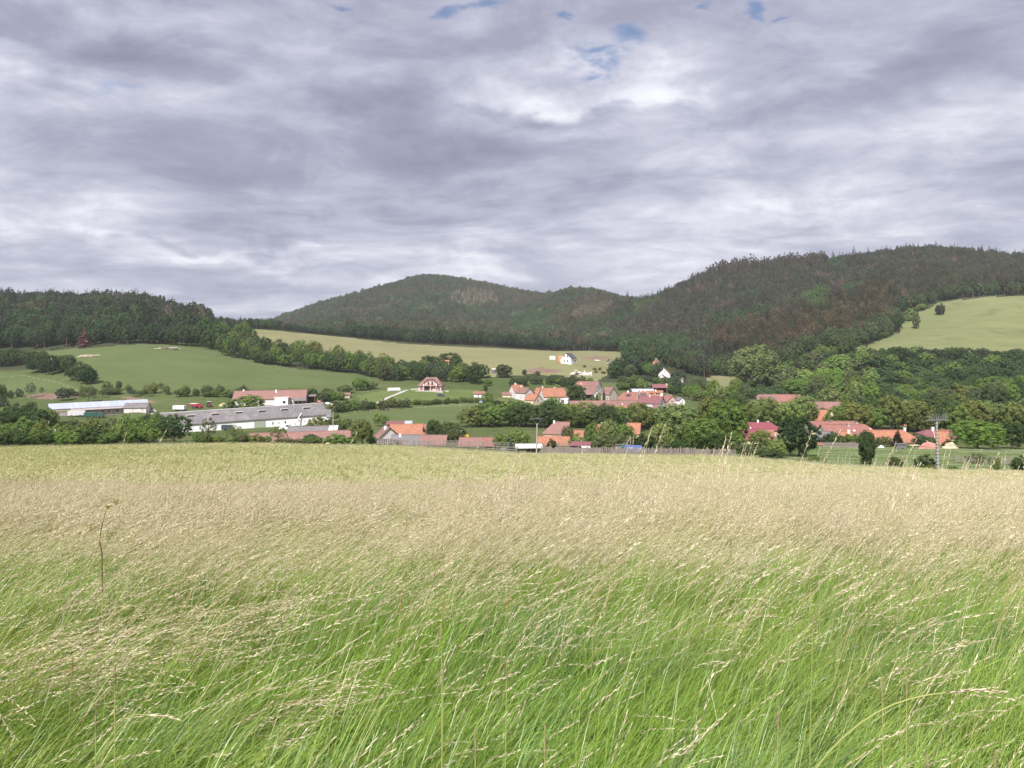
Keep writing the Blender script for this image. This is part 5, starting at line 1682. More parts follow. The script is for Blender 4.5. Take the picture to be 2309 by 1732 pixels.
def grow_forest():
    P_, K_, S_, C_ = [], [], [], []
    # candidates on a jittered grid whose mesh widens with distance
    bands = [(560, 900, 6.2), (900, 1400, 6.8), (1400, 2450, 9.5)]
    for (y0, y1, st) in bands:
        xs = np.arange(-0.72 * y1, 0.72 * y1, st)
        ys = np.arange(y0, y1, st)
        X, Yg = np.meshgrid(xs, ys)
        X = X.ravel() + rng.uniform(-.48, .48, X.size) * st
        Yy = Yg.ravel() + rng.uniform(-.48, .48, X.size) * st
        k = np.abs(X / Yy) < 0.70
        X, Yy = X[k], Yy[k]
        Z = ground(X, Yy)
        u = CU + F * X / Yy
        v = VH - Z / Yy * F
        bad = np.zeros(len(X), bool)
        for nm, mt, poly, lo, hi in REG:
            bad |= inpoly(u, v, poly) & (Yy > lo) & (Yy < hi)
        # keep the fields clear, also along their rims
        bad |= (u > 500) & (u < 1405) & (Yy < 862 - 0.02 * np.abs(u - 900)) & (Yy > 500)
        bad |= (u < 500) & (Yy < 612)
        bad |= (u > 1405) & (u < 1690) & (Yy < 640)
        bad |= (u >= 1690) & (u < 1900) & (Yy < 625)
        bad |= (u >= 1900) & (Yy < 600)
        bad |= inpoly(u, v, [(1940, 830), (1930, 788), (2028, 748), (2024, 708), (2100, 688), (2121, 678), (2223, 668), (2500, 664), (2500, 860)]) & (Yy < 862)
        # what lies far behind a crest shows nothing
        hid = np.zeros(len(X), bool)
        prof_u = np.arange(-150, 2460, 30)
        prof_y = np.geomspace(420, 2500, 90)
        PU, PY = np.meshgrid(prof_u, prof_y)
        pv = VH - ground((PU.ravel() - CU) / F * PY.ravel(), PY.ravel()).reshape(PU.shape) / PY * F
        runmin = np.minimum.accumulate(pv, 0)
        iu = np.clip(np.round((u + 150) / 30).astype(int), 0, len(prof_u) - 1)
        iy = np.clip(np.searchsorted(prof_y, Yy - 25) - 1, 0, len(prof_y) - 1)
        hid = v - 22 / Yy * F > runmin[iy, iu] + 2
        k = ~(bad | hid)
        X, Yy, Z, u, v = X[k], Yy[k], Z[k], u[k], v[k]
        n = len(X)
        r1, r2, r3 = rng.random(n), rng.random(n), rng.random(n)
        pa = vnoise(X / 46, Yy / 60, 1) * .6 + vnoise(X / 17, Yy / 22, 2) * .4
        pb = vnoise(X / 90, Yy / 120, 8) * .6 + vnoise(X / 25, Yy / 30, 9) * .4
        kid = np.zeros(n, int)
        tint = np.zeros((n, 3))
        H_ = np.zeros(n)
        left = (u < 640) & (Yy < 1250)
        right = (u > 1380) & (Yy < 1600) & ~left
        ctr = ~left & ~right
        bl, pn, sp, dd = (lambda: rng.integers(0, 3, n)), (lambda: rng.integers(3, 6, n)), (lambda: rng.integers(6, 8, n)), (lambda: rng.integers(8, 10, n))

        def put(mask, kk, col, h0, h1):
            kid[mask] = kk()[mask]
            tint[mask] = col
            H_[mask] = rng.uniform(h0, h1, mask.sum())
        # left hill: mixed wood, darker conifers to the crest, greyish dead ones among them
        ridge = np.interp(Yy, [600, 1000], [0, 1])
        put(left, bl, (.042, .072, .036), 13, 18)
        put(left & (pa > .52), bl, (.052, .086, .036), 13, 18)
        put(left & (r1 < .12 + .25 * ridge), pn, (.044, .055, .036), 16, 21)
        put(left & (r1 > .80 - .10 * ridge), sp, (.026, .044, .028), 15, 23)
        put(left & (pb > .60) & (u > 230) & (r2 < .5), dd, (.125, .110, .090), 15, 20)
        put(left & (ridge > .75) & (r3 < .22), sp, (.030, .045, .032), 19, 27)
        put(left & (u < 260) & (pb > .56) & (ridge > .35) & (r2 < .6), pn, (.070, .074, .042), 15, 19)
        # centre hills: pale grey green pines, dark spruce to the skyline, tan dead stands
        put(ctr, pn, (.066, .078, .050), 15, 19)
        put(ctr & (pa > .50), bl, (.055, .085, .046), 13, 18)
        put(ctr & (pa > .66), bl, (.075, .105, .055), 13, 17)
        put(ctr & (pb > .55) & (r1 < .7), pn, (.092, .084, .060), 15, 19)
        put(ctr & (r2 < .22), sp, (.032, .046, .034), 15, 20)
        put(ctr & (u < 830) & (Yy > 1750) & (r2 < .7), sp, (.030, .040, .036), 14, 19)
        put(ctr & inpoly(u, v, [(1010, 680), (1050, 660), (1110, 668), (1125, 695), (1060, 700), (1015, 695)]) & (r2 < .8), dd, (.19, .165, .13), 15, 19)
        put(ctr & inpoly(u, v, [(1160, 720), (1240, 712), (1255, 735), (1200, 765), (1150, 770)]), bl, (.062, .10, .048), 12, 17)
        put(ctr & inpoly(u, v, [(1285, 730), (1400, 702), (1402, 714), (1300, 742)]), dd, (.13, .11, .09), 20, 25)
        put(ctr & (Yy < 905) & (u < 1400), bl, (.034, .056, .032), 9, 14)
        # right hill: browned dying pines above, dull spruce and green leafwood to the foot
        rv = np.interp(u, [1400, 1600, 1700, 1800, 1900, 2000, 2060, 2121, 2309, 2500], [846, 846, 838, 812, 780, 735, 705, 682, 668, 666])
        low = v > rv - 55
        put(right, pn, (.057, .064, .046), 15, 19)
        put(right & (r1 < .32), dd, (.088, .074, .067), 14, 19)
        put(right & (pa > .56) & (r3 < .75), pn, (.062, .066, .046), 15, 19)
        put(right & (r2 < .10), sp, (.036, .048, .032), 15, 21)
        put(right & (pb > .60) & (r3 < .9), bl, (.046, .078, .038), 12, 16)
        put(right & (u > 1950) & (r2 < .5), pn, (.060, .062, .044), 15, 20)
        put(right & (pa < .28) & (r1 < .6), dd, (.135, .097, .088), 14, 19)
        band = right & (u > 1600) & (u < 2010) & (v > rv - 100)
        put(band, sp, (.052, .056, .030), 13, 18)
        put(band & (r1 < .35), sp, (.036, .052, .030), 13, 18)
        put(band & (r2 < .2), pn, (.085, .07, .045), 13, 18)
        put(right & (v > rv - 12) & (r3 < .8), bl, (.058, .080, .038), 11, 15)
        put(right & (u < 1560) & (v > 775) & (pa > .5), bl, (.052, .082, .038), 11, 15)
        put(right & inpoly(u, v, [(1800, 690), (1850, 665), (1880, 680), (1850, 705), (1810, 705)]), bl, (.068, .104, .042), 12, 16)
        put(right & inpoly(u, v, [(1420, 690), (1470, 672), (1500, 690), (1430, 720)]), bl, (.070, .105, .045), 12, 16)
        crest = right & (Yy > 1230) & (r2 < .22)
        put(crest, sp, (.040, .045, .034), 20, 28)
        crest = right & (Yy > 1230) & (u > 1560) & (u < 1860) & (r1 < .30)
        put(crest, dd, (.06, .055, .048), 21, 29)
        H_ = H_ * np.where((u > 470) & (u < 780) & (Yy < 1250), .58, 1.0)
        H_ = H_ * (0.86 + .30 * vnoise(X / 21, Yy / 21, 51)) * rng.normal(1, .09, n).clip(.75, 1.3)
        fac = 1.12 * rng.normal(1, .14, (n, 1)).clip(.5, 1.7) * (0.82 + .36 * vnoise(X / 30, Yy / 30, 12))[:, None]
        tint = tint * fac * rng.normal(1, .05, (n, 3))
        wid = np.where(kid < 3, H_ * rng.uniform(.62, .9, n), np.where(kid >= 8, H_ * rng.uniform(.40, .55, n), np.where(kid >= 6, H_ * rng.uniform(.42, .6, n), H_ * rng.uniform(.48, .66, n))))
        P_.append(np.stack([X, Yy, Z - .2], 1))
        K_.append(kid)
        S_.append(np.stack([wid, wid, H_], 1))
        C_.append(tint.clip(.008, .4))
    P_, K_, S_, C_ = map(np.concatenate, (P_, K_, S_, C_))
    turn = np.zeros((len(P_), 3))
    turn[:, 2] = rng.uniform(0, 6.283, len(P_))
    turn[:, 0] = rng.normal(0, .03, len(P_))
    print('forest trees', len(P_))
    o = scatter('forest', scatter_group('forest_scatter', proto_col), P_, K_, turn, S_, C_)
    tag(o, 'continuous brown and green forest covering the hills behind the village', 'forest')
    # undergrowth filling the wood on the right slope and the slopes between the trees
    n = 1500
    u = rng.uniform(1690, 2420, n)
    Y = rng.uniform(330, 640, n)
    x = (u - CU) / F * Y
    z = ground(x, Y)
    v = VH - z / Y * F
    bad = np.zeros(n, bool)
    for nm, mt, poly, lo, hi in REG:
        bad |= inpoly(u, v, poly) & (Y > lo - 20) & (Y < hi)
    bad |= (u < 1830) & (Y < 420)
    k = ~bad
    h = rng.uniform(3, 6.5, n)
    tn = np.array([.065, .105, .046]) * rng.normal(1, .2, (n, 1)).clip(.6, 1.5)
    t3 = np.zeros((n, 3))
    t3[:, 2] = rng.uniform(0, 6.28, n)
    wr = np.array([(a_, b_, c_, *d_) for a_, b_, c_, d_ in WOOD_REST])
    wx = (wr[:, 0] - CU) / F * wr[:, 1]
    pts_ = np.concatenate([np.stack([x, Y, z - .5], 1)[k], np.stack([wx, wr[:, 1], ground(wx, wr[:, 1]) - .3], 1)])
    t4 = np.zeros((len(wr), 3))
    t4[:, 2] = rng.uniform(0, 6.28, len(wr))
    sz_ = np.concatenate([np.stack([h * 1.3, h * 1.3, h], 1)[k], np.stack([wr[:, 2] * 1.2, wr[:, 2] * 1.2, wr[:, 2]], 1)])
    kd_ = np.concatenate([rng.integers(0, 3, n)[k], rng.integers(0, 3, len(wr))])
    o = scatter('undergrowth', bpy.data.node_groups['forest_scatter'], pts_, kd_, np.concatenate([t3[k], t4]), sz_, np.concatenate([tn[k], wr[:, 3:6]]))
    tag(o, 'green undergrowth filling the wood on the right slope', 'undergrowth')


grow_forest()

# ------------------------------------------------------------------ fences
def copy_obj(src, parent, loc=None, rot=None):
    c = src.copy()
    link(c, parent)
    if loc is not None:
        c.location = loc
    if rot is not None:
        c.rotation_euler = rot
    return c


def polyline(pts, step):
    """evenly spaced ground points along (bearing column, distance) corners"""
    P_ = [at(u, Y) for u, Y in pts]
    out = []
    for a, b in zip(P_[:-1], P_[1:]):
        n = max(1, int((b - a).length / step))
        for i in range(n):
            q = a.lerp(b, i / n)
            out.append(Vector((q.x, q.y, gz(q.x, q.y))))
    out.append(P_[-1])
    return out


def rail_fence(name, label, pts, step, height, rails, post_r, rail_t, m, cat='fence', post_h=None):
    pp = polyline(pts, step)
    root = thing(name, label, cat, pp[0])
    o = pp[0]
    ph = post_h or height * 1.08
    pm = MB().box(-post_r, post_r, -post_r, post_r, -.4, ph).mesh('post', m)
    for i, p in enumerate(pp):
        c = bpy.data.objects.new('post', pm)
        c.location = p - o
        c.rotation_euler = (random.uniform(-.04, .04), random.uniform(-.04, .04), random.uniform(0, .3))
        c.scale.z = random.uniform(.94, 1.06)
        link(c, root)
    um = MB().box(0, 1, -rail_t * .4, rail_t * .4, -rail_t / 2, rail_t / 2).mesh('rail', m)
    for a, b in zip(pp[:-1], pp[1:]):
        d = b - a
        for h in rails:
            if random.random() < .03:
                continue
            c = bpy.data.objects.new('rail', um)
            c.location = a - o + Vector((0, -post_r - rail_t * .45, h + random.uniform(-.03, .03)))
            c.rotation_euler = (0, -math.atan2(d.z + random.uniform(-.05, .05), math.hypot(d.x, d.y)), math.atan2(d.y, d.x))
            c.scale = (d.length, 1, 1)
            link(c, root)
    return root


rail_fence('rail_fence', 'grey wooden rail fence bounding the meadow before the farmhouse, nearer of two', [(838, 198), (866, 172), (900, 153), (1000, 150), (1166, 147.5)], 2.9, 1.35, (.45, .85, 1.25), .075, .11, M['wood_grey'])
rail_fence('rail_fence', 'farther grey rail fence in front of the faded red and orange shed roofs', [(846, 199), (890, 192), (1000, 188), (1120, 186), (1260, 180), (1385, 176), (1412, 172)], 3.1, 1.5, (.6, 1.05, 1.42), .08, .12, M['wood_grey'])
rail_fence('gate_rails', 'short stack of dark rails by the blue car behind the picket fence', [(1383, 166), (1416, 165)], 2.2, 1.9, (.5, .9, 1.3, 1.75), .09, .14, M['wood_grey'])
white = paint('white_tape', (.38, .40, .35), .7)
rail_fence('paddock_fence', 'white tape fence with thin posts crossing the middle of the paddock', [(1845, 140), (1960, 137), (2080, 134), (2190, 131)], 5.2, .95, (.5, .85), .03, .028, white)
rail_fence('paddock_fence', 'white tape fence near the edge of the tall grass, left of the concrete pole', [(1850, 126), (1900, 124), (1950, 123), (2060, 120)], 5.5, .9, (.42, .8), .026, .026, white)
rail_fence('paddock_fence', 'white tape fence at the right end of the paddock beyond the concrete pole', [(2118, 114), (2200, 111), (2320, 108)], 3.2, .9, (.45, .82), .026, .026, white)
rail_fence('paddock_fence', 'farthest white tape fence at the back of the paddock', [(1848, 160), (1945, 158), (2100, 153), (2330, 146)], 6.0, 1.0, (.55, .95), .03, .028, white)
rail_fence('rail_fence', 'grey plank fence of many rails behind the scraggy shrub at the right edge', [(2150, 131), (2240, 128), (2330, 126)], 2.6, 1.3, (.2, .45, .7, .95, 1.2), .07, .13, M['wood_grey'])
rail_fence('pasture_fence', 'thin post fence along the upper rim of the green pasture', [(100, 571), (200, 572), (271, 573), (380, 580), (470, 566), (520, 545), (600, 527), (690, 512), (800, 495), (862, 478)], 9.0, 1.3, (.6, 1.1), .07, .05, M['wood_grey'])
rail_fence('field_fence', 'thin post fence along the upper rim of the little field on the left', [(-30, 478), (54, 475), (135, 440), (182, 410)], 7.0, 1.2, (1.0,), .06, .04, M['wood_pale'])
rail_fence('paddock_fence', 'thin post fence under the hedge above the lower paddock', [(800, 352), (870, 366), (960, 378), (1075, 388)], 8.0, 1.2, (.6, 1.1), .06, .05, M['wood_pale'])
rail_fence('valley_fence', 'thin pale fence below the small valley field', [(1570, 468), (1620, 468), (1665, 466)], 5.0, 1.1, (.5, 1.0), .06, .06, M['wood_pale'])


def picket_fence(label, pts, step, hh):
    pp = polyline(pts, step)
    root = thing('picket_fence', label, 'fence', pp[0])
    o = pp[0]
    kinds = []
    for k in range(5):
        w_, t_ = random.uniform(.06, .10), .03
        h = hh * random.uniform(.93, 1.05)
        mb = MB().add([(-w_, -t_, -.3), (w_, -t_, -.3), (w_, t_, -.3), (-w_, t_, -.3), (-w_, -t_, h - .1), (w_, -t_, h - .1), (w_, t_, h - .1), (-w_, t_, h - .1), (-.02, 0, h), (.02, 0, h)],
                      [(0, 3, 2, 1), (0, 1, 5, 4), (1, 2, 6, 5), (2, 3, 7, 6), (3, 0, 4, 7), (4, 5, 9, 8), (6, 7, 8, 9), (5, 6, 9), (7, 4, 8)])
        kinds.append(mb.mesh('picket', M['wood_grey']))
    for i, p in enumerate(pp):
        if random.random() < .035:
            continue
        c = bpy.data.objects.new('picket', random.choice(kinds))
        c.location = p - o
        c.rotation_euler = (random.uniform(-.06, .06), random.uniform(-.05, .05), random.uniform(-.2, .2))
        c.scale.z = random.uniform(.88, 1.08)
        link(c, root)
    for a, b in zip(pp[::10], pp[10::10]):
        d = b - a
        for z in (.3, hh * .72):
            MB().tube(a - o + Vector((0, .07, z)), b - o + Vector((0, .07, z)), .045, .045, 4).build('rail', M['wood_grey'], root)
        MB().box(-.07, .07, .05, .19, -.4, hh * 1.06).build('post', M['wood_grey'], root, a - o)


picket_fence('long weathered picket fence at the far meadow edge, from white roofed shelter to gate', [(1221, 147), (1300, 147), (1400, 146), (1520, 143), (1567, 141.5)], .17, 1.55)
picket_fence('tilting last stretch of grey pickets right of the solid gate', [(1594, 139.5), (1630, 138), (1657, 136)], .21, 1.45)
gp = at(1581, 140.5)
gt = thing('board_gate', 'solid grey board gate hung between the two stretches of picket fence', 'gate', gp)
for k in range(6):
    MB().box(-.98 + .33 * k, -.67 + .33 * k, -.03, .03, .02, 1.25 + .03 * (k % 2)).build('board', M['wood_grey'], gt)
for px in (-1.1, 1.1):
    MB().box(px - .09, px + .09, -.09, .09, -.4, 1.6).build('post', M['wood_grey'], gt)
b0, b1 = at(1856, 176), at(1936, 173)
bf = thing('board_fence', 'grey upright board fence at the back of the paddock left of the columnar tree', 'fence', b0)
d = b1 - b0
n = 30
bm = MB().box(.02, d.length / n - .02, -.03, .03, -.4, 1.15).mesh('board', M['wood_grey'])
for k in range(n):
    q = b0 + d * (k / n)
    c = bpy.data.objects.new('board', bm)
    c.location = Vector((q.x, q.y, gz(q.x, q.y))) - b0
    c.rotation_euler = (0, 0, math.atan2(d.y, d.x))
    c.scale.z = random.uniform(.93, 1.06)
    link(c, bf)


# ------------------------------------------------------------------ poles
def upright(u, vt, Y):
    p = at(u, Y)
    return p, (VH - vt) / F * Y - p.z


p, hp = upright(1209, 944, 138)
pl = thing('utility_pole', 'slim grey wooden utility pole with a forked bracket top, in the meadow by the fence', 'pole', p)
MB().tube((.05, 0, -1), (.15, 0, hp - .9), .15, .11, 8).build('shaft', M['concrete'], pl)
br = MB()
for s in (-1, 1):
    br.tube((.15, 0, hp - 1.2), (.15 + s * .85, 0, hp - .05), .04, .04, 5)
br.box(-.95, 1.25, -.05, .05, hp - .08, hp + .02)
br.build('bracket', M['steel_dark'], pl)
for k in range(5):
    MB().tube((-.85 + .5 * k, 0, hp + .02), (-.85 + .5 * k, 0, hp + .22), .05, .03, 6).build('insulator', M['steel_dark'], pl)

p, hp = upright(2115, 936, 109)
pl = thing('concrete_pole', 'tall grey concrete power pole with step rungs and a crowded cross arm', 'pole', p, 0, None, -.03)
MB().tube((0, 0, -1), (0, 0, hp - .75), .235, .125, 10).build('shaft', M['concrete'], pl)
for k in range(13):
    z = .9 + k * (hp - 2.2) / 12
    r = .235 - .11 * z / hp
    MB().tube((-r - .05, -.02, z), (r + .22, -.02, z), .022, .022, 5).build('rung', M['steel_dark'], pl)
    MB().box(-r - .012, r + .012, -r - .012, r + .012, z - .03, z + .03).build('clamp', M['steel_dark'], pl)
arm = MB().box(-1.45, 1.5, -.09, .09, hp - .78, hp - .64)
arm.box(-1.0, 1.0, -.28, -.20, hp - .72, hp - .62).box(-1.0, 1.0, .20, .28, hp - .72, hp - .62)
arm.build('cross_arm', M['steel_grey'], pl)
for s in (-1, 1):
    MB().tube((0, 0, hp - 1.25), (s * .8, 0, hp - .75), .035, .035, 5).build('brace', M['steel_grey'], pl)
for k in range(9):
    px = -.95 + .31 * k
    top = hp - .05 + .22 * math.sin(k * 2.1 + .4)
    MB().path([(px, 0, hp - .64), (px, 0, hp - .45), (px, 0, hp - .30), (px, 0, top)], [.05, .075, .05, .035], 7).build('insulator', M['steel_grey'], pl)
    if k < 8:
        pts = [(px + .34 * t, .03 * math.sin(k), top + .18 * math.sin(math.pi * t)) for t in (0, .25, .5, .75, 1)]
        MB().path(pts, [.016] * 5, 4).build('jumper_wire', M['steel_grey'], pl)
MB().path([(1.1, 0, hp - .05), (1.5, 0, hp + .02), (1.72, 0, hp - .2), (1.75, 0, hp - .62)], [.02] * 4, 4).build('jumper_wire', M['steel_grey'], pl)
MB().path([(1.0, 0, hp), (1.25, 0, hp + .12), (1.45, 0, hp - .1), (1.48, 0, hp - .62)], [.02] * 4, 4).build('jumper_wire', M['steel_grey'], pl)


def simple_pole(u, vt, Y, r, label, m='concrete', arm=False):
    p, hp = upright(u, vt, Y)
    t = thing('pole', label, 'pole', p)
    MB().tube((0, 0, -1), (0, 0, hp), r, r * .7, 7).build('shaft', M[m], t)
    MB().box(-.55, .55, -.04, .04, hp - .25, hp - .17).build('cross_arm', M['steel_dark'], t)
    for s in (-.45, 0, .45):
        MB().tube((s, 0, hp - .17), (s, 0, hp), .035, .025, 5).build('insulator', M['steel_dark'], t)


simple_pole(751, 930, 166, .13, 'slim pale concrete pole at the meadow edge before the right end of the long barn')
simple_pole(110, 949, 212, .10, 'thin pole in the bushes left of the teal cabin', 'wood_pale')
simple_pole(297, 929, 262, .10, 'thin pole behind the hedge below the barn annex', 'concrete')
simple_pole(285, 943, 225, .09, 'thin pole left of the big dark tree, lower of two', 'wood_pale')
simple_pole(335, 908, 330, .09, 'thin pole at the right end of the barn annex', 'concrete')
simple_pole(1350, 894, 400, .09, 'lamp pole in front of the grey pink gabled barn', 'concrete')
for u, vt, Y, nm in ((1416, 934, 262, 'tall thin television mast over the orange roof by the chestnuts'), (1408, 943, 263, 'shorter television mast left of the tall one over the orange roof')):
    p, hp = upright(u, vt, Y)
    t = thing('antenna_mast', nm, 'antenna', p)
    MB().tube((0, 0, 0), (0, 0, hp), .04, .03, 5).build('mast', M['steel_grey'], t)
    for k in range(3):
        MB().tube((-.5, 0, hp - .3 - .35 * k), (.5, 0, hp - .3 - .35 * k), .02, .02, 4).build('antenna_rod', M['steel_grey'], t)


# ------------------------------------------------------------------ vehicles and farm gear
def wheel(root, x, y, r, w_):
    a = MB().tube((x, y - w_ / 2, r), (x, y + w_ / 2, r), r, r, 12).build('wheel', M['rubber'], root)
    MB().tube((x, y - w_ / 2 - .015, r), (x, y + w_ / 2 + .015, r), r * .55, r * .55, 10).build('rim', M['steel_grey'], a)


def car(u, Y, rz, m, label, kind='car', cat='car', van=False, vb=None):
    p = at(u, Y)
    root = thing('parked_' + kind, label, cat, p, R(rz))
    L, W = (4.9, 1.85) if van else (4.2, 1.7)
    if van:
        prof = [(-2.4, .35), (-2.4, 1.95), (-2.2, 2.05), (1.0, 2.05), (1.6, 1.35), (2.35, 1.1), (2.4, .35)]
    else:
        prof = [(-2.05, .35), (-2.08, .85), (-1.75, .98), (-1.25, 1.42), (.25, 1.44), (.95, .98), (1.85, .86), (2.08, .6), (2.08, .35)]
    mb = MB()
    n = len(prof)
    ins = [0.12 if z > 1.05 else 0.0 for x, z in prof]
    vs = [(x, -W / 2 + i, z) for (x, z), i in zip(prof, ins)] + [(x, W / 2 - i, z) for (x, z), i in zip(prof, ins)]
    mb.add(vs, [tuple(range(n)), tuple(range(2 * n - 1, n - 1, -1))] + [(i, n + i, n + (i + 1) % n, (i + 1) % n) for i in range(n)])
    mb.build('body', m, root)
    for s in (-1, 1):
        y = s * (W / 2 - .055)
        if van:
            q = [(.1, y, 1.3), (1.35, y, 1.3), (.95, y, 1.9), (.1, y, 1.9)]
        else:
            q = [(-1.45, y, 1.0), (.75, y, 1.0), (.2, y, 1.38), (-1.2, y, 1.38)]
        q2 = [(a, b + s * .05, c) for a, b, c in q]
        MB().hexa(q, q2).build('side_window', M['glass'], root)
    if van:
        MB().hexa([(1.05, -.7, 2.0), (1.58, -.7, 1.4), (1.58, .7, 1.4), (1.05, .7, 2.0)], [(1.1, -.7, 2.02), (1.63, -.7, 1.42), (1.63, .7, 1.42), (1.1, .7, 2.02)]).build('windscreen', M['glass'], root)
    else:
        MB().hexa([(.3, -.62, 1.42), (.92, -.62, 1.0), (.92, .62, 1.0), (.3, .62, 1.42)], [(.34, -.62, 1.45), (.97, -.62, 1.03), (.97, .62, 1.03), (.34, .62, 1.45)]).build('windscreen', M['glass'], root)
    for x in (-L * .31, L * .31):
        for y in (-W / 2 + .06, W / 2 - .06):
            wheel(root, x, y, .33, .2)
    for y in (-W / 2 + .3, W / 2 - .3):
        MB().box(prof[-1][0] - .02, prof[-1][0] + .03, y - .15, y + .15, .6, .75).build('headlight', M['sheet_white'], root)
    return root


car(1413, 162.5, 4, paint('teal_blue_paint', (.05, .16, .22)), 'teal blue car with a pale roof parked behind the picket fence')
car(645, 283, 6, paint('white_paint', (.75, .75, .74)), 'white camper van standing before the wall of the long barn', 'van', 'van', True)
car(675, 290, 8, paint('silver_paint', (.55, .56, .58)), 'silver white car near the right end of the long barn')
car(994, 416, -6, paint('dark_blue_paint', (.05, .06, .09)), 'dark car parked on the terrace side of the pink villa')
car(1086, 398, 80, paint('slate_blue_paint', (.18, .22, .32)), 'slate blue car below the small white garden house')
car(1036, 260, 10, paint('white_paint', (.75, .75, .74)), 'white car beside the caravan at the foot of the paddock')
car(1347, 636, 5, paint('white_paint', (.75, .75, .74)), 'small white car on the meadow right of the new white house')


def trailer(u, Y, rz, L, h, m, label, cat='trailer', name='trailer', wh=.45, z0=.75, frame='steel_dark', W=2.3):
    p = at(u, Y)
    t = thing(name, label, cat, p, R(rz))
    MB().box(-L / 2, L / 2, -W / 2, W / 2, z0, z0 + h).build('body', m, t)
    MB().box(-L / 2, L / 2 + 1.1, -.12, .12, z0 - .2, z0 - .005).build('drawbar', M[frame], t)
    for x in (-L * .28, L * .22):
        for y in (-W / 2 + .12, W / 2 - .12):
            wheel(t, x, y, wh, .24)
    return t


tw = trailer(1428, 158, -5, 3.3, 1.2, paint('blue_tarpaulin', (.10, .15, .36), .6), 'blue tarpaulin covered trailer with white lettering behind the picket fence', z0=.45, wh=.32, W=1.7)
# its lettering is too blurred to read: two short white words over a thinner line, and a pale folded corner
for (x0, x1, z0, z1) in ((-.95, -.78, 1.18, 1.40), (-.74, -.68, 1.18, 1.40), (-.60, -.45, 1.18, 1.40), (-.41, -.26, 1.18, 1.40), (-.22, -.06, 1.18, 1.40), (-.80, -.62, .88, .98), (-.55, -.12, .90, .97)):
    MB().box(x0, x1, -.858, -.853, z0, z1).build('lettering', M['sheet_white'], tw)
MB().hexa([(.35, -.87, .46), (1.6, -.87, .46), (1.6, -.856, .46), (.35, -.856, .46)], [(.55, -.87, 1.05), (1.62, -.87, 1.5), (1.62, -.856, 1.5), (.55, -.856, 1.05)]).build('tarpaulin_fold', paint('pale_blue_tarpaulin', (.28, .36, .55), .6), tw)
trailer(152 + 20, 338, 30, 6.6, 1.9, M['sheet_white'], 'plain white box trailer in front of the steel barn', z0=.6)
trailer(203, 336, 24, 4.6, 1.5, paint('dark_green_paint', (.03, .10, .08)), 'dark green farm trailer right of the white one before the steel barn')
trailer(226, 337, 20, 2.6, 1.4, paint('dark_green_paint', (.03, .10, .08)), 'smaller dark green machine under the lean-to of the steel barn')
trailer(405, 352, -6, 5.4, 1.7, M['sheet_white'], 'white box trailer behind the roof of the long barn', z0=.7)
trailer(512, 292, 3, 3.6, 1.6, paint('dark_slate_paint', (.035, .06, .075)), 'dark slate trailer before the left half of the long barn', z0=.5)
trailer(1031, 276, 0, 3.0, 1.25, M['sheet_white'], 'white caravan at the foot of the paddock beyond the walnut trees', 'caravan', 'caravan', .3, .55)
yt = trailer(1051, 262, 10, 1.5, .9, paint('yellow_paint', (.55, .36, .05)), 'small yellow machine right of the caravan', 'machine', 'yellow_machine', .3, .45)
# red forage wagon and tractor on the yard
p = at(444, 358)
t = thing('forage_wagon', 'bright red forage wagon on the yard behind the long barn', 'wagon', p, R(-14))
MB().box(-3.0, 1.2, -1.1, 1.1, 1.0, 2.0).build('body', paint('red_paint', (.28, .03, .05)), t)
MB().box(-3.0, .6, -1.12, 1.12, 2.01, 2.2).build('rim', M['sheet_white'], t)
MB().hexa([(1.2, -1, .4), (2.6, -1, .3), (2.6, 1, .3), (1.2, 1, .4)], [(1.2, -1, 1.9), (2.3, -1, 1.2), (2.3, 1, 1.2), (1.2, 1, 1.9)]).build('pickup_head', paint('red_paint', (.28, .03, .05)), t)
for x in (-1.8, -.4):
    for y in (-1, 1):
        wheel(t, x, y, .5, .3)
p = at(472, 362)
t = thing('tractor', 'dark red tractor with a white cab roof right of the red wagon', 'tractor', p, R(-60))
MB().box(-.2, 1.7, -.38, .38, .8, 1.45).build('bonnet', paint('dark_red_paint', (.20, .04, .05)), t)
MB().box(-1.2, -.2, -.62, .62, .9, 1.6).build('cab', paint('dark_red_paint', (.20, .04, .05)), t)
MB().box(-1.15, -.25, -.58, .58, 1.605, 2.35).build('cab_window', M['glass'], t)
MB().box(-1.35, -.05, -.75, .75, 2.36, 2.5).build('cab_roof', M['sheet_white'], t)
for y in (-.75, .75):
    wheel(t, -.75, y, .8, .42)
    wheel(t, 1.3, y * .9, .45, .28)


def heap(u, Y, L, W, h, m, label, name, cat, seed=0, rz=0):
    """an uneven mound"""
    p = at(u, Y)
    n, k = 14, 7
    vs = [(0, 0, h)]
    fs = []
    for r in range(1, k):
        for a in range(n):
            t_ = r / (k - 1)
            nz = .75 + .5 * float(vnoise(a * .8 + seed * 9, r * 1.3, seed))
            vs.append((L / 2 * t_ * nz * math.cos(2 * math.pi * a / n), W / 2 * t_ * nz * math.sin(2 * math.pi * a / n), h * (1 - t_ ** 1.6) * nz - (.3 if r == k - 1 else 0)))
    for a in range(n):
        fs.append((0, 1 + a, 1 + (a + 1) % n))
        for r in range(k - 2):
            b = 1 + r * n
            fs.append((b + a, b + n + a, b + n + (a + 1) % n, b + (a + 1) % n))
    o = MB().add(vs, fs).build(name, m)
    o.location, o.rotation_euler = p, (0, 0, R(rz))
    return tag(o, label, cat)


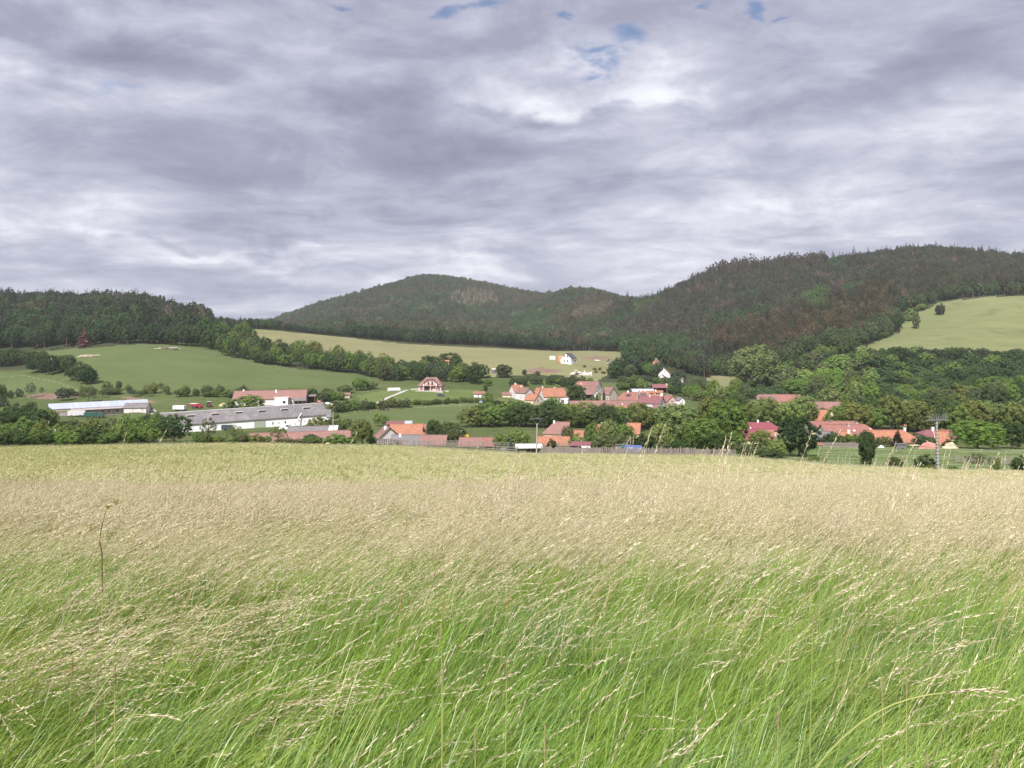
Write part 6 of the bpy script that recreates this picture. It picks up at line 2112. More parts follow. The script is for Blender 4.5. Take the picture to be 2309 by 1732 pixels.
heap(502, 366, 4.0, 3.0, 1.4, M['straw_bale'], 'sandy heap under a pale sheet left of the broad tree', 'sand_heap', 'heap', 1)
heap(551, 172, 3.0, 2.0, 1.1, paint('orange_tarpaulin', (.62, .10, .03), .6), 'bright orange tarpaulin heap left of the long red tiled shed', 'tarpaulin', 'tarpaulin', 2)
heap(738, 378, 6.0, 2.0, .9, M['sheet_white'], 'low white sheeted heap right of the pink roofed stable', 'silage_heap', 'heap', 3)
heap(2096, 168, 5.2, 2.4, 1.5, paint('pale_red_tarpaulin', (.42, .20, .17), .7), 'tent like heap under white and red sheets left of the concrete pole', 'sheeted_heap', 'heap', 4)
heap(2143, 170, 4.0, 2.0, 1.3, M['wood_pale'], 'pale sheet covered heap under the acacia', 'sheeted_heap', 'heap', 5)
heap(360, 336, 4.0, 3.0, 1.3, M['sheet_white'], 'white wrapped bale heap right of the barn annex', 'bale_heap', 'heap', 6)
heap(345, 340, 2.4, 2, 1.0, M['sheet_white'], 'smaller white heap between the barn annex and the bale heap', 'bale_heap', 'heap', 7)
heap(1987, 172, 1.7, 1.0, .6, M['sheet_white'], 'small white covered heap behind the paddock right of the columnar tree', 'covered_heap', 'heap', 8)
p = at(720, 372)
rb = thing('red_tank', 'small red barrel tank at the right end of the stable shed', 'tank', p)
MB().tube((-.7, 0, .95), (.7, 0, .95), .65, .65, 12).build('barrel', paint('red_paint', (.28, .03, .05)), rb)
MB().box(-.5, .5, -.4, .4, -.2, .35).build('stand', M['steel_dark'], rb)

# hay feeder and water tank by the rail fence
p = at(901, 156)
hf = thing('hay_feeder', 'brown wooden hay feeder at the corner of the rail fence', 'feeder', p, R(10))
MB().box(-.55, .55, -.4, .4, .35, .95).build('crate', M['wood_brown'], hf)
for x in (-.5, .5):
    for y in (-.35, .35):
        MB().box(x - .05, x + .05, y - .05, y + .05, -.3, .345).build('leg', M['wood_brown'], hf)
for k in range(6):
    MB().tube((-.5 + .2 * k, -.42, .96), (-.5 + .2 * k, -.62, 1.4), .02, .02, 4).build('bar', M['steel_dark'], hf)
p = at(1135, 152)
wt = thing('water_tank', 'grey plastic water tank in a wire cage by the rail fence', 'water tank', p)
MB().box(-.5, .5, -.45, .45, .15, .95).build('tank', M['concrete'], wt)
cg = MB()
for k in range(5):
    x = -.54 + .27 * k
    cg.tube((x, -.5, .1), (x, -.5, 1.0), .018, .018, 4)
for z in (.12, .4, .7, 1.0):
    cg.tube((-.55, -.5, z), (.55, -.5, z), .018, .018, 4)
cg.build('cage', M['steel_grey'], wt)
MB().box(-.55, .55, -.5, .5, -.1, .1).build('pallet', M['wood_pale'], wt)

# white roofed shelter and the hut on the picket fence
p = at(1193, 149.5)
sh = thing('shelter', 'grey plank shelter with a plain white pent roof by the wooden pole', 'shelter', p, R(-4))
L, W = 4.2, 2.6
MB().hexa([(-L / 2 - .35, -W / 2 - .5, 1.25), (L / 2 + .5, -W / 2 - .5, 1.35), (L / 2 + .3, W / 2 + .3, 1.72), (-L / 2 - .6, W / 2 + .3, 1.64)],
          [(-L / 2 - .35, -W / 2 - .5, 1.33), (L / 2 + .5, -W / 2 - .5, 1.43), (L / 2 + .3, W / 2 + .3, 1.79), (-L / 2 - .6, W / 2 + .3, 1.71)]).build('roof', M['sheet_white'], sh)
for k in range(5):
    MB().box(-L / 2, -L / 2 + 1.5, -W / 2 - .03, -W / 2 + .01, .02 + .25 * k, .24 + .25 * k).build('plank', M['wood_grey'], sh)
    MB().box(-L / 2 - .03, -L / 2 + .01, -W / 2 + .02, W / 2, .02 + .25 * k, .24 + .25 * k).build('plank', M['wood_grey'], sh)
for k in range(6):
    MB().box(-L / 2 + 1.55, L / 2 - .1, W / 2 - .05, W / 2, .02 + .28 * k, .27 + .28 * k).build('plank', M['wood_brown'], sh)
for x in (-L / 2 + 1.55, 0.4, L / 2 - .1):
    MB().box(x - .07, x + .07, -W / 2 - .02, -W / 2 + .12, -.5, 1.28).build('post', M['wood_grey'], sh)
p = at(1309, 149)
ht = thing('plank_hut', 'upright plank hut with a brown felt roof and a white fascia on the picket fence', 'hut', p, R(-14))
L, W = 3.6, 2.4
for k in range(18):
    x = -L / 2 + .2 * k
    MB().box(x + .008, x + .19, -W / 2, -W / 2 + .04, -.4, 1.72 + .015 * (k % 3)).build('plank', M['wood_grey'], ht)
MB().box(-L / 2, L / 2, -W / 2 + .05, W / 2, -.4, 1.68).build('wall', M['wood_grey'], ht)
MB().hexa([(-L / 2 - .3, -W / 2 - .3, 1.78), (L / 2 + .3, -W / 2 - .3, 1.78), (L / 2 + .1, W / 2 + .3, 2.25), (-L / 2 - .1, W / 2 + .3, 2.25)],
          [(-L / 2 - .3, -W / 2 - .3, 1.88), (L / 2 + .3, -W / 2 - .3, 1.88), (L / 2 + .1, W / 2 + .3, 2.35), (-L / 2 - .1, W / 2 + .3, 2.35)]).build('roof', M['tile_maroon'], ht)
MB().box(.35, L / 2 + .28, -W / 2 - .33, -W / 2 - .305, 1.45, 1.86).build('fascia', M['sheet_white'], ht)
MB().box(.45, L / 2 - .05, -W / 2 - .03, -W / 2 - .004, .0, 1.42).build('door', M['plaster_lilac'], ht)
MB().tube((-.9, .3, 2.0), (-1.0, .3, 2.75), .07, .07, 6).build('stove_pipe', M['steel_grey'], ht)
# stump of a dead tree with leaning poles behind the blue trailer
p = at(1421, 166)
ds = thing('leaning_poles', 'bare leaning poles and a dead stump behind the blue car', 'poles', p)
for a, b in (((-.9, 0, 1.6), (.15, 0, 3.4)), ((-.2, 0, 0), (.15, .1, 3.2)), ((.5, .1, 0), (.75, .1, 3.3))):
    MB().tube(a, b, .07, .05, 5).build('pole', M['wood_pale'], ds)
MB().path([(1.0, .3, -.3), (1.05, .3, 1.2), (1.25, .3, 2.6)], [.32, .25, .1], 7).build('stump', M['bark'], ds)
# slatted box wagon in the paddock
p = at(2031, 166)
bw = thing('slatted_wagon', 'small grey slatted wagon standing in the paddock under the fir', 'wagon', p, R(-3))
MB().box(-1.0, 1.0, -.55, .55, .42, 1.15).build('body', M['wood_grey'], bw)
for k in range(4):
    MB().box(-1.03, 1.03, -.60, -.555, .45 + .18 * k, .58 + .18 * k).build('slat', M['steel_grey'], bw)
MB().box(-1.25, 1.3, -.75, .75, 1.16, 1.24).build('roof', M['fibre_grey'], bw)
for x in (-.65, .65):
    for y in (-.5, .5):
        wheel(bw, x, y, .28, .12)

# polytunnel, track and low walls at the villa
p = at(888, 428)
pt = thing('polytunnel', 'white rounded polytunnel on the slope left of the pink villa', 'greenhouse', p, R(24))
n, L, r = 9, 6.4, 1.75
vs = []
for x in (-L / 2, L / 2):
    for k in range(n + 1):
        a = math.pi * k / n
        vs.append((x, -r * math.cos(a), r * 1.05 * math.sin(a) ** .8))
fs = [(k, k + 1, n + 2 + k, n + 1 + k) for k in range(n)] + [tuple(range(n + 1)), tuple(range(2 * n + 1, n, -1))]
MB().add(vs, fs).build('cover', M['sheet_white'], pt)
for k in range(5):
    x = -L / 2 + L * k / 4
    pts = [(x, -(r + .03) * math.cos(math.pi * j / 8), (r + .03) * 1.05 * math.sin(math.pi * j / 8) ** .8 + .02) for j in range(9)]
    MB().path(pts, [.03] * 9, 4).build('hoop', M['steel_grey'], pt)
MB().box(-L / 2 + .3, L / 2 - .3, -r - .06, -r + .05, .0, .55).build('side_panel', M['concrete'], pt)


def ribbon(name, pts, w_, m, lift=.12):
    pp = polyline(pts, 1.5)
    vs, fs = [], []
    for i, q in enumerate(pp):
        d = (pp[min(i + 1, len(pp) - 1)] - pp[max(i - 1, 0)])
        s = Vector((-d.y, d.x, 0)).normalized() * w_ / 2
        for sg in (-1, 1):
            a = q + s * sg
            vs.append((a.x, a.y, gz(a.x, a.y) + lift))
    fs = [(2 * i, 2 * i + 1, 2 * i + 3, 2 * i + 2) for i in range(len(pp) - 1)]
    o = MB().add(vs, fs).build(name, m)
    o['kind'] = 'structure'
    return o


ribbon('concrete_track', [(850, 388), (880, 408), (906, 424), (918, 432)], 2.2, M['concrete_pale'])
ribbon('village_lane', [(1462, 430), (1460, 450), (1450, 470), (1458, 500)], 3.0, M['concrete'])
ribbon('gravel_path', [(1345, 632), (1370, 628), (1392, 622)], 2.4, M['concrete_pale'])
for (u0, u1, Y, h, nm) in ((926, 946, 432, .6, 'pale low garden wall left of the pink villa'), (1000, 1012, 430, .5, 'pale low garden wall right of the pink villa')):
    a, b = at(u0, Y), at(u1, Y)
    w_ = thing('garden_wall', nm, 'wall', a)
    d = b - a
    MB().hexa([(0, 0, -.6), (d.x, d.y, d.z - .6), (d.x, d.y + .3, d.z - .6), (0, .3, -.6)], [(0, 0, h), (d.x, d.y, d.z + h), (d.x, d.y + .3, d.z + h), (0, .3, h)]).build('wall', M['concrete_pale'], w_)
    MB().hexa([(-.05, -.06, h + .003), (d.x + .05, d.y - .06, d.z + h + .003), (d.x + .05, d.y + .36, d.z + h + .003), (-.05, .36, h + .003)], [(-.05, -.06, h + .1), (d.x + .05, d.y - .06, d.z + h + .1), (d.x + .05, d.y + .36, d.z + h + .1), (-.05, .36, h + .1)]).build('coping', M['sheet_white'], w_)

# log piles on the pasture
for (u, v, n, sp, nm) in ((203, 805, 13, 7.5, 'pale log pile lying on the upper left of the pasture'), (378, 788, 14, 7.5, 'brown log pile on the top of the pasture')):
    Y = find_Y(u, v, 440, 640)
    p = at(u, Y)
    lp = thing('log_pile', nm, 'log pile', p, R(6))
    for k in range(n):
        L = random.uniform(4, 7)
        x = random.uniform(-sp, sp)
        y = random.uniform(-1.5, 1.5)
        z = .2 + .38 * (k % 4)
        a = random.uniform(-.15, .15)
        q = Vector((x, y, z))
        e = Vector((math.cos(a), math.sin(a), .07)) * L / 2
        MB().tube(q - e, q + e, random.uniform(.18, .28), random.uniform(.13, .2), 6).build('log', M['wood_pale'] if u < 300 or k % 3 == 0 else M['wood_grey'], lp)

# rock face of the old quarry under the new white house: boulders heaped on a steep bank
p = at(1303, 540)
Yq = 540
zt, zb = (VH - 841) / F * Yq, (VH - 860) / F * Yq
q0, q1 = (1272 - CU) / F * Yq, (1336 - CU) / F * Yq
rk = thing('rock_face', 'pale quarried rock face dotted with dark bushes below the new white house', 'rock face', ((q0 + q1) / 2, Yq, zb))
hw, hh = (q1 - q0) / 2, zt - zb + .8
nx, nz = 22, 9
vs, fs = [], []
for j in range(nz + 1):
    for i in range(nx + 1):
        t_, s_ = j / nz, i / nx
        x = -hw + 2 * hw * s_
        cutl = max(0, (.28 - s_) / .28) * .75
        z = (hh * (1 - cutl)) * t_ - 1.0 * (1 - t_)
        y = -2.2 + 4.4 * t_ + 1.5 * (float(vnoise(i * .9, j * .9, 4)) - .5) + .6 * (float(vnoise(i * 2.7, j * 2.7, 6)) - .5)
        vs.append((x + .35 * (random.random() - .5), y, z + .2 * (random.random() - .5)))
fs = [(j * (nx + 1) + i, j * (nx + 1) + i + 1, (j + 1) * (nx + 1) + i + 1, (j + 1) * (nx + 1) + i) for j in range(nz) for i in range(nx)]
m_rock = mat('pale_quarry_rock', (.46, .41, .39), .95, .25, .5, (.30, .27, .24), None, .1, .6)
MB().add(vs, fs).build('cliff', m_rock, rk)
top = MB().add([(-hw * .45, 2.1, hh - .15), (hw, 2.1, hh - .15), (hw + 2, 12, hh + .4), (-hw * .45, 12, hh - .5)], [(0, 1, 2, 3)]).build('cliff_top', M['g_hay'], rk)
for k in range(26):
    i, j = random.randint(2, nx - 1), random.randint(1, nz - 1)
    b = Vector(vs[j * (nx + 1) + i])
    s = random.uniform(.25, .6)
    pts = [b + Vector((random.gauss(0, s), random.gauss(-.2, s * .6), random.gauss(0, s * .7))) for _ in range(8)]
    try:
        import bmesh
        bm_ = bmesh.new()
        for q in pts:
            bm_.verts.new(q)
        bmesh.ops.convex_hull(bm_, input=bm_.verts)
        me = bpy.data.meshes.new('boulder')
        bm_.to_mesh(me)
        bm_.free()
        me.materials.append(m_rock)
        link(bpy.data.objects.new('boulder', me), rk)
    except Exception:
        pass
for k in range(12):
    i, j = random.randint(3, nx - 2), random.randint(1, nz - 2)
    b = Vector(vs[j * (nx + 1) + i]) + Vector((0, -.3, 0))
    cr, _ = random.choice(PROTO['shrub'])
    c = bpy.data.objects.new('bush', cr)
    c.location, s = b, random.uniform(.8, 1.6)
    c.scale = (s * 1.3, s, s)
    c.color = (.04, .055, .03, 1)
    link(c, rk)
for k, (u, v) in enumerate(((1297, 838), (1301, 838), (1318, 838))):
    Y = 556
    z = (VH - v) / F * Y
    t = thing('concrete_post', 'small white post above the rock face, %s of three' % ('left', 'middle', 'right')[k], 'post', ((u - CU) / F * Y, Y, gz((u - CU) / F * Y, Y)))
    MB().box(-.2, .2, -.2, .2, -.3, 1.4).build('shaft', M['sheet_white'], t)
    MB().box(-.26, .26, -.26, .26, 1.403, 1.55).build('cap', M['sheet_white'], t)

# little digger on the building plot
p = at(1371, 640)
dg = thing('excavator', 'small grey excavator by the gravel yard right of the new white house', 'excavator', p, R(20))
MB().box(-1.1, 1.1, -.9, -.5, 0, .55).build('crawler_track', M['rubber'], dg)
MB().box(-1.1, 1.1, .5, .9, 0, .55).build('crawler_track', M['rubber'], dg)
MB().box(-1.0, .8, -.8, .8, .6, 1.3).build('body', M['steel_grey'], dg)
MB().box(-.1, .8, -.75, .1, 1.303, 2.3).build('cab', M['glass'], dg)
MB().path([(.7, .35, 1.2), (1.8, .35, 2.9), (3.0, .35, 2.2)], [.18, .15, .12], 5).build('boom', M['steel_grey'], dg)
MB().path([(3.0, .35, 2.2), (3.1, .35, .8)], [.13, .3], 5).build('bucket', M['steel_dark'], dg)

# ------------------------------------------------------------------ the tall meadow grass, blown to the right
def grass_mat(name, kind):
    m = bpy.data.materials.new(name)
    m.use_nodes = True
    nt = NT(m.node_tree)
    nt.n.clear()
    out = nt.new('ShaderNodeOutputMaterial')
    geo = nt.new('ShaderNodeNewGeometry')
    rnd = geo.outputs['Random Per Island']
    if kind == 'blade':
        base = nt.new('ShaderNodeAttribute', attribute_type='INSTANCER', attribute_name='tint').outputs['Color']
        tip = nt.new('ShaderNodeAttribute', attribute_type='GEOMETRY', attribute_name='tipness').outputs['Fac']
        sc = nt.vmath('SCALE', base)
        nt.link(nt.math('ADD', 0.62, nt.math('MULTIPLY', rnd, 0.76)), sc.node.inputs['Scale'])
        c = nt.mix(nt.math('MULTIPLY', tip, 0.45), sc, nt.vmath('MULTIPLY', sc, (1.75, 1.25, 1.3)))
        dry = nt.smooth(rnd, 0.90, 0.96)
        c = nt.mix(nt.math('MULTIPLY', dry, 0.75), c, (0.34, 0.27, 0.12))
        tcol, tw, gw = nt.vmath('MULTIPLY', c, (1.2, 1.25, 0.6)), 0.36, 0.05
    elif kind == 'culm':
        c = nt.ramp(rnd, [(0, (.17, .19, .06)), (.5, (.30, .27, .12)), (1, (.42, .33, .17))], 'LINEAR')
        tcol, tw, gw = c, 0.15, 0.04
    else:
        c = nt.ramp(rnd, [(0, (.52, .41, .29)), (.45, (.66, .56, .40)), (1, (.82, .74, .57))], 'LINEAR')
        tcol, tw, gw = c, 0.30, 0.03
    di = nt.new('ShaderNodeBsdfDiffuse')
    nt.link(c, di.inputs['Color'])
    tr = nt.new('ShaderNodeBsdfTranslucent')
    nt.link(tcol, tr.inputs['Color'])
    mx = nt.new('ShaderNodeMixShader')
    mx.inputs[0].default_value = tw
    nt.link(di.outputs[0], mx.inputs[1])
    nt.link(tr.outputs[0], mx.inputs[2])
    gs = nt.new('ShaderNodeBsdfGlossy')
    gs.inputs['Roughness'].default_value = 0.42
    gs.inputs['Color'].default_value = (.8, .85, .8, 1)
    m2 = nt.new('ShaderNodeMixShader')
    m2.inputs[0].default_value = gw
    nt.link(mx.outputs[0], m2.inputs[1])
    nt.link(gs.outputs[0], m2.inputs[2])
    nt.link(m2.outputs[0], out.inputs['Surface'])
    return m


GM = [grass_mat('grass_blade', 'blade'), grass_mat('grass_culm', 'culm'), grass_mat('grass_seed_head', 'head')]


def curves(K, Rr, l0, l1, a0, a1, seg, az_s=.45, az_m=.12, root_sq=True):
    """K leaning centre lines; returns points (K, seg+1, 3), side vectors and lengths"""
    r = Rr * np.sqrt(rng.random(K))
    t = rng.uniform(0, 6.283, K)
    base = np.stack([r * np.cos(t), r * np.sin(t), np.zeros(K)], 1)
    L = rng.uniform(l0, l1, K)
    az = rng.normal(az_m, az_s, K)
    s0 = rng.normal(a0[0], a0[1], K)
    s1 = rng.normal(a1[0], a1[1], K)
    p = [base]
    for i in range(seg):
        k = (i + .5) / seg
        ang = s0 + (s1 - s0) * k ** 1.2
        st = L / seg
        d = np.stack([np.sin(ang) * np.cos(az), np.sin(ang) * np.sin(az), np.cos(ang)], 1)
        p.append(p[-1] + d * st[:, None])
    return np.stack(p, 1), az, L


def strips(pts, az, w_, taper=True, twist=.6):
    K, S, _ = pts.shape
    tw = az + np.pi / 2 + rng.normal(0, twist, K)
    side = np.stack([np.cos(tw), np.sin(tw), np.zeros(K)], 1)
    k = np.linspace(0, 1, S)
    prof = (np.minimum(1, .55 + 2.2 * k) * (1 - k ** 2.2) + .04) if taper else np.ones(S)
    wv = (w_[:, None] * prof[None])[..., None] * side[:, None, :] * .5
    v = np.stack([pts - wv, pts + wv], 2).reshape(K, S * 2, 3)
    i = np.arange(S - 1) * 2
    f = np.stack([i, i + 1, i + 3, i + 2], -1)
    F_ = (f[None] + (np.arange(K) * S * 2)[:, None, None]).reshape(-1, 4)
    return v.reshape(-1, 3), F_, np.tile(np.repeat(k, 2), K)


def heads(pts, L, frac, n, size, spread):
    """spikelets set alternately along the last part of each culm"""
    K, S, _ = pts.shape
    out = []
    for j in range(n):
        t = 1 - frac + frac * (j + rng.uniform(-.3, .3, K)) / max(1, n - 1)
        t = np.clip(t, 0, .999) * (S - 1)
        i = t.astype(int)
        fr = (t - i)[:, None]
        a, b = pts[np.arange(K), i], pts[np.arange(K), i + 1]
        p = a + (b - a) * fr
        d = (b - a) / (np.linalg.norm(b - a, axis=1, keepdims=True) + 1e-9)
        o = rng.normal(0, 1, (K, 3))
        o -= (o * d).sum(1, keepdims=True) * d
        o /= np.linalg.norm(o, axis=1, keepdims=True) + 1e-9
        env = .38 * spread * math.sin(math.pi * min(1, (j + .6) / n) ** .8) + .0012
        c = p + o * env * rng.uniform(.3, 1, (K, 1))
        ax = d * 1.0 + o * rng.uniform(.05, .38, (K, 1))
        ax /= np.linalg.norm(ax, axis=1, keepdims=True)
        s = np.cross(ax, rng.normal(0, 1, (K, 3)))
        s /= np.linalg.norm(s, axis=1, keepdims=True) + 1e-9
        ln = 1.5 * size * rng.uniform(.7, 1.3, (K, 1))
        q = np.stack([c - ax * ln * .5, c + s * ln * .085, c + ax * ln * .6, c - s * ln * .085], 1)
        out.append(q.reshape(-1, 3))
    v = np.concatenate(out)
    return v, np.arange(len(v)).reshape(-1, 4), np.ones(len(v))


grass_col = bpy.data.collections.new('meadow_grass_kinds')
n_kind = [0]


def grass_kind(parts):
    """parts: (verts, faces, tipness, material)"""
    vs, fs, tp, mi, off = [], [], [], [], 0
    for v, f, t, m in parts:
        vs.append(v)
        fs.append(f + off)
        tp.append(t)
        mi.append(np.full(len(f), m))
        off += len(v)
    me = np_mesh('meadow_grass', np.concatenate(vs), np.concatenate(fs), GM, np.concatenate(mi), True)
    a = me.attributes.new('tipness', 'FLOAT', 'POINT')
    a.data.foreach_set('value', np.concatenate(tp).astype(np.float32))
    grass_col.objects.link(bpy.data.objects.new('g%02d_meadow_grass' % n_kind[0], me))
    n_kind[0] += 1


def blades(K, Rr, l0, l1, w0, w1, a0=(.15, .22), a1=(.95, .35), seg=5, az_s=.5):
    p, az, L = curves(K, Rr, l0, l1, a0, a1, seg, az_s)
    v, f, t = strips(p, az, rng.uniform(w0, w1, K))
    return (v, f, t, 0)


def culms(K, Rr, l0, l1, w_, a0, a1, n, size, spread, frac=.2, seg=9, az_s=.35):
    p, az, L = curves(K, Rr, l0, l1, a0, a1, seg, az_s)
    v, f, t = strips(p, az, np.full(K, w_), False)
    hv, hf, ht = heads(p, L, frac, n, size, spread)
    return [(v, f, t, 1), (hv, hf, ht, 2)]


# 0-3 leafy, 4-6 leafy with a few culms, 7-9 culms full of seed heads (near the camera)
for i in range(4):
    grass_kind([blades(84, .18, .24, .60, .0026, .0052, (.30, .28), (1.25, .45), 5, .6), blades(6, .17, .30, .60, .0035, .006, (.20, .28), (1.0, .5), 5, .7)])
for i in range(3):
    grass_kind([blades(72, .18, .24, .58, .0026, .005, (.30, .28), (1.25, .45), 5, .6), *culms(3, .14, .58, .82, .0018, (.12, .14), (1.1, .35), 22, .011, .010)])
for i in range(3):
    grass_kind([blades(56, .19, .26, .56, .0026, .005, (.32, .25), (1.3, .35), 5, .5), *culms(9, .18, .55, .82, .0018, (.16, .16), (1.25, .3), 20, .012, .011, .24)])
# 10-12 middle distance: broader clumps
for i in range(3):
    grass_kind([blades(84, .34, .28, .58, .005, .009, (.30, .25), (1.15, .35), 4, .5), *culms(7 + 8 * i, .34, .58, .95, .0030, (.18, .16), (1.2, .3), 16, .017, .009, .30, 8)])
# 13-15 far: wide loose tufts
for i in range(3):
    grass_kind([blades(90, .95, .18, .36, .016, .03, (.25, .25), (1.05, .3), 3), *culms(3 + 12 * i, .95, .32, .46, .008, (.15, .15), (1.1, .25), 6, .05, .03, .25, 5)])
# 16-17 the tallest culms that stand out against the far field
for i in range(2):
    grass_kind(culms(2, .10, 0.98, 1.46, .0022, (.05, .06), (.62 + .30 * i, .2), 34, .016, .016, .2, 12, .25))


def grow_grass():
    P_, K_, T_, S_, C_ = [], [], [], [], []

    def area(d0, d1, dens, lim=None):
        hw = .74 * d1 + 1.6
        n = int(2 * hw * (d1 - d0) * dens)
        y = rng.uniform(d0, d1, n)
        x = rng.uniform(-hw, hw, n)
        k = np.abs(x) < .74 * y + 1.6
        x, y = x[k], y[k]
        u = CU + F * x / y
        k = y < edge_Y(u) - .4
        return x[k], y[k], u[k]

    def add(x, y, kid, sc, tint, lean=.0):
        n = len(x)
        z = ground(x, y)
        P_.append(np.stack([x, y, z], 1))
        K_.append(kid)
        t = np.zeros((n, 3))
        gust = vnoise(x / 2.3 + 4, y / 3.1, 21) * .6 + vnoise(x / .8, y / 1.1, 22) * .4
        t[:, 2] = rng.normal(0, .28, n) + (gust - .5) * .7
        t[:, 1] = (gust - .42) * .75 + .14 + lean
        T_.append(t)
        S_.append(sc[:, None] * np.stack([np.ones(n), np.ones(n), rng.uniform(.88, 1.12, n)], 1))
        C_.append(tint)

    def greens(x, y, n):
        p = vnoise(x / 1.7, y / 2.4, 31)[:, None]
        q = rng.random((n, 1))
        a, b, c = np.array([.165, .315, .036]), np.array([.225, .345, .070]), np.array([.135, .250, .080])
        t = a * (1 - p) + b * p
        t = np.where(q < .2, c, t)
        return t * rng.normal(1, .13, (n, 1)).clip(.65, 1.4)

    # near
    x, y, u = area(.95, 10.5, 60)
    n = len(x)
    patch = vnoise(x / 1.3 + 7, y / 1.9, 41) * .6 + vnoise(x / .5, y / .7, 42) * .4
    hd = np.interp(y, [1.5, 3.2, 5, 7.5, 10.5], [.01, .03, .085, .27, .52]) * (.25 + 1.5 * patch)
    hd = hd + np.where((x < -1.6) & (y > 3.0) & (y < 5.8), .08, 0) * (patch > .45)
    q = rng.random(n)
    kid = np.where(q < hd, rng.integers(7, 10, n), np.where(q < hd + .12 + .3 * hd, rng.integers(4, 7, n), rng.integers(0, 4, n)))
    add(x, y, kid, rng.uniform(.85, 1.18, n), greens(x, y, n))
    # lodged drifts of seed heads on the left
    n = 240
    x, y = np.concatenate([rng.uniform(-3.2, -1.9, 70), rng.uniform(-1.6, -.8, 26)]), np.concatenate([rng.uniform(3.6, 5.4, 70), rng.normal(3.5, .08, 26)])
    keep = vnoise(x / .9, y / .8, 61) > .38
    x, y = x[keep], y[keep]
    n = len(x)
    add(x, y, rng.integers(7, 10, n), rng.uniform(.95, 1.25, n), greens(x, y, n), .34)
    # middle
    x, y, u = area(10, 34, 15)
    n = len(x)
    patch = vnoise(x / 4 + 3, y / 6, 43)
    tan = np.where(y < 25 + 6 * patch, 1.0, np.where(u > 1450, .8, .25))
    q = rng.random(n)
    near_ = np.interp(y, [10, 14], [.55, 1.0])
    kid = np.where(q < .45 * tan * near_, 12, np.where(q < (.8 * tan + .1) * near_, 11, 10))
    tint = greens(x, y, n) * np.array([1.25, 1.0, 1.3])
    add(x, y, kid, rng.uniform(.85, 1.15, n) * np.where(tan < .5, .85, 1.0), tint)
    # far
    x, y, u = area(33, 160, 1.7)
    n = len(x)
    patch = vnoise(x / 14 + 3, y / 30, 44) * .6 + vnoise(x / 5, y / 11, 45) * .4
    tan = np.where(u > 1300, np.interp(y, [40, 95], [.55, .20]), np.interp(y, [33, 50], [.25, .03])) + (patch - .5) * .4
    q = rng.random(n)
    kid = np.where(q < tan * .8, 15, np.where(q < tan * .8 + .22, 14, 13))
    g_ = np.array([.29, .355, .150]) * (1 - patch[:, None]) + np.array([.36, .40, .20]) * patch[:, None]
    add(x, y, kid, rng.uniform(.8, 1.2, n), g_ * rng.normal(1, .10, (n, 1)).clip(.7, 1.3))
    # the tallest stems
    n = 900
    y = rng.uniform(3.4, 13, n)
    x = rng.uniform(-.72, .72, n) * y
    keep = rng.random(n) < np.interp(y, [3.4, 5, 7, 13], [.3, .6, .9, 1])
    x, y = x[keep], y[keep]
    n = len(x)
    add(x, y, rng.integers(16, 18, n), rng.uniform(.85, 1.12, n), greens(x, y, n), .0)
    cat = lambda a: np.concatenate(a)
    print('grass clumps', sum(map(len, P_)))
    o = scatter('meadow_grass', scatter_group('grass_scatter', grass_col), cat(P_), cat(K_), cat(T_), cat(S_), cat(C_).clip(.01, .5))
    tag(o, 'tall windblown meadow grass with tan seed heads filling the foreground', 'grass')
    # rougher green growth along the meadow edge and paddock
    n = 5200
    u = rng.uniform(-80, 2400, n)
    Y = edge_Y(u) + rng.uniform(-1, 9, n) ** 1.0
    pad = rng.random(n) < .45
    u2 = rng.uniform(1825, 2400, n)
    Y2 = rng.uniform(98, 178, n)
    k2 = pad & (Y2 > edge_Y(u2))
    u, Y = np.where(k2, u2, u), np.where(k2, Y2, Y)
    x = (u - CU) / F * Y
    t = np.zeros((n, 3))
    t[:, 2] = rng.uniform(-.6, .6, n)
    s = rng.uniform(.6, 1.3, n) * np.where(k2, .7, 1)
    tint = np.array([.12, .185, .06]) * rng.normal(1, .2, (n, 1)).clip(.5, 1.6)
    o = scatter('edge_grass', bpy.data.node_groups['grass_scatter'], np.stack([x, Y, ground(x, Y)], 1), np.full(n, 13), t, np.stack([s, s, s], 1), tint)
    tag(o, 'rough green grass along the far edge of the meadow and in the paddock', 'grass')


grow_grass()


# ------------------------------------------------------------------ single plants that stand out of the grass
def ray(u, v, Y):
    return Vector(((u - CU) / F * Y, Y, (VH - v) / F * Y))


def bez(pts, n=14):
    P_ = [Vector(p) for p in pts]
    out = []
    for i in range(n + 1):
        q = list(P_)
        t = i / n
        while len(q) > 1:
            q = [a.lerp(b, t) for a, b in zip(q[:-1], q[1:])]
        out.append(q[0])
    return out


def seed_head(pts, root, name, m, n, size, spread):
    P_ = np.array([[list(p) for p in pts]])
    v, f, t = heads(P_, None, 1.0, n, size, spread)
    o = bpy.data.objects.new(name, np_mesh(name, v - np.array(root.location), f, [m]))
    return link(o, root)


def stem(pts, r0, r1, m, root, name='stem'):
    k = len(pts)
    o = root.location
    return MB().path([p - o for p in pts], [r0 + (r1 - r0) * i / (k - 1) for i in range(k)], 5).build(name, m, root)


M['culm_green'] = mat('pale_green_stalk', (.28, .30, .10), .7, .1)
M['culm_brown'] = mat('brown_stalk', (.14, .085, .05), .8, .2, 9)
M['sorrel_red'] = mat('rusty_sorrel', (.36, .16, .075), .9, .25, 9)
M['head_purple'] = mat('purplish_seed_head', (.30, .20, .17), .9, .25, 9)
M['umbel_green'] = leafy('yellow_green_umbel', (.21, .24, .05), .3)
M['weed_leaf'] = leafy('bluish_weed_leaf', (.085, .15, .075), .3)

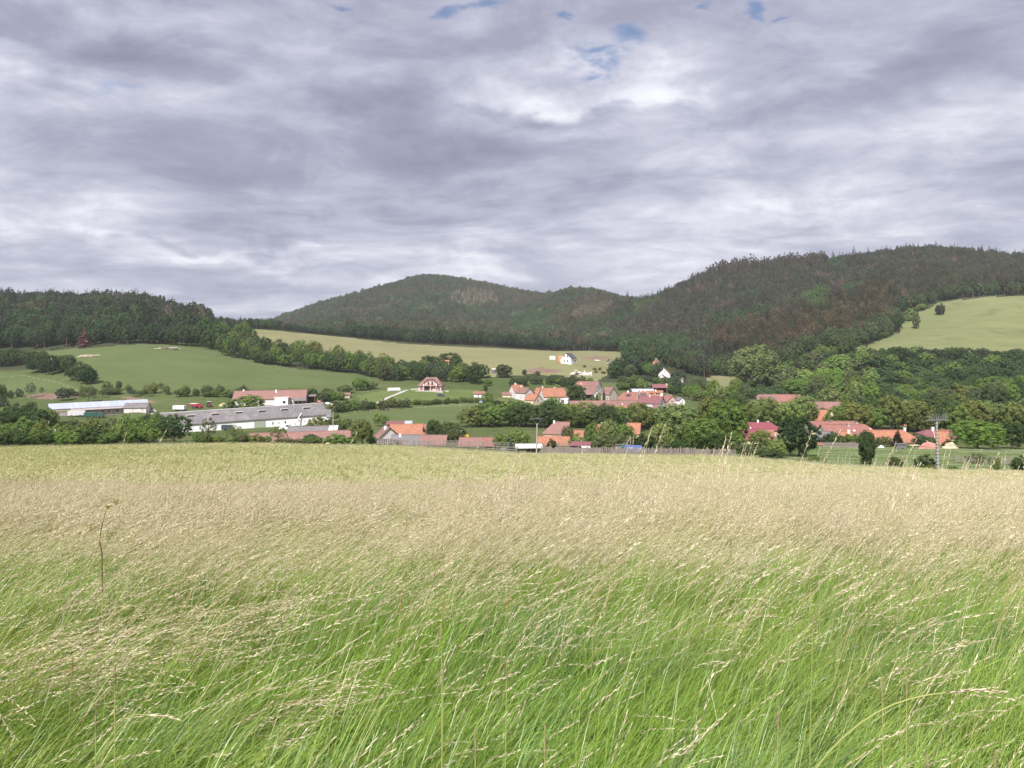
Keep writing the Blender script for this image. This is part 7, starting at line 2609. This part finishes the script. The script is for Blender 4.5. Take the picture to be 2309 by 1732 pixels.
# long arching stalk in the lower right corner
Yc = 1.62
base = Vector((ray(1600, 1732, Yc).x, Yc + .05, gz(ray(1600, 1732, Yc).x, Yc)))
pts = bez([base, base + Vector((.02, 0, .45)), ray(1800, 1650, Yc), ray(1950, 1580, Yc), ray(2132, 1562, Yc)], 18)
t = thing('arching_stalk', 'long arching pale stalk with a drooping seed spike in the lower right corner', 'grass stalk', base)
stem(pts, .0022, .0015, M['culm_green'], t)
hp_ = bez([ray(2132, 1562, Yc), ray(2200, 1552, Yc), ray(2268, 1562, Yc)], 8)
stem(hp_, .0016, .001, M['culm_brown'], t, 'spike_axis')
seed_head(hp_, t, 'seed_spike', GM[2], 34, .014, .004)
# a pale bent culm lower left
Yc = 2.1
p0 = ray(215, 1700, Yc)
base = Vector((p0.x - .05, Yc, gz(p0.x - .05, Yc)))
pts = bez([base, ray(200, 1690, Yc), ray(240, 1600, Yc), ray(330, 1612, Yc)], 14)
t = thing('bent_stalk', 'thin bent stalk with a pale drooping spike in the lower left', 'grass stalk', base)
stem(pts, .0018, .0012, M['culm_green'], t)
hp_ = bez([ray(330, 1612, Yc), ray(370, 1612, Yc), ray(402, 1622, Yc)], 6)
seed_head(hp_, t, 'seed_spike', GM[2], 22, .014, .003)

# dark forked weed on the left
Yw = 5.0
base = ray(232, 1400, Yw)
base = Vector((base.x, Yw, gz(base.x, Yw)))
t = thing('forked_weed', 'tall dark stemmed weed with a forked yellow green top on the left', 'weed', base)
mid, fk, tl, tr_ = ray(230, 1250, Yw), ray(224, 1218, Yw), ray(213, 1197, Yw), ray(239, 1150, Yw)
stem([base, ray(231, 1335, Yw)], .004, .004, M['culm_green'], t)
stem([ray(231, 1335, Yw), mid], .0045, .0045, M['culm_brown'], t)
stem([mid, fk], .0055, .004, M['culm_brown'], t)
stem([fk, tl], .0028, .0016, M['culm_green'], t, 'branch')
stem([fk, ray(230, 1185, Yw), tr_], .0038, .0018, M['culm_brown'], t, 'branch')
stem([ray(232, 1230, Yw), ray(246, 1215, Yw)], .0022, .0012, M['culm_green'], t, 'branch')
for c, r, m, nm in ((ray(207, 1187, Yw), .040, 'umbel_green', 'umbel'), (ray(246, 1205, Yw), .05, 'umbel_green', 'umbel'), (ray(262, 1130, Yw), .036, 'umbel_green', 'umbel'), (ray(243, 1143, Yw), .022, 'umbel_green', 'umbel'), (ray(236, 1290, Yw), .085, 'weed_leaf', 'leaf_cluster')):
    k = 70 if nm == 'umbel' else 130
    d_ = sphere_dirs(k) * np.array([1, 1, .55])
    v, f = leaf_quads(np.array(c - base) + d_ * r * rng.uniform(.3, 1, (k, 1)), d_ + np.array([0, 0, .5]), rng.uniform(.004, .008, k), .35, .6)
    link(bpy.data.objects.new(nm, np_mesh(nm, v, f, [M[m]])), t)
    for j in range(5):
        e = c + Vector((rng.normal(0, r * .5), rng.normal(0, r * .5), rng.uniform(0, r * .5)))
        MB().tube((c - Vector((0, 0, r * .8))) - base, e - base, .0012, .0008, 3).build('ray', M['culm_green'], t)

# second, smaller leafy weed
Yw = 6.0
base = ray(462, 1330, Yw)
base = Vector((base.x, Yw, gz(base.x, Yw)))
t = thing('leafy_weed', 'small bluish leafy weed in the grass right of the forked one', 'weed', base)
top = ray(459, 1268, Yw)
stem([base, ray(463, 1320, Yw), top], .004, .002, M['weed_leaf'], t)
for j in range(16):
    k = j / 15
    c = base.lerp(top, .55 + .45 * k) - base
    v, f = leaf_quads(np.array([c]) + rng.normal(0, .03, (1, 3)), rng.normal(0, 1, (1, 3)) + np.array([[0, 0, .8]]), np.array([.028 * (1.1 - .6 * k)]), .32, .3)
    link(bpy.data.objects.new('leaf', np_mesh('leaf', v, f, [M['weed_leaf']])), t)


def tall_plant(name, label, cat, u, v0, v1, Y, m, n, size, spread, lean, frac=.35, hm=None):
    b = ray(u, v1, Y)
    base = Vector((b.x, Y, gz(b.x, Y)))
    top = ray(u + lean, v0, Y)
    pts = bez([base, base.lerp(top, .5) - Vector(((top - base).x * .18, 0, 0)), top], 12)
    t = thing(name, label, cat, base)
    stem(pts, .0026, .0014, m, t)
    k = int(len(pts) * (1 - frac))
    seed_head(pts[k:], t, 'seed_head', hm or m, n, size, spread)
    return t


for u, v0, v1, Y, lean, lb in ((882, 1330, 1440, 3.3, 26, 'rusty sorrel in the grass, left one of the pair below the middle'), (975, 1345, 1420, 3.2, 26, 'rusty sorrel in the grass, right one of the pair below the middle'),
                               (1115, 1335, 1390, 3.2, 34, 'rusty sorrel right of the pair, leaning far over'), (395, 1330, 1420, 3.0, 30, 'rusty sorrel on the left between the two weeds'),
                               (536, 1380, 1440, 2.9, 40, 'rusty sorrel leaning right in the lower left quarter'), (1330, 1370, 1420, 3.1, 10, 'short rusty sorrel right of the middle'),
                               (150, 1480, 1560, 2.4, 14, 'orange brown sorrel stalk near the left edge')):
    tall_plant('sorrel', lb, 'sorrel', u, v0, v1, Y + 1.0, M['culm_green'], 60, .009, .011, lean, .22, M['sorrel_red'])
for u, v0, v1, Y, lean, lb in ((212, 1590, 1640, 2.0, 4, 'purplish foxtail head near the lower left corner'), (258, 1500, 1540, 2.2, 1, 'purplish foxtail head above the bent stalk on the left'),
                               (997, 1405, 1450, 2.6, -2, 'pale upright foxtail head left of the middle bottom'), (992, 1495, 1540, 2.3, 8, 'tan foxtail head, lower one left of the middle bottom'),
                               (1135, 1490, 1530, 2.3, 8, 'tan foxtail head just right of the middle bottom'), (1068, 1645, 1690, 1.8, 4, 'purplish foxtail head at the bottom middle'),
                               (1225, 1640, 1700, 1.8, 4, 'dark foxtail head at the bottom right of the middle'), (1995, 1522, 1562, 2.1, -6, 'tan foxtail head above the long arching stalk'),
                               (2040, 1510, 1535, 2.1, 5, 'small purplish foxtail head right above the arching stalk'), (1822, 1375, 1425, 2.8, 12, 'bushy pale seed head on the right above the arching stalk'),
                               (2085, 1700, 1730, 1.6, 6, 'purplish foxtail head in the lower right corner'), (2230, 1690, 1725, 1.6, 14, 'purplish foxtail head at the right bottom corner'),
                               (1745, 1590, 1640, 1.9, 10, 'large purplish foxtail head left of the arching stalk')):
    tall_plant('foxtail', lb, 'foxtail grass', u, v0, v1 + 60, Y, M['culm_green'], 70, .007, .0045, lean, .10, M['head_purple'])

# ------------------------------------------------------------------ the air: thin even haze from above the camera down into the valley
HAZE = 0.00009
hz = bpy.data.materials.new('haze')
hz.use_nodes = True
hn = NT(hz.node_tree)
hn.n.clear()
vo = hn.new('ShaderNodeVolumePrincipled')
vo.inputs['Color'].default_value = (.82, .86, .95, 1)
vo.inputs['Density'].default_value = HAZE
vo.inputs['Anisotropy'].default_value = 0.2
ho = hn.new('ShaderNodeOutputMaterial')
hn.link(vo.outputs[0], ho.inputs['Volume'])
hb = MB().box(-17500, 17500, -17500, 17500, -80, 262).build('haze', hz)
hb['kind'] = 'stuff'
hb.display_type = 'WIRE'
